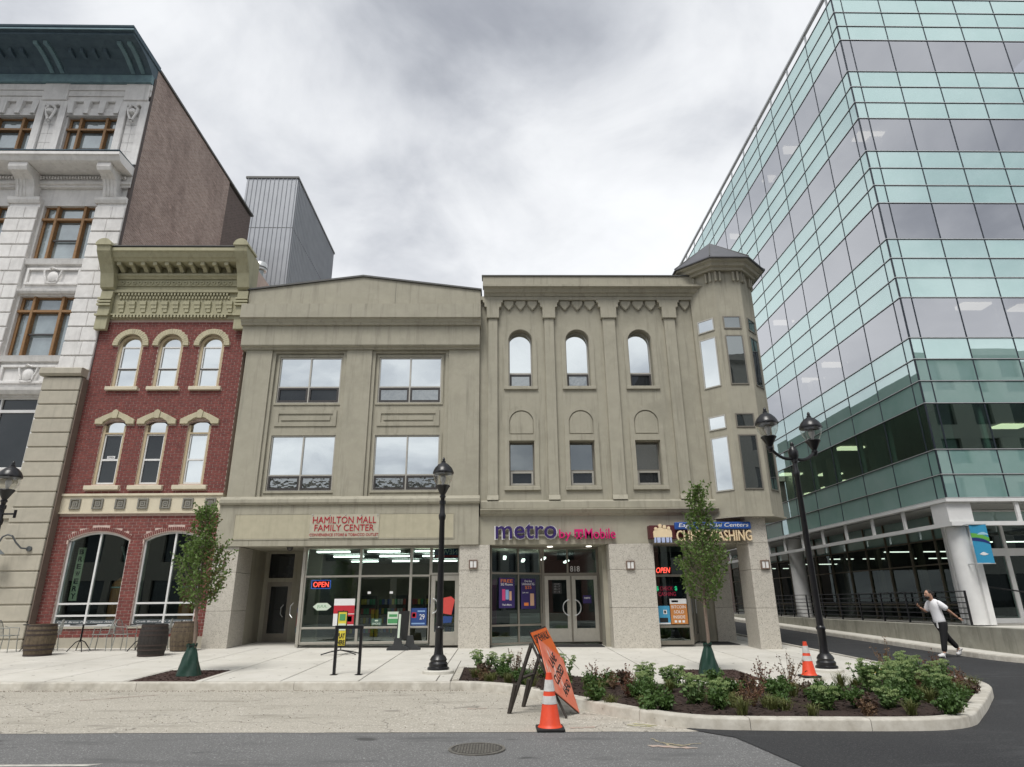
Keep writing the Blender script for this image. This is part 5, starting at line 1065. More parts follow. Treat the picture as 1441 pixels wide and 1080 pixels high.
# base storey
add('slab_edge', MB().box(GX-.10, EX, GY-.10, GY+.15, 4.56, 4.664).box(GX-.10, GX+.15, GY+.15, EY, 4.56, 4.664), WHITE, gb)
add('soffit', MB().box(GX+.151, EX, GY+.151, EY, 4.52, 4.62), M('soffit_grey', (.42, .42, .41)), gb)
add('base_beam', MB().box(GX-.05, EX, GY-.05, GY+.07, 3.80, 3.93).box(GX-.05, GX+.07, GY+.07, EY, 3.80, 3.93), WHITE, gb)
for y in LY[1:]: add('strut', MB().box(GX-.03, GX+.05, y-.06, y+.06, 3.93, 4.56), WHITE, gb)
for x in (16.85, 18.7, 20.5): add('strut', MB().box(x-.06, x+.06, GY-.03, GY+.05, 3.93, 4.56), WHITE, gb)
add('corner_column', MB().tube((14.98, 20.92, .80), (14.98, 20.92, 3.80), .30, n=28), WHITE, gb, smooth=True); add('column_box', MB().box(14.55, 15.35, 20.52, 21.3, 3.931, 4.559), WHITE, gb)
add('corner_panel', MB().box(15.18, 15.36, 20.62, 20.72, .8, 3.79), WHITE, gb)
for y in (33.0, 45.0): add('column', MB().tube((15.1, y, .80), (15.1, y, 4.55), .36, n=28), WHITE, gb, smooth=True)
SX, SY = 16.1, 22.2        # recessed shop glazing
BRZ = M('bronze_mullion', (.20, .17, .125), None, 8, .5, 0, metal=.3)
hy = [SY+1.55*i for i in range(16)]
for a, b in zip(hy, hy[1:]):
    for z0, z1, mt in ((.85, 1.35, SHOPG), (1.40, 2.75, SHOPG), (2.80, 3.62, SHOPG), (3.66, 4.5, SPAN)): add('shop_pane', MB().box(SX+.03, SX+.04, a+.03, b-.03, z0, z1), mt, gb)
for y in hy: add('shop_mullion', MB().box(SX-.03, SX+.09, y-.035, y+.035, .8, 4.5), BRZ, gb)
for z in (1.375, 2.775, 3.64): add('shop_transom', MB().box(SX-.02, SX+.06, SY, hy[-1], z-.025, z+.025), BRZ, gb)
hx_ = [SX, 17.3, 18.6, 20.2, 22, 24]
fe = add('entrance_frame', MB().wall(15.4, 24, .8, 4.5, SY-.06, SY+.06, [(15.5, 16.3, 1.4, 3.1), (15.5, 16.3, .9, 1.32), (16.45, 17.35, .95, 2.95), (17.5, 18.4, .95, 2.95), (15.5, 17.4, 3.2, 4.0), (17.5, 19.4, 3.2, 4.0), (18.5, 20.5, .95, 2.95), (15.5, 24, 4.06, 4.45)]), WHITE, gb)
for a, b, c, d in [(15.5, 16.3, 1.4, 3.1), (15.5, 16.3, .9, 1.32), (16.45, 17.35, .95, 2.95), (17.5, 18.4, .95, 2.95), (15.5, 17.4, 3.2, 4.0), (17.5, 19.4, 3.2, 4.0), (18.5, 20.5, .95, 2.95)]: add('pane', MB().box(a, b, SY, SY+.01, c, d), STORE, fe)
add('pane', MB().box(15.5, 24, SY, SY+.01, 4.06, 4.45), SPAN, fe)
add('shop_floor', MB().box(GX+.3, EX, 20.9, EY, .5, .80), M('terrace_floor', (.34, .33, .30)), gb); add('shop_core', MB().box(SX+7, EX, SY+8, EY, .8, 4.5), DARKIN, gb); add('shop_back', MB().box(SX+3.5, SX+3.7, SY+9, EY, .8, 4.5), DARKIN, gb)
for j in range(4):
    for i in range(0, 9, 2): add('shop_tube_light', MB().box(SX+.7+j*1.7, SX+1.9+j*1.7, SY+1.2+i*2.4, SY+1.26+i*2.4, 3.50, 3.54), TUBED, gb)
for i in range(8): add('shop_post', MB().box(SX+.9, SX+1.1, SY+1+i*3, SY+1.2+i*3, .8, 4.5), BRZ, gb)
add('core_side', MB().box(EX-.1, EX, GY+.3, EY, .8, 4.5), DARKIN, gb)
# low wall, terrace, railing
lw = thing('low_concrete_wall', 'stained low concrete wall along the side street below the black railing', 'wall', (14.3, 30, .2))
y = 17.6
while y < 47:
    y1 = min(y+3.2, 47); add('wall_section', MB().box(14.2, 14.5, y+.006, y1-.006, -.4, .79), WALLC, lw, bev=.012); y = y1
add('terrace', MB().box(14.51, 40, 17.6, 20.89, -.3, .77), CONC, lw)
rl = thing('terrace_railing', 'black metal railing with horizontal bars on the low wall', 'railing', (14.55, 30, .8))
ys = [20.6+1.55*i for i in range(17)]
for y in ys: add('post', MB().box(14.53, 14.58, y-.025, y+.025, .79, 1.82), IRON, rl)
for i, z in enumerate((1.80, 1.62, 1.46, 1.30, 1.14, .98)): add('rail', MB().box(14.535, 14.575, ys[0], ys[-1], z-.014, z+.014), IRON, rl)
hr = thing('stair_handrail', 'thin black sloping handrail beside the office entrance doors', 'railing', (17, 20.3, .8)); add('rail', MB().path([(16.0, 21.6, 1.95), (16.6, 20.7, 1.75), (18.2, 19.0, 1.15)], .022), IRON, hr); add('post', MB().tube((16.6, 20.7, .77), (16.6, 20.7, 1.75), .02), IRON, hr); add('post', MB().tube((18.2, 19.0, .77), (18.2, 19.0, 1.15), .02), IRON, hr)
# banner on the corner column
bn = thing('column_banner', 'blue fabric banner with green wave hung from the white corner column', 'banner', (15.2, 20.3, 2.6))
bx0, bx1, bz0, bz1, by = 14.93, 15.47, 2.62, 3.80, 20.25
BNB = flat('banner_blue', (.035, .30, .52)); n = 8
def strip(f0, f1, y, ax=0, bx=1, k=14):
    m = MB(); vs = []
    for i in range(k+1):
        u = ax+(bx-ax)*i/k; x = bx0+(bx1-bx0)*u; yy = y+.02*math.sin(u*5)
        vs += [(x, yy, bz0+(bz1-bz0)*f0(u)), (x, yy, bz0+(bz1-bz0)*f1(u)), (x, yy+.003, bz0+(bz1-bz0)*f1(u)), (x, yy+.003, bz0+(bz1-bz0)*f0(u))]
    fs = [(4*i+a, 4*i+b, 4*i+4+b, 4*i+4+a) for i in range(k) for a, b in ((0, 1), (1, 2), (2, 3), (3, 0))]+[(0, 1, 2, 3), (4*k, 4*k+3, 4*k+2, 4*k+1)]
    return m.add(vs, fs)
fab = add('fabric', strip(lambda u: 0, lambda u: 1, by), BNB, bn, smooth=True)
add('green_wave', strip(lambda u: .66-.12*u+.05*math.sin(u*3), lambda u: .78-.13*u+.04*math.sin(u*3), by-.006), flat('banner_green', (.13, .42, .07)), fab); add('navy_wave', strip(lambda u: .58-.1*u+.03*math.sin(u*3), lambda u: .65-.12*u+.05*math.sin(u*3), by-.006), flat('banner_navy', (.015, .03, .18)), fab)
add('pale_wave', strip(lambda u: .74-.02*(u-.4), lambda u: .745+.06*math.sin((u-.4)*5.2), by-.007, .4, 1), flat('banner_pale', (.35, .6, .72)), fab)
add('white_swoosh', strip(lambda u: .22+.02*math.sin(u*9), lambda u: .235+.05*math.sin((u-.25)*6)**2, by-.008, .25, .8), WHT, fab)
for z in (bz0-.01, bz1+.01): add('arm', MB().tube((14.9, 20.62, z), (14.9, by, z), .018).tube((14.9, by, z), (15.5, by, z), .018), MULW, bn)
# ---------------------------------------------------------------- buildings across the street (behind the camera; seen mirrored in the glass)
def opposite(label, x0, x1, h, mat, n, fl):
    t = thing('opposite_building', label, 'building', ((x0+x1)/2, -10.5, 0)); st = (x1-x0)/n; fh = (h-4.2)/fl
    hol = [(x0+st*(i+.25), x0+st*(i+.75), 4.6+fh*k+.3, 4.6+fh*(k+1)-.9) for i in range(n) for k in range(fl)]+[(x0+st*i+.25, x0+st*(i+1)-.25, .8, 3.5) for i in range(n)]
    add('wall', MB().wall(x0, x1, -.3, h, -10.9, -10.5, hol), mat, t); add('cornice', MB().box(x0-.2, x1+.2, -10.6, -10.0, h-.6, h), mat, t); add('body', MB().box(x0, x1, -25, -11.2, -.3, h-.5), mat, t)
    for a, b, c, d in hol: add('window', MB().box(a, b, -10.8, -10.78, c, d), DGL, t)
opposite('beige stone building across the street mirrored in the shop windows', -34, -2, 11.0, M('opp_stone', (.36, .33, .28)), 10, 2)
opposite('red brick building across the street with low parapet', -1.8, 13, 9.0, M('opp_brick', (.22, .10, .08)), 5, 1)
opposite('tall pale building across the street mirrored in the office glass', 13.2, 60, 22.0, M('opp_pale', (.40, .39, .36)), 14, 5)
opp = add('opposite_sidewalk', MB().box(-120, 120, -10.5, -5.5, -.4, .14), CONC, kind='structure')
fb_ = thing('far_building', 'plain brick building closing the far end of the side street', 'building', (12, 64, 0)); hol = [(x, x+1.2, z, z+1.8) for x in (3, 6, 9, 12, 15, 18, 21) for z in (2.0, 5.6, 9.2)]
add('wall', MB().wall(0, 26, -.5, 13, 64, 64.4, hol), SIDEB2, fb_); add('cornice', MB().box(-.2, 26.2, 63.7, 64.5, 13.001, 13.5), LIME, fb_)
for a, b, c, d in hol: add('window', MB().box(a, b, 64.15, 64.2, c, d), DGL, fb_)
# ---------------------------------------------------------------- street furniture
def post_prof(): return [(.235, 0), (.235, .04), (.20, .06), (.205, .12), (.17, .16), (.185, .20), (.15, .26), (.105, .30), (.10, .34), (.092, .40), (.088, .78), (.10, .80), (.10, .84), (.078, .87)]
def head(parent, x, y, z, s=1.0):
    h = add('lantern_base', MB().lathe([(.045*s, 0), (.05*s, .06*s), (.07*s, .08*s), (.07*s, .11*s), (.05*s, .13*s), (.14*s, .30*s), (.17*s, .34*s), (.155*s, .36*s)], (x, y, z), 20), IRON, parent, smooth=True)
    add('globe', MB().lathe([(.14*s, .355*s), (.21*s, .48*s), (.235*s, .58*s), (.225*s, .64*s), (.215*s, .64*s), (.225*s, .58*s), (.20*s, .48*s), (.13*s, .36*s)], (x, y, z), 24), CLEAR, h, smooth=True)
    add('bulb', MB().lathe([(.03*s, .36*s), (.035*s, .42*s), (.06*s, .48*s), (.07*s, .54*s), (.04*s, .60*s), (.01*s, .61*s)], (x, y, z), 14), WHITE, h, smooth=True)
    add('hood', MB().lathe([(.245*s, .635*s), (.25*s, .66*s), (.238*s, .69*s), (.228*s, .72*s), (.20*s, .77*s), (.19*s, .785*s), (.145*s, .83*s), (.135*s, .845*s), (.07*s, .885*s), (.05*s, .90*s), (.05*s, .93*s), (.03*s, .94*s), (.035*s, .98*s), (.02*s, 1.02*s), (.005*s, 1.03*s)], (x, y, z), 24), IRON, h, smooth=True)
    return h
def lamp(name, label, x, y, zf, H, twin=None, footing=True):
    t = thing(name, label, 'street lamp', (x, y, zf), 'street lamps'); ft = .07 if footing else 0
    if footing: add('footing', MB().lathe([(.34, -.02), (.34, .05), (.32, ft)], (x, y, zf), 28), CONC, t, smooth=True)
    top = H
    add('base', MB().lathe(post_prof(), (x, y, zf+ft), 20), IRON, t, smooth=True)
    add('pole', MB().lathe([(.078, .86), (.06, top-zf-ft-.45), (.075, top-zf-ft-.42), (.085, top-zf-ft-.34), (.06, top-zf-ft-.28), (.055, top-zf-ft-.1), (.075, top-zf-ft-.08), (.075, top-zf-ft)], (x, y, zf+ft), 16), IRON, t, smooth=True)
    if twin is None: head(t, x, y, top)
    else:
        add('hub', MB().lathe([(.075, 0), (.11, .08), (.12, .2), (.07, .3), (.04, .34), (.05, .38), (.02, .44)], (x, y, top-.02), 16), IRON, t, smooth=True)
        for s in (-1, 1):
            pts = [(x+s*twin[0]*u*.69, y+twin[1]*s*u*.69, top+.02+.10*math.sin(u*3.1)*(-.6)+.20*u*u) for u in [i/8 for i in range(9)]]
            e = (x+s*twin[0]*.69, y+s*twin[1]*.69)
            a = add('arm', MB().path(pts, .038, 10), IRON, t, smooth=True); head(t, e[0], e[1], top+.12, 1.1)
    return t
lamp('street_lamp', 'black single globe street lamp standing in front of the storefront', -1.31, 14.92, gz(-1.3, 14.92), 3.86)
lamp('street_lamp', 'black twin globe street lamp beside the cone at the street corner', 7.2, 15.08, gz(7.2, 15.08), 4.84, (.93, .30))
ll = lamp('street_lamp', 'black street lamp cut off by the left picture edge', -11.38, 14.9, gz(-11.4, 14.9), 3.82)
add('side_arm', MB().tube((-11.38, 14.9, 3.62), (-11.06, 14.9, 3.62), .022).tube((-11.06, 14.9, 3.53), (-11.06, 14.9, 3.71), .03), IRON, ll)
# bike rack
bkt = thing('bike_rack', 'black inverted U bike rack bolted to the pavement near the kerb', 'bike rack', (-3.2, 14.65, gz(-3.2, 14.65))); z = gz(-3.2, 14.65)
for x in (-3.47, -2.95): add('leg', MB().box(x-.03, x+.03, 14.62, 14.68, z, z+.90), IRON, bkt, bev=.006); add('foot_plate', MB().box(x-.07, x+.07, 14.57, 14.73, z, z+.012), IRON, bkt)
add('top_bar', MB().box(-3.51, -2.91, 14.615, 14.685, z+.90, z+.97), IRON, bkt, bev=.006)
# pavement signs
fs_ = thing('flag_sign_stand', 'narrow yellow and black sign on a crossed black foot outside the storefront', 'sign', (-4.35, 18.9, gz(-4.35, 18.9))); z = gz(-4.35, 18.9)
for a in (25, 155, 205, 335): add('foot', MB().path([(-4.35, 18.9, z+.12), (-4.35+.28*math.cos(R(a)), 18.9+.28*math.sin(R(a)), z+.08), (-4.35+.52*math.cos(R(a)), 18.9+.52*math.sin(R(a)), z+.02)], .016, 6), IRON, fs_)
add('pole', MB().tube((-4.35, 18.93, z+.1), (-4.35, 18.93, z+1.15), .014), IRON, fs_)
pn = add('panel', MB().box(-4.48, -4.22, 18.88, 18.90, z+.22, z+1.12), YELP, fs_); add('panel_edge', MB().wall(-4.49, -4.21, z+.21, z+1.13, 18.872, 18.879, [(-4.465, -4.235, z+.235, z+1.105)]), BLKP, pn)
text('print', 'PLAY', -4.45, -4.25, z+.42, z+.56, 18.872, BLKP, pn, .002, bold=.03); text('print', 'HERE', -4.45, -4.25, z+.26, z+.38, 18.872, BLKP, pn, .002, bold=.03); add('print', MB().box(-4.45, -4.25, 18.870, 18.878, z+.62, z+.80), PALE, pn); add('print', MB().box(-4.43, -4.27, 18.870, 18.878, z+.88, z+1.05), GRN, pn)
af = thing('pavement_sign_frame', 'dark plastic pavement sign turned edge on beside the shop door', 'sign', (-2.98, 20.2, gz(-3, 20.2))); z = gz(-3, 20.2)
for dx in (0, .34):
    add('foot', MB().xz([(-3.30+dx, z), (-2.66+dx, z), (-2.66+dx, z+.06), (-2.85+dx, z+.16), (-2.90+dx, z+.40), (-3.06+dx, z+.40), (-3.11+dx, z+.16), (-3.30+dx, z+.06)], 20.15+dx*.4, 20.23+dx*.4), M('charcoal_plastic', (.035, .038, .04), None, 8, .6, 0) if 'charcoal_plastic' not in MAT else MAT['charcoal_plastic'], af, bev=.01)
add('board', MB().prism([(-3.05, 20.17, z+.28), (-2.80, 20.6, z+.28), (-2.76, 20.6, z+1.08), (-3.0, 20.17, z+1.08)], (0, 0, 0), (.05, -.03, 0)), MAT['charcoal_plastic'], af, bev=.006); add('board_face', MB().prism([(-2.995, 20.13, z+.34), (-2.93, 20.13, z+.34), (-2.91, 20.13, z+1.0), (-2.975, 20.13, z+1.0)], (0, 0, 0), (0, .01, 0)), PALE, af)
# cones
ORC = M('cone_orange', (.80, .075, .02), (.70, .06, .02), 8, .5, .03, dirt=.25); REF = M('cone_reflective', (.72, .72, .70), (.55, .54, .52), 18, .4, .05, dirt=.3)
def cone(label, x, y, zf, hgt, s=1.0, base=True):
    t = thing('traffic_cone', label, 'traffic cone', (x, y, zf), 'orange traffic cones')
    add('base', MB().box(x-.185*s, x+.185*s, y-.185*s, y+.185*s, zf+.004, zf+.045), BLACK, t, bev=.012)
    r = lambda h: (.145-.108*(h-.045)/(hgt-.045))*s
    def ring(a, b, o=0): return [(r(a)+o, a), (r(b)+o, b)]
    h1, h2, h3, h4 = hgt*.46, hgt*.60, hgt*.68, hgt*.88
    add('body', MB().lathe([(r(.045)+.02, .045), (r(.05)+.008, .06), (r(.08), .08), (r(hgt), hgt), (r(hgt)-.01, hgt)], (x, y, zf), 28), ORC, t, smooth=True)
    for a, b in ((h1, h2), (h3, h4)): add('reflective_band', MB().lathe([(r(a), a), (r(a)+.003, a), (r(b)+.003, b), (r(b), b)], (x, y, zf), 28), REF, t, smooth=True)
cone('scuffed orange cone standing in the lane in front of the leaning sign', .675, 9.45, -.01, .70)
cone('orange cone beside the foot of the twin globe lamp', 6.37, 14.15, gz(6.37, 14.15), .68, .95)
# leaning work sign on an A-frame
ws = thing('work_sign', 'battered orange work sign leaning on a dark timber A-frame by the cone', 'sign', (.7, 10.8, 0))
DW = M('weathered_dark_wood', (.035, .030, .026), (.06, .05, .042), 14, .8, .3)
F0, F1 = Vector((.15, 10.76, 0)), Vector((.39, 11.42, 0))           # rear feet
G0, G1 = Vector((.98, 10.30, 0)), Vector((1.22, 10.96, 0))           # front feet
wd = (F1-F0).normalized(); T0 = Vector((.50, 10.54, 1.00)); T1 = T0+(F1-F0)
def plank(name, a, b, w, th, nrm): 
    d = (b-a).normalized(); s = d.cross(nrm).normalized()*w/2; n = nrm.normalized()*th/2; m = MB()
    vs = [a-s-n, a+s-n, a+s+n, a-s+n, b-s-n, b+s-n, b+s+n, b-s+n]; m.add(vs, [(0, 3, 2, 1), (4, 5, 6, 7), (0, 1, 5, 4), (1, 2, 6, 5), (2, 3, 7, 6), (3, 0, 4, 7)]); return add(name, m, DW, ws, bev=.004)
for f, t in ((F0, T0), (F1, T1)): plank('rear_leg', f, t, .045, .07, wd)
for f, t in ((F0, T0), (F1, T1)): plank('foot_brace', f, f.lerp(t, .42)+Vector((-.05, 0, 0)), .05, .075, wd)
for g, t in ((G0, T0), (G1, T1)): plank('front_leg', g, t, .03, .04, wd)
plank('cross_bar', F0.lerp(T0, .5), F1.lerp(T1, .5), .05, .03, (T0-F0))
# board plane: spanned by the width direction and the front slope
sl = (T0-G0).normalized(); nb = wd.cross(sl).normalized()
if nb.y > 0: nb = -nb
og = G0+nb*.04
C_ = Vector((0, 0, 1.6))
def onboard(u, v, d=0): return og+wd*u+sl*v+nb*d
def board(pts, d0, d1, name, mat):
    m = MB(); m.prism([onboard(u, v) for u, v in pts], nb*d0, nb*d1); return add(name, m, mat, ws)
ORS = M('sign_orange', (.78, .16, .02), (.70, .12, .02), 5, .5, .05, dirt=.25); ORR = M('sign_coral', (.74, .13, .065), (.78, .30, .20), 4, .5, .05, dirt=.15)
b1 = board([(.03, .62), (.99, .62), (.99, 1.33), (.05, 1.28)], .0, .012, 'upper_board', ORS)
board([(.0, .60), (1.02, .60), (1.02, 1.36), (.02, 1.31)], -.012, -.001, 'board_edge', BLKP)
b2 = board([(.49, -.03), (1.0, .77), (.20, 1.16), (-.31, .45)], .02, .032, 'diamond_board', ORR)
board([(.49, -.05), (1.02, .775), (.20, 1.18), (-.33, .45)], .014, .0195, 'diamond_edge', BLKP)
def btext(body, cu, cv, w, h, ang, d, name='lettering'):
    t = text_mb(body, -w/2, w/2, -h/2, h/2, 0, .003, bold=.02); m = MB(); c, s = math.cos(ang), math.sin(ang)
    m.add([onboard(cu+x*c-z*s, cv+x*s+z*c, d-y) for x, y, z in t.v], t.f); add(name, m, BLKP, ws)
btext('SIDEWALK', .50, 1.19, .86, .13, .06, .0125); btext('LANE', .40, .80, .42, .14, R(13.5), .0325); btext('CLOSED', .38, .58, .68, .14, R(13.5), .0325); btext('AHEAD', .45, .36, .50, .13, R(13.5), .0325)
scr = MB(); random.seed(3)
for _ in range(26):
    u, v = random.uniform(-.12, .55), random.uniform(.35, .95); l = random.uniform(.03, .12); a = random.uniform(.6, 1.4); w = random.uniform(.004, .014)
    if not inpoly(u, v, [(.49, .05), (.9, .75), (.2, 1.08), (-.22, .45)]): continue
    p = [(u-l*math.cos(a), v-l*math.sin(a)), (u+w, v-w), (u+l*math.cos(a), v+l*math.sin(a)), (u-w, v+w)]; scr.prism([onboard(*q) for q in p], nb*.0322, nb*.0335)
add('scrape_marks', scr, M('scraped_white', (.72, .62, .56)), ws, kind='stuff')
# barrels
WOODB = M('barrel_oak', (.16, .12, .075), (.08, .06, .04), 9, .8, .4, 40, streak=.4, rnd=.35); WOODD = M('barrel_dark_oak', (.035, .028, .024), (.02, .017, .015), 9, .7, .4, 40, rnd=.3); HOOP = M('rusty_hoop', (.045, .03, .025), None, 10, .6, .2)
def barrel(label, x, y, wood, h=.80, rr=.36, lean=0):
    t = thing('barrel', label, 'barrel', (x, y, gz(x, y)), 'barrels on the pavement'); n = 20
    prof = lambda f: rr*(.84+.16*math.sin(math.pi*(f*.9+.05)))
    k = ('stave', wood.name, h)
    if k not in CACHE:
        m = MB(); vs = []; K = 8; da = math.pi/n*.97
        for i in range(K+1):
            f = i/K; r = prof(f)
            for a, q in ((-da, r), (0, r*1.006), (da, r), (da, r-.03), (-da, r-.03)): vs.append((q*math.cos(a), q*math.sin(a), f*h))
        fs = [(5*i+j, 5*i+(j+1) % 5, 5*i+5+(j+1) % 5, 5*i+5+j) for i in range(K) for j in range(5)]+[(0, 1, 2, 3, 4), tuple(5*K+j for j in (4, 3, 2, 1, 0))]
        CACHE[k] = m.add(vs, fs).mesh('stave', 0, False, wood)
    for i in range(n):
        o = link(bpy.data.objects.new('stave', CACHE[k]), t, (x, y, gz(x, y))); o.rotation_euler = (0, 0, 2*math.pi*i/n)
    for f in (.03, .20, .34, .66, .80, .95): add('hoop', MB().lathe([(prof(f)+.002, f*h-.02), (prof(f)+.010, f*h-.02), (prof(f)+.010, f*h+.022), (prof(f)+.002, f*h+.022)], (x, y, gz(x, y)), 28), HOOP, t)
    add('head', MB().lathe([(prof(1)-.03, h-.05), (prof(1)-.03, h-.03)], (x, y, gz(x, y)), 24), wood, t)
    t.rotation_euler = (0, lean, 0)
barrel('weathered brown oak barrel standing in front of the tan stone pier', -12.42, 18.75, WOODB)
barrel('blackened barrel standing between the two arched shop windows', -9.35, 18.65, WOODD)
barrel('weathered barrel half hidden behind the left tree by the granite pillar', -9.20, 20.1, WOODB, .80, .35)
# cafe tables and chairs
def cafe_chair(label, x, y, rz):
    t = thing('cafe_chair', label, 'chair', (0, 0, 0), 'wire cafe chairs'); w = .23
    for sx in (-1, 1):
        for sy in (-1, 1): add('leg', MB().tube((sx*.22, sy*.22, 0), (sx*.19, sy*.18, .44), .012, n=6), IRONG, t)
        add('arm', MB().path([(sx*.21, -.18, .44), (sx*.24, -.16, .64), (sx*.24, .14, .66), (sx*.21, .22, .70)], .011, 6), IRONG, t)
    s = MB()
    for i in range(9): q = -.2+i*.05; s.box(q-.004, q+.004, -.2, .2, .44, .45); s.box(-.2, .2, q-.004, q+.004, .445, .455)
    s.path([(-.21, -.21, .447), (.21, -.21, .447), (.21, .21, .447), (-.21, .21, .447), (-.21, -.21, .447)], .011, 6); add('seat', s, IRONG, t)
    b = MB(); pts = [(.22*math.cos(a), .22+.05*math.sin(a), .46+.40*math.sin(a)) for a in [math.pi*i/10 for i in range(11)]]; b.path(pts, .012, 6)
    for i in range(1, 10):
        xx = -.22+.044*i; hh = .40*math.sqrt(max(0, 1-(xx/.22)**2)); b.tube((xx, .22, .46), (xx, .22+.05*hh/.4, .46+hh), .004, n=4)
    for k in range(1, 5): hw_ = .22*math.sqrt(1-(k/5)**2); b.tube((-hw_, .22+.01*k, .46+.08*k), (hw_, .22+.01*k, .46+.08*k), .004, n=4)
    add('backrest', b, IRONG, t); t.location = (x, y, gz(x, y)); t.rotation_euler = (0, 0, rz); return t
for lab, x, y, a in (('pale wire cafe chair at the far left edge of the pavement', -13.95, 19.6, 1.7), ('pale wire cafe chair just left of the weathered barrel', -12.95, 19.9, -1.2), ('pale wire cafe chair below the left arched window', -11.55, 20.1, -1.4), ('pale wire cafe chair between the two cafe tables', -10.95, 20.2, 1.5), ('pale wire cafe chair beside the blackened barrel', -9.95, 20.2, -1.3)): cafe_chair(lab, x, y, a)
def cafe_table(label, x, y):
    t = thing('cafe_table', label, 'table', (x, y, gz(x, y)), 'round cafe tables'); z = gz(x, y)
    add('table_top', MB().lathe([(.33, .70), (.34, .715), (.33, .73)], (x, y, z), 28), IRON, t); add('stem', MB().tube((x, y, z+.25), (x, y, z+.70), .025), IRON, t)
    for k in range(4): a = R(45+90*k); add('leg', MB().path([(x, y, z+.3), (x+.12*math.cos(a), y+.12*math.sin(a), z+.24), (x+.3*math.cos(a), y+.3*math.sin(a), z)], .014, 6), IRON, t)
cafe_table('dark round cafe table under the left arched window', -12.1, 20.0); cafe_table('dark round cafe table between the two arched windows', -10.45, 20.1); cafe_table('dark round cafe table left of the weathered barrel', -13.5, 20.1)
# ---------------------------------------------------------------- trees, watering bags, planting
random.seed(21)
def leafmat(name, c, c2, trans=.3):
    m, t, b = nodes(name); oi = t.nodes.new('ShaderNodeObjectInfo')
    col = mix(t, ramp_(t, noise(t, 9, pos(t), 3, .7), .3, .7), c, c2)
    t.links.new(col, b.inputs['Base Color']); b.inputs['Roughness'].default_value = .55
    tr = t.nodes.new('ShaderNodeBsdfTranslucent'); t.links.new(col, tr.inputs[0]); mx = t.nodes.new('ShaderNodeMixShader'); mx.inputs[0].default_value = trans
    o = t.nodes['Material Output']; t.links.new(b.outputs[0], mx.inputs[1]); t.links.new(tr.outputs[0], mx.inputs[2]); t.links.new(mx.outputs[0], o.inputs[0]); return m
LEAF = leafmat('tree_leaf', (.085, .155, .03), (.16, .24, .06)); LEAFB = leafmat('tree_leaf_tint', (.11, .10, .03), (.15, .13, .04))
BARK = M('young_bark', (.26, .20, .16), (.18, .135, .105), 18, .9, .4, 60); BAG = M('green_bag', (.006, .034, .022), (.009, .045, .029), 6, .42, .35, 9)
def leaf(m, p, d, up_, l, w):
    s = d.cross(up_).normalized()*w/2; n = s.cross(d).normalized()
    m.add([p, p+d*l*.45+s+n*l*.06, p+d*l, p+d*l*.45-s+n*l*.06], [(0, 1, 2), (0, 2, 3)])
def rdir(): 
    v = Vector((random.gauss(0, 1), random.gauss(0, 1), random.gauss(0, 1))); return v.normalized()
def tree(label, x, y, zb, prof, lean, seed, tint=0.0):
    random.seed(seed); t = thing('street_tree', label, 'tree', (x, y, zb), 'young street trees'); H = prof[-1][0]
    ax = lambda h: Vector((x+lean[0]*h/4+.02*math.sin(h*3), y+lean[1]*h/4, zb+h))
    tk = MB(); hs = [0, .3, .8, 1.3, 1.8, 2.3, 2.8, 3.3, H-.25]; 
    for a, b in zip(hs, hs[1:]): tk.tube(ax(a), ax(b), .042*(1-a/H*.85), .042*(1-b/H*.85), 10)
    add('trunk', tk, BARK, t, smooth=True)
    def rad(h):
        for (a, r0), (b, r1) in zip(prof, prof[1:]):
            if a <= h <= b: return r0+(r1-r0)*(h-a)/(b-a)
        return 0
    lm = MB(); lf = MB(); lf2 = MB(); h0 = prof[0][0]; nb_ = 64
    for i in range(nb_):
        h = h0-.12+(H-h0-.05)*((i+.5)/nb_)**1.15; a = i*2.4+random.uniform(-.4, .4); r = rad(min(H, h+.3))*random.uniform(.7, 1.08)
        if r < .04: continue
        p = ax(h); rise = r*random.uniform(.9, 1.5); q = p+Vector((math.cos(a)*r, math.sin(a)*r, min(rise, H+.05-h)))
        mid = p.lerp(q, .5)+Vector((math.cos(a)*r*.12, math.sin(a)*r*.12, -.06)); lm.tube(p, mid, .011, .008, 5); lm.tube(mid, q, .008, .003, 5)
        n = int(70*(.45+r*1.1))
        for _ in range(n):
            u = random.random()**.6; c = (p.lerp(mid, u*2) if u < .5 else mid.lerp(q, u*2-1))+rdir()*random.uniform(.02, .125)
            d = (rdir()+Vector((math.cos(a), math.sin(a), -.25))*.6).normalized(); (lf2 if random.random() < tint and q.x > x else lf)
            leaf(lf2 if random.random() < tint and c.x > x+.1 else lf, c, d, rdir(), random.uniform(.045, .10), random.uniform(.030, .062))
        if random.random() < .5:
            for _ in range(10): c = q+Vector((math.cos(a)*.08, math.sin(a)*.08, .06))*random.uniform(0, 2); leaf(lf, c, rdir(), rdir(), .06, .038)
    add('limbs', lm, BARK, t); cr = add('crown', lf, LEAF, t)
    if lf2.v: add('reddish_leaves', lf2, LEAFB, t)
    return t
tree('young leafy street tree in front of the brick house', -6.45, 14.65, gz(-6.45, 14.65)-.02, [(1.38, .30), (1.62, .52), (1.95, .56), (2.35, .52), (2.62, .38), (2.95, .20), (3.2, .26), (3.45, .26), (3.62, .14), (3.78, .03)], (-.18, 0), 5, .35)
tree('young leafy street tree in front of the sign at the corner building', 4.50, 14.75, gz(4.5, 14.75)-.02, [(1.50, .22), (1.72, .50), (2.1, .60), (2.45, .56), (2.85, .42), (3.3, .33), (3.7, .26), (4.1, .15), (4.33, .03)], (.16, 0), 11)
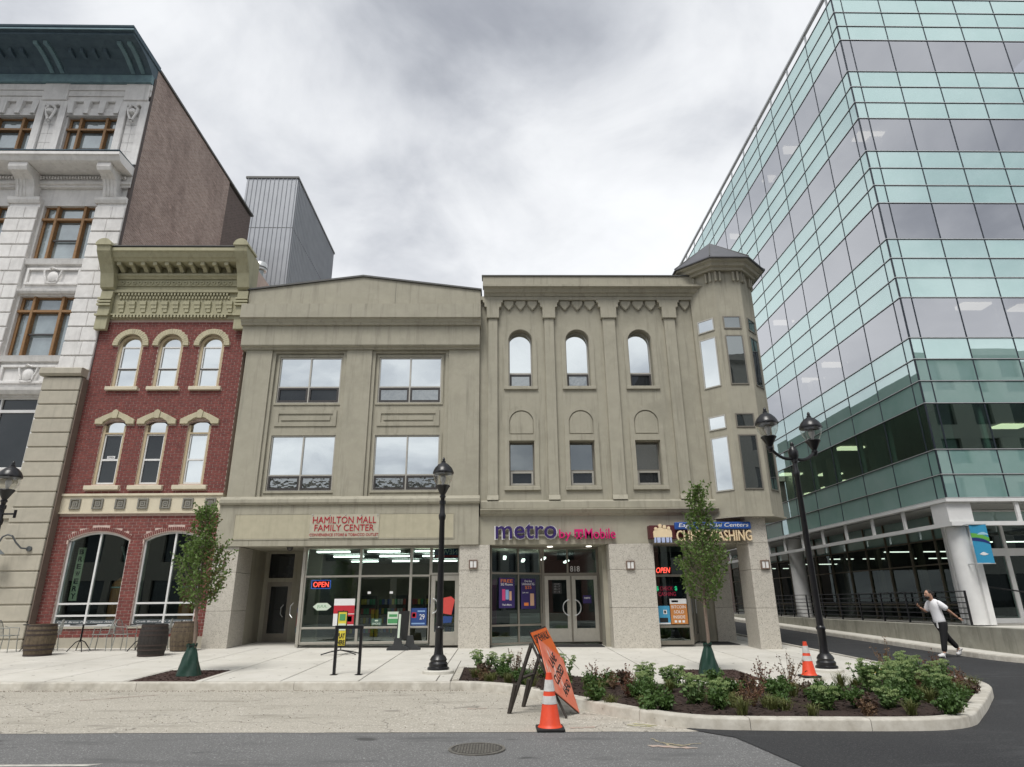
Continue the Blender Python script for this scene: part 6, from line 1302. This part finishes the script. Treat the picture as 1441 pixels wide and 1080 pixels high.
def bag(label, x, y, zb, h, r0, r1, lean):
    n = 36; K = 14; vs = []
    for k in range(K+1):
        f = k/K
        for i in range(n):
            a = 2*math.pi*i/n; fold = 1+(.11*abs(math.sin(a*3.5+f*2+x))-.06+.07*math.sin(a*5-f*6+x*2))*(1-abs(f-.5))
            r = (r0+(r1-r0)*min(1, f/.9)**.9+.012*math.sin(f*math.pi))*fold if f < .9 else r1*(1.2+.3*math.sin(a*6))
            vs.append((x+r*math.cos(a)+lean*f, y+r*math.sin(a)*.9, zb+h*f+.012*math.sin(a*5)*f))
    fs = [(k*n+i, k*n+(i+1) % n, (k+1)*n+(i+1) % n, (k+1)*n+i) for k in range(K) for i in range(n)]+[tuple(range(n))[::-1]]
    t = thing('watering_bag', label, 'watering bag', (x, y, zb), 'green tree watering bags'); add('bag', MB().add(vs, fs), BAG, t, smooth=True)
    add('strap', MB().lathe([(r1+.012, h*.92), (r1+.02, h*.92), (r1+.02, h*.95), (r1+.012, h*.95)], (x+lean*.93, y, zb), 20), BLACK, t)
bag('dark green watering bag around the left tree trunk, slumped to one side', -6.50, 14.65, gz(-6.45, 14.65)-.008, .62, .25, .075, -.01); bag('dark green watering bag around the trunk of the corner tree', 4.49, 14.75, gz(4.5, 14.75)-.008, .62, .235, .07, .02)
# planting: each plant its own thing
SED = leafmat('sedum_leaf', (.10, .18, .06), (.17, .26, .09), .25); SEDF = leafmat('sedum_flower', (.27, .37, .14), (.38, .48, .21), .3); GRS = leafmat('grass_blade', (.12, .15, .04), (.20, .21, .075), .3); DRY = leafmat('dry_leaf', (.16, .095, .055), (.23, .15, .085), .25); DRYR = leafmat('dry_red_leaf', (.14, .055, .04), (.20, .10, .06), .25); SHR = leafmat('shrub_leaf', (.055, .115, .025), (.09, .16, .04), .25); HEU = leafmat('heuchera_leaf', (.08, .06, .05), (.13, .075, .05), .25)
def sedum(label, x, y, s, rich=1.0):
    z = bedz(x, y)-.01; t = thing('sedum_plant', label, 'plant', (x, y, z), 'sedum clumps in the bed'); st = MB(); lf = MB(); fl = MB(); n = int(9*rich)+5
    for i in range(n):
        a = random.uniform(0, 6.3); r = s*math.sqrt(random.random())*.62; tip = Vector((x+r*math.cos(a), y+r*math.sin(a), z+s*random.uniform(.75, 1.1)*(1-.35*(r/s)**2))); b = Vector((x+r*.3*math.cos(a), y+r*.3*math.sin(a), z)); st.tube(b, tip, .008, .005, 5)
        for k in range(16):
            f = random.uniform(.12, .95); c = b.lerp(tip, f); d = (rdir()*.8+Vector((math.cos(k*2.2), math.sin(k*2.2), .35))).normalized(); leaf(lf, c, d, rdir(), random.uniform(.05, .085)*(.7+s), random.uniform(.03, .05)*(.7+s))
        for k in range(60):
            q = random.random()**.5*.055*(.5+s); b2 = random.uniform(0, 6.3); c = tip+Vector((q*math.cos(b2), q*math.sin(b2), .022-q*.30+random.uniform(-.012, .012))); leaf(fl, c, (rdir()+Vector((0, 0, 1.0))).normalized(), rdir(), .02, .014)
    add('stems', st, SHR, t); add('leaves', lf, SED, t); add('flower_heads', fl, SEDF, t)
def grass(label, x, y, s, mat=None, n=70):
    z = bedz(x, y)-.01; t = thing('grass_tuft', label, 'plant', (x, y, z), 'grass tufts in the bed'); m = MB()
    for _ in range(n):
        a = random.uniform(0, 6.3); l = s*random.uniform(.6, 1.1); o = random.uniform(.15, .8); p = Vector((x+random.gauss(0, .03), y+random.gauss(0, .03), z)); d = Vector((math.cos(a)*o, math.sin(a)*o, 1)).normalized(); s_ = Vector((-math.sin(a), math.cos(a), 0))*.005
        q = p+d*l*.6; e = q+(d+Vector((math.cos(a)*.7, math.sin(a)*.7, -.7))).normalized()*l*.45; m.add([p-s_, p+s_, q+s_*.8, q-s_*.8, e], [(0, 1, 2, 3), (3, 2, 4)])
    add('blades', m, mat or GRS, t)
def bushy(name, label, x, y, s, mat, n=16, lw=.03, tall=1.0, flower=None):
    z = bedz(x, y)-.01; t = thing(name, label, 'plant', (x, y, z), 'low plants in the bed'); st = MB(); lf = MB(); fl = MB()
    for i in range(n):
        a = random.uniform(0, 6.3); o = random.uniform(.05, .75)/tall; l = s*random.uniform(.6, 1.15)*tall; p = Vector((x, y, z)); e = p+Vector((math.cos(a)*o*s, math.sin(a)*o*s, l*(1-.3*o))); mid = p.lerp(e, .5)+Vector((0, 0, .06*s)); st.tube(p, mid, .005, .004, 4); st.tube(mid, e, .004, .002, 4)
        for k in range(18):
            f = random.uniform(.2, 1); c = (p.lerp(mid, f*2) if f < .5 else mid.lerp(e, f*2-1))+rdir()*.02; leaf(lf, c, (rdir()+Vector((math.cos(a), math.sin(a), .2))*.5).normalized(), rdir(), lw*random.uniform(1.2, 2), lw)
    add('stems', st, DRY if mat in (DRY, DRYR) else SHR, t); add('leaves', lf, mat, t)
sed = [(-.35, 15.1, .42, 'rounded green shrub at the left end of the bed by the lamp'), (.05, 15.0, .36, 'second green shrub from the left end of the bed'), (1.30, 13.9, .40, 'light green sedum seen just behind the leaning orange sign'), (2.75, 13.05, .36, 'pale flowered sedum at the back of the bed below the big granite pillar'), (3.2, 12.75, .34, 'pale flowered sedum just left of the right tree pit'), (2.55, 12.2, .34, 'sedum in front of the pair left of the tree pit'), (3.0, 10.75, .36, 'large green sedum at the front bed kerb below the right tree'), (3.35, 10.55, .30, 'smaller sedum touching the large one by the front kerb'), (4.9, 10.5, .30, 'round sedum in the front middle of the bed'), (6.45, 12.1, .42, 'bushy dark sedum at the back of the bed right of the cone'), (6.15, 10.9, .36, 'bright round sedum near the front right of the bed'), (6.9, 11.9, .40, 'tall sedum in the thick clump at the right end of the bed'), (7.4, 12.6, .44, 'broad sedum at the centre of the right end clump'), (7.9, 13.2, .44, 'sedum at the back of the right end clump facing the walking man'), (7.2, 11.4, .34, 'low sedum at the front of the right end clump'), (8.3, 12.9, .38, 'rightmost sedum in the planting bed'), (5.75, 10.3, .24, 'small sedum close to the front kerb on the right')]
for x, y, s, lab in sed: sedum(lab, x, y, s*(1.18 if x > 6 else 1.08), 1.5)
gr = 'green grass tuft growing in the dark mulch of the corner bed'; dr = 'dry brown seed stalk plant in the dark mulch of the corner bed'; lo = 'low dull leafed plant in the dark mulch of the corner bed'
def spots(n, seed, near=None):
    random.seed(seed); out_ = []
    while len(out_) < n:
        x, y = random.uniform(-.6, 9.0), random.uniform(9.6, 15.5)
        if inpoly(x, y, [(a*.985+.06, b*.985+.18) for a, b in BEDIN]) and all(math.hypot(x-a, y-b) > .27 for a, b in out_) and not (x < 1.0 and y > 14.8): out_.append((x, y))
    return out_
SP = sorted(spots(112, 4), key=lambda p: p[0]/p[1])
ORD = ['first', 'second', 'third', 'fourth', 'fifth', 'sixth', 'seventh', 'eighth', 'ninth', 'tenth', 'eleventh', 'twelfth', 'thirteenth', 'fourteenth', 'fifteenth', 'sixteenth', 'seventeenth', 'eighteenth', 'nineteenth', 'twentieth']+['twenty-'+w for w in ('first', 'second', 'third', 'fourth', 'fifth', 'sixth', 'seventh', 'eighth', 'ninth')]+['thirtieth']+['thirty-'+w for w in ('first', 'second', 'third', 'fourth', 'fifth', 'sixth', 'seventh', 'eighth', 'ninth')]+['fortieth']+['forty-'+w for w in ('first', 'second', 'third', 'fourth', 'fifth', 'sixth', 'seventh', 'eighth', 'ninth')]+['fiftieth']+['fifty-'+w for w in ('first', 'second', 'third', 'fourth', 'fifth', 'sixth', 'seventh', 'eighth', 'ninth')]
CNT = {}
def nth(what):
    CNT[what] = CNT.get(what, -1)+1; return '%s in the corner bed, %s of its kind from the left' % (what, ORD[CNT[what]])
for i, (x, y) in enumerate(SP):
    k = i % 6
    if k in (0, 3): grass(nth('green grass tuft'), x, y, random.uniform(.24, .40), n=110)
    elif k == 1 and i % 4 == 1: bushy('dried_perennial', nth('short dry seed stalk plant'), x, y, random.uniform(.22, .34), DRY if i % 4 else DRYR, 12, .022, 1.05)
    elif k == 2 and i % 4: bushy('low_plant', nth('low bronze leafed plant' if i % 4 else 'low loose green plant'), x, y, random.uniform(.18, .28), HEU if i % 4 else SHR, 24, .038)
    elif k == 4: grass(nth('green grass tuft'), x, y, random.uniform(.2, .36), n=90)
    else: bushy('low_plant', nth('low dense green plant'), x, y, random.uniform(.22, .34), SHR, 30, .036)
for x, y, s, lab in ((5.25, 12.55, .62, 'tall dry feathery stalks at the back of the bed left of the cone'), (4.75, 12.5, .46, 'dry brown stalks behind the bed below the tree pit'), (3.85, 10.6, .42, 'rust brown dried plant at the front kerb'), (.35, 14.95, .45, 'thin dry grassy stalks right of the two left shrubs'), (.85, 14.6, .40, 'thin leafy stalks just left of the orange sign frame'), (1.75, 12.6, .40, 'brownish loose plant right of the orange sign'), (2.15, 11.7, .42, 'brown leaved plant near the middle of the curved kerb'), (7.85, 13.9, .62, 'tall dry stalk rising at the back right of the bed'), (8.55, 13.4, .50, 'reddish dry plant at the far right end of the bed'), (8.05, 12.0, .40, 'brown and green plant at the front of the right bed end')):
    bushy('dried_perennial', lab, x, y, s, DRYR if 'r' in lab[:2] else DRY, 14, .026, 1.15)
# ---------------------------------------------------------------- walking man
SKINM = M('skin', (.50, .29, .20), (.46, .26, .18), 12, .55, 0); TEE = M('white_tee', (.88, .88, .90), (.84, .84, .87), 5, .85, .4, 14); PANT = M('black_trousers', (.010, .010, .012), None, 8, .85, .3, 20); HAIR = M('black_hair', (.012, .009, .008), None, 30, .6, .5, 60); SHOE = M('white_shoe', (.78, .78, .78), None, 9, .5, .05)
PX, PY = 12.62, 19.15; PZ = rz_(PX, PY)+.012
man = thing('person', 'man in white T-shirt and black trousers walking across the side street with a phone', 'person', (PX, PY, PZ))
def skin_mesh(name, verts, edges, radii, root, mat, parent, sub=2):
    me = bpy.data.meshes.new(name); me.from_pydata(verts, edges, []); o = bpy.data.objects.new(name, me); COL.objects.link(o)
    md = o.modifiers.new('s', 'SKIN'); md.use_smooth_shade = True; md.branch_smoothing = .6
    for i, r in enumerate(radii):
        r = r if isinstance(r, tuple) else (r, r); me.skin_vertices[0].data[i].radius = r; me.skin_vertices[0].data[i].use_root = (i == root)
    sb = o.modifiers.new('u', 'SUBSURF'); sb.levels = sub; sb.render_levels = sub
    bpy.context.view_layer.update(); new = bpy.data.meshes.new_from_object(o.evaluated_get(bpy.context.evaluated_depsgraph_get()))
    bpy.data.objects.remove(o); new.materials.clear(); new.materials.append(mat); new.polygons.foreach_set('use_smooth', [True]*len(new.polygons))
    ob = bpy.data.objects.new(name, new); COL.objects.link(ob); ob.parent = parent; OFF[ob.name] = OFF[parent.name]; return ob
# local frame: -x is forward (walks to the left), z up; near side (towards the camera) is -y
J = dict(pel=(0, 0, .93), sp=(-.03, 0, 1.10), ch=(-.075, 0, 1.30), nk=(-.12, 0, 1.46), hd=(-.17, 0, 1.55), ht=(-.175, 0, 1.66),
         hl=(.0, -.09, .90), kl=(-.07, -.10, .50), al=(-.15, -.10, .10), tl=(-.25, -.11, .05),
         hr=(.01, .09, .90), kr=(.17, .10, .54), ar=(.47, .10, .19), tr=(.42, .10, .08),
         sl=(-.07, -.16, 1.385), el=(.11, -.25, 1.19), wl=(.33, -.27, 1.00), sr=(-.09, .16, 1.385), er=(-.14, .25, 1.14), wr=(-.36, .20, 1.27))
ks = list(J); ix = {k: i for i, k in enumerate(ks)}
E_ = [('pel', 'sp'), ('sp', 'ch'), ('ch', 'nk'), ('nk', 'hd'), ('hd', 'ht'), ('pel', 'hl'), ('hl', 'kl'), ('kl', 'al'), ('al', 'tl'), ('pel', 'hr'), ('hr', 'kr'), ('kr', 'ar'), ('ar', 'tr'), ('ch', 'sl'), ('sl', 'el'), ('el', 'wl'), ('ch', 'sr'), ('sr', 'er'), ('er', 'wr')]
RD = dict(pel=(.10, .08), sp=(.09, .07), ch=(.10, .08), nk=.052, hd=.088, ht=.078, hl=.065, kl=.05, al=.038, tl=.036, hr=.065, kr=.05, ar=.038, tr=.036, sl=.018, el=.036, wl=.028, sr=.018, er=.036, wr=.028)
skin_mesh('body', [J[k] for k in ks], [(ix[a], ix[b]) for a, b in E_], [RD[k] for k in ks], 0, SKINM, man)
def sub_skin(name, keys, pts, rad, mat, root=0):
    return skin_mesh(name, pts, keys, rad, root, mat, man)
V = lambda k: J[k]
lerp = lambda a, b, f: tuple(a[i]+(b[i]-a[i])*f for i in range(3))
sub_skin('t_shirt', [(0, 1), (1, 2), (2, 3), (3, 4), (3, 5), (5, 6), (3, 7), (7, 8)], [(0, 0, .80), (-.02, 0, .98), (-.05, 0, 1.15), (-.08, 0, 1.33), (-.12, 0, 1.47), (-.07, -.16, 1.385), lerp(V('sl'), V('el'), .95), (-.09, .16, 1.385), lerp(V('sr'), V('er'), .95)], [(.18, .15), (.175, .145), (.175, .145), (.185, .155), (.08, .08), .105, .082, .105, .082], TEE)
sub_skin('trousers', [(0, 1), (1, 2), (2, 3), (0, 4), (4, 5), (5, 6)], [(0, 0, .99), (0, -.085, .84), (-.07, -.10, .50), (-.145, -.10, .13), (.01, .085, .84), (.165, .10, .54), (.45, .10, .215)], [(.15, .125), (.125, .13), .088, .066, (.125, .13), .088, .066], PANT)
for sd, a, toe in ((-1, Vector((-.09, -.10, .06)), Vector((-.25, -.11, .045))), (1, Vector((.37, .10, .12)), Vector((.27, .10, .03)))):
    if sd < 0: sub_skin('shoe', [(0, 1), (1, 2), (0, 3)], [(-.13, -.10, .06), (-.24, -.105, .055), (-.35, -.11, .045), (-.14, -.10, .12)], [(.065, .065), (.06, .055), (.055, .042), .055], SHOE)
    else: sub_skin('shoe', [(0, 1), (1, 2), (0, 3)], [(.50, .10, .13), (.44, .10, .085), (.365, .10, .05), (.48, .10, .19)], [(.065, .065), (.06, .055), (.055, .045), .055], SHOE)
# head details
add_l = lambda name, mb, mat, smooth=True: add(name, mb, mat, man, smooth=smooth, loc=(PX, PY, PZ))
def ell(c, r, n=14, k=9, f=None):
    m = MB(); vs = []
    for j in range(k+1):
        ph = math.pi*j/k
        for i in range(n): th = 2*math.pi*i/n; vs.append((c[0]+r[0]*math.sin(ph)*math.cos(th), c[1]+r[1]*math.sin(ph)*math.sin(th), c[2]+r[2]*math.cos(ph)))
    return m.add(vs, [(j*n+i, j*n+(i+1) % n, (j+1)*n+(i+1) % n, (j+1)*n+i) for j in range(k) for i in range(n)])
hc = Vector((-.185, 0, 1.605))
add_l('face', ell(hc, (.095, .074, .118)), SKINM); add_l('nose', ell(hc+Vector((-.098, 0, -.012)), (.022, .014, .024), 8, 6), SKINM)
hair = ell(hc+Vector((.022, 0, .030)), (.092, .080, .100)); add_l('hair', hair, HAIR); add_l('hair_bun', ell(hc+Vector((.135, 0, .02)), (.055, .05, .05), 12, 8), HAIR)
add_l('beard', ell(hc+Vector((-.045, 0, -.078)), (.055, .062, .045), 12, 8), HAIR); add_l('mouth', ell(hc+Vector((-.098, 0, -.062)), (.008, .022, .007), 8, 5), flat('lip', (.30, .12, .10)))
for s in (-1, 1):
    add_l('ear', ell(hc+Vector((.012, s*.075, -.005)), (.020, .010, .030), 8, 6), SKINM); add_l('eye', ell(hc+Vector((-.082, s*.034, .012)), (.012, .012, .008), 8, 6), flat('eye', (.05, .04, .04)) if 'eye' not in MAT else MAT['eye']); add_l('eyebrow', ell(hc+Vector((-.086, s*.034, .034)), (.010, .020, .006), 8, 5), HAIR)
def hand(wrist, fwd, palm_n, curl, name='hand'):
    f = Vector(fwd).normalized(); n = Vector(palm_n).normalized(); s = f.cross(n).normalized(); w = Vector(wrist)
    vs = [w, w+f*.05, w+f*.085]; ed = [(0, 1), (1, 2)]; rd = [.024, (.034, .020), (.036, .017)]
    for i, (off, L_) in enumerate(((-.028, .062), (-.010, .072), (.010, .068), (.027, .052))):
        b = len(vs); p = w+f*.085+s*off; q = p+(f*math.cos(curl*.6)+n*math.sin(curl*.6))*L_*.5; e = q+(f*math.cos(curl*1.5)+n*math.sin(curl*1.5))*L_*.5; vs += [p, q, e]; ed += [(2, b), (b, b+1), (b+1, b+2)]; rd += [.010, .009, .008]
    b = len(vs); p = w+f*.035+s*-.030; q = p+(f*.6-s*.5+n*.3)*.045; e = q+(f*.85+n*.4)*.032; vs += [p, q, e]; ed += [(1, b), (b, b+1), (b+1, b+2)]; rd += [.012, .010, .009]
    return skin_mesh(name, [tuple(v) for v in vs], ed, rd, 0, SKINM, man, 1)
hand(J['wl'], (.9, -.1, -.35), (0, .5, -.8), .35); hand(J['wr'], (-.75, -.1, .55), (.6, -.3, .7), .9)
add_l('lanyard', MB().box(-.19, -.17, -.12, -.08, .74, .92), SHOE, False)
ph = MB().box(-.04, .04, -.006, .006, -.075, .075); pho = add('mobile_phone', ph, BLACK, bev=.004, label='dark mobile phone held up in the hand of the walking man', cat='phone')
pho.location = (PX-.455, PY+.15, PZ+1.40); pho.rotation_euler = (R(25), R(-30), R(80))
man.rotation_euler = (0, 0, R(6)); man.scale = (1.05, 1.05, 1.05); pho.location = (PX-.475, PY+.15, PZ+1.47)

# ---------------------------------------------------------------- grit, gum and litter
random.seed(77)
gm = MB()
for _ in range(2600):
    if random.random() < .6: x, y = random.uniform(-14, -.6), 13.50-abs(random.gauss(0, .10))
    else: x, y = random.uniform(-12, 2.4), random.uniform(9.4, 13.4)
    s = random.uniform(.004, .014); z = -.01*x+.004; a = random.uniform(0, 6.3)
    P = [(x+s*math.cos(a+k*2.1)*random.uniform(.7, 1.3), y+s*math.sin(a+k*2.1)*random.uniform(.7, 1.3), z) for k in range(3)]
    gm.add(P+[(x, y, z+s*.8)], [(0, 1, 3), (1, 2, 3), (2, 0, 3), (2, 1, 0)])
add('road_grit', gm, M('grit', (.22, .19, .15), (.10, .085, .07), 40, .95, 0), bpy.data.objects['parking_lane'], kind='stuff')
gs = MB()
for _ in range(260):
    x, y = random.uniform(-14, 9), random.uniform(13.8, 20.8)
    if inpoly(x, y, BEDIN) or (-7.4 < x < -5.8 and y < 15.7) or (3.7 < x < 5.4 and y < 15.7) or (y < 16.2 and x > -1): continue
    r = random.uniform(.012, .035); n = 7
    P = [(x+r*math.cos(6.283*k/n)*random.uniform(.7, 1.2), y+r*math.sin(6.283*k/n)*random.uniform(.7, 1.2)) for k in range(n)]
    gs.add([(a, b, gz(a, b)+.0025) for a, b in P], [tuple(range(n))])
add('gum_spots', gs, M('old_gum', (.20, .19, .17), (.30, .285, .255), 10, .9, 0), side, kind='stuff')
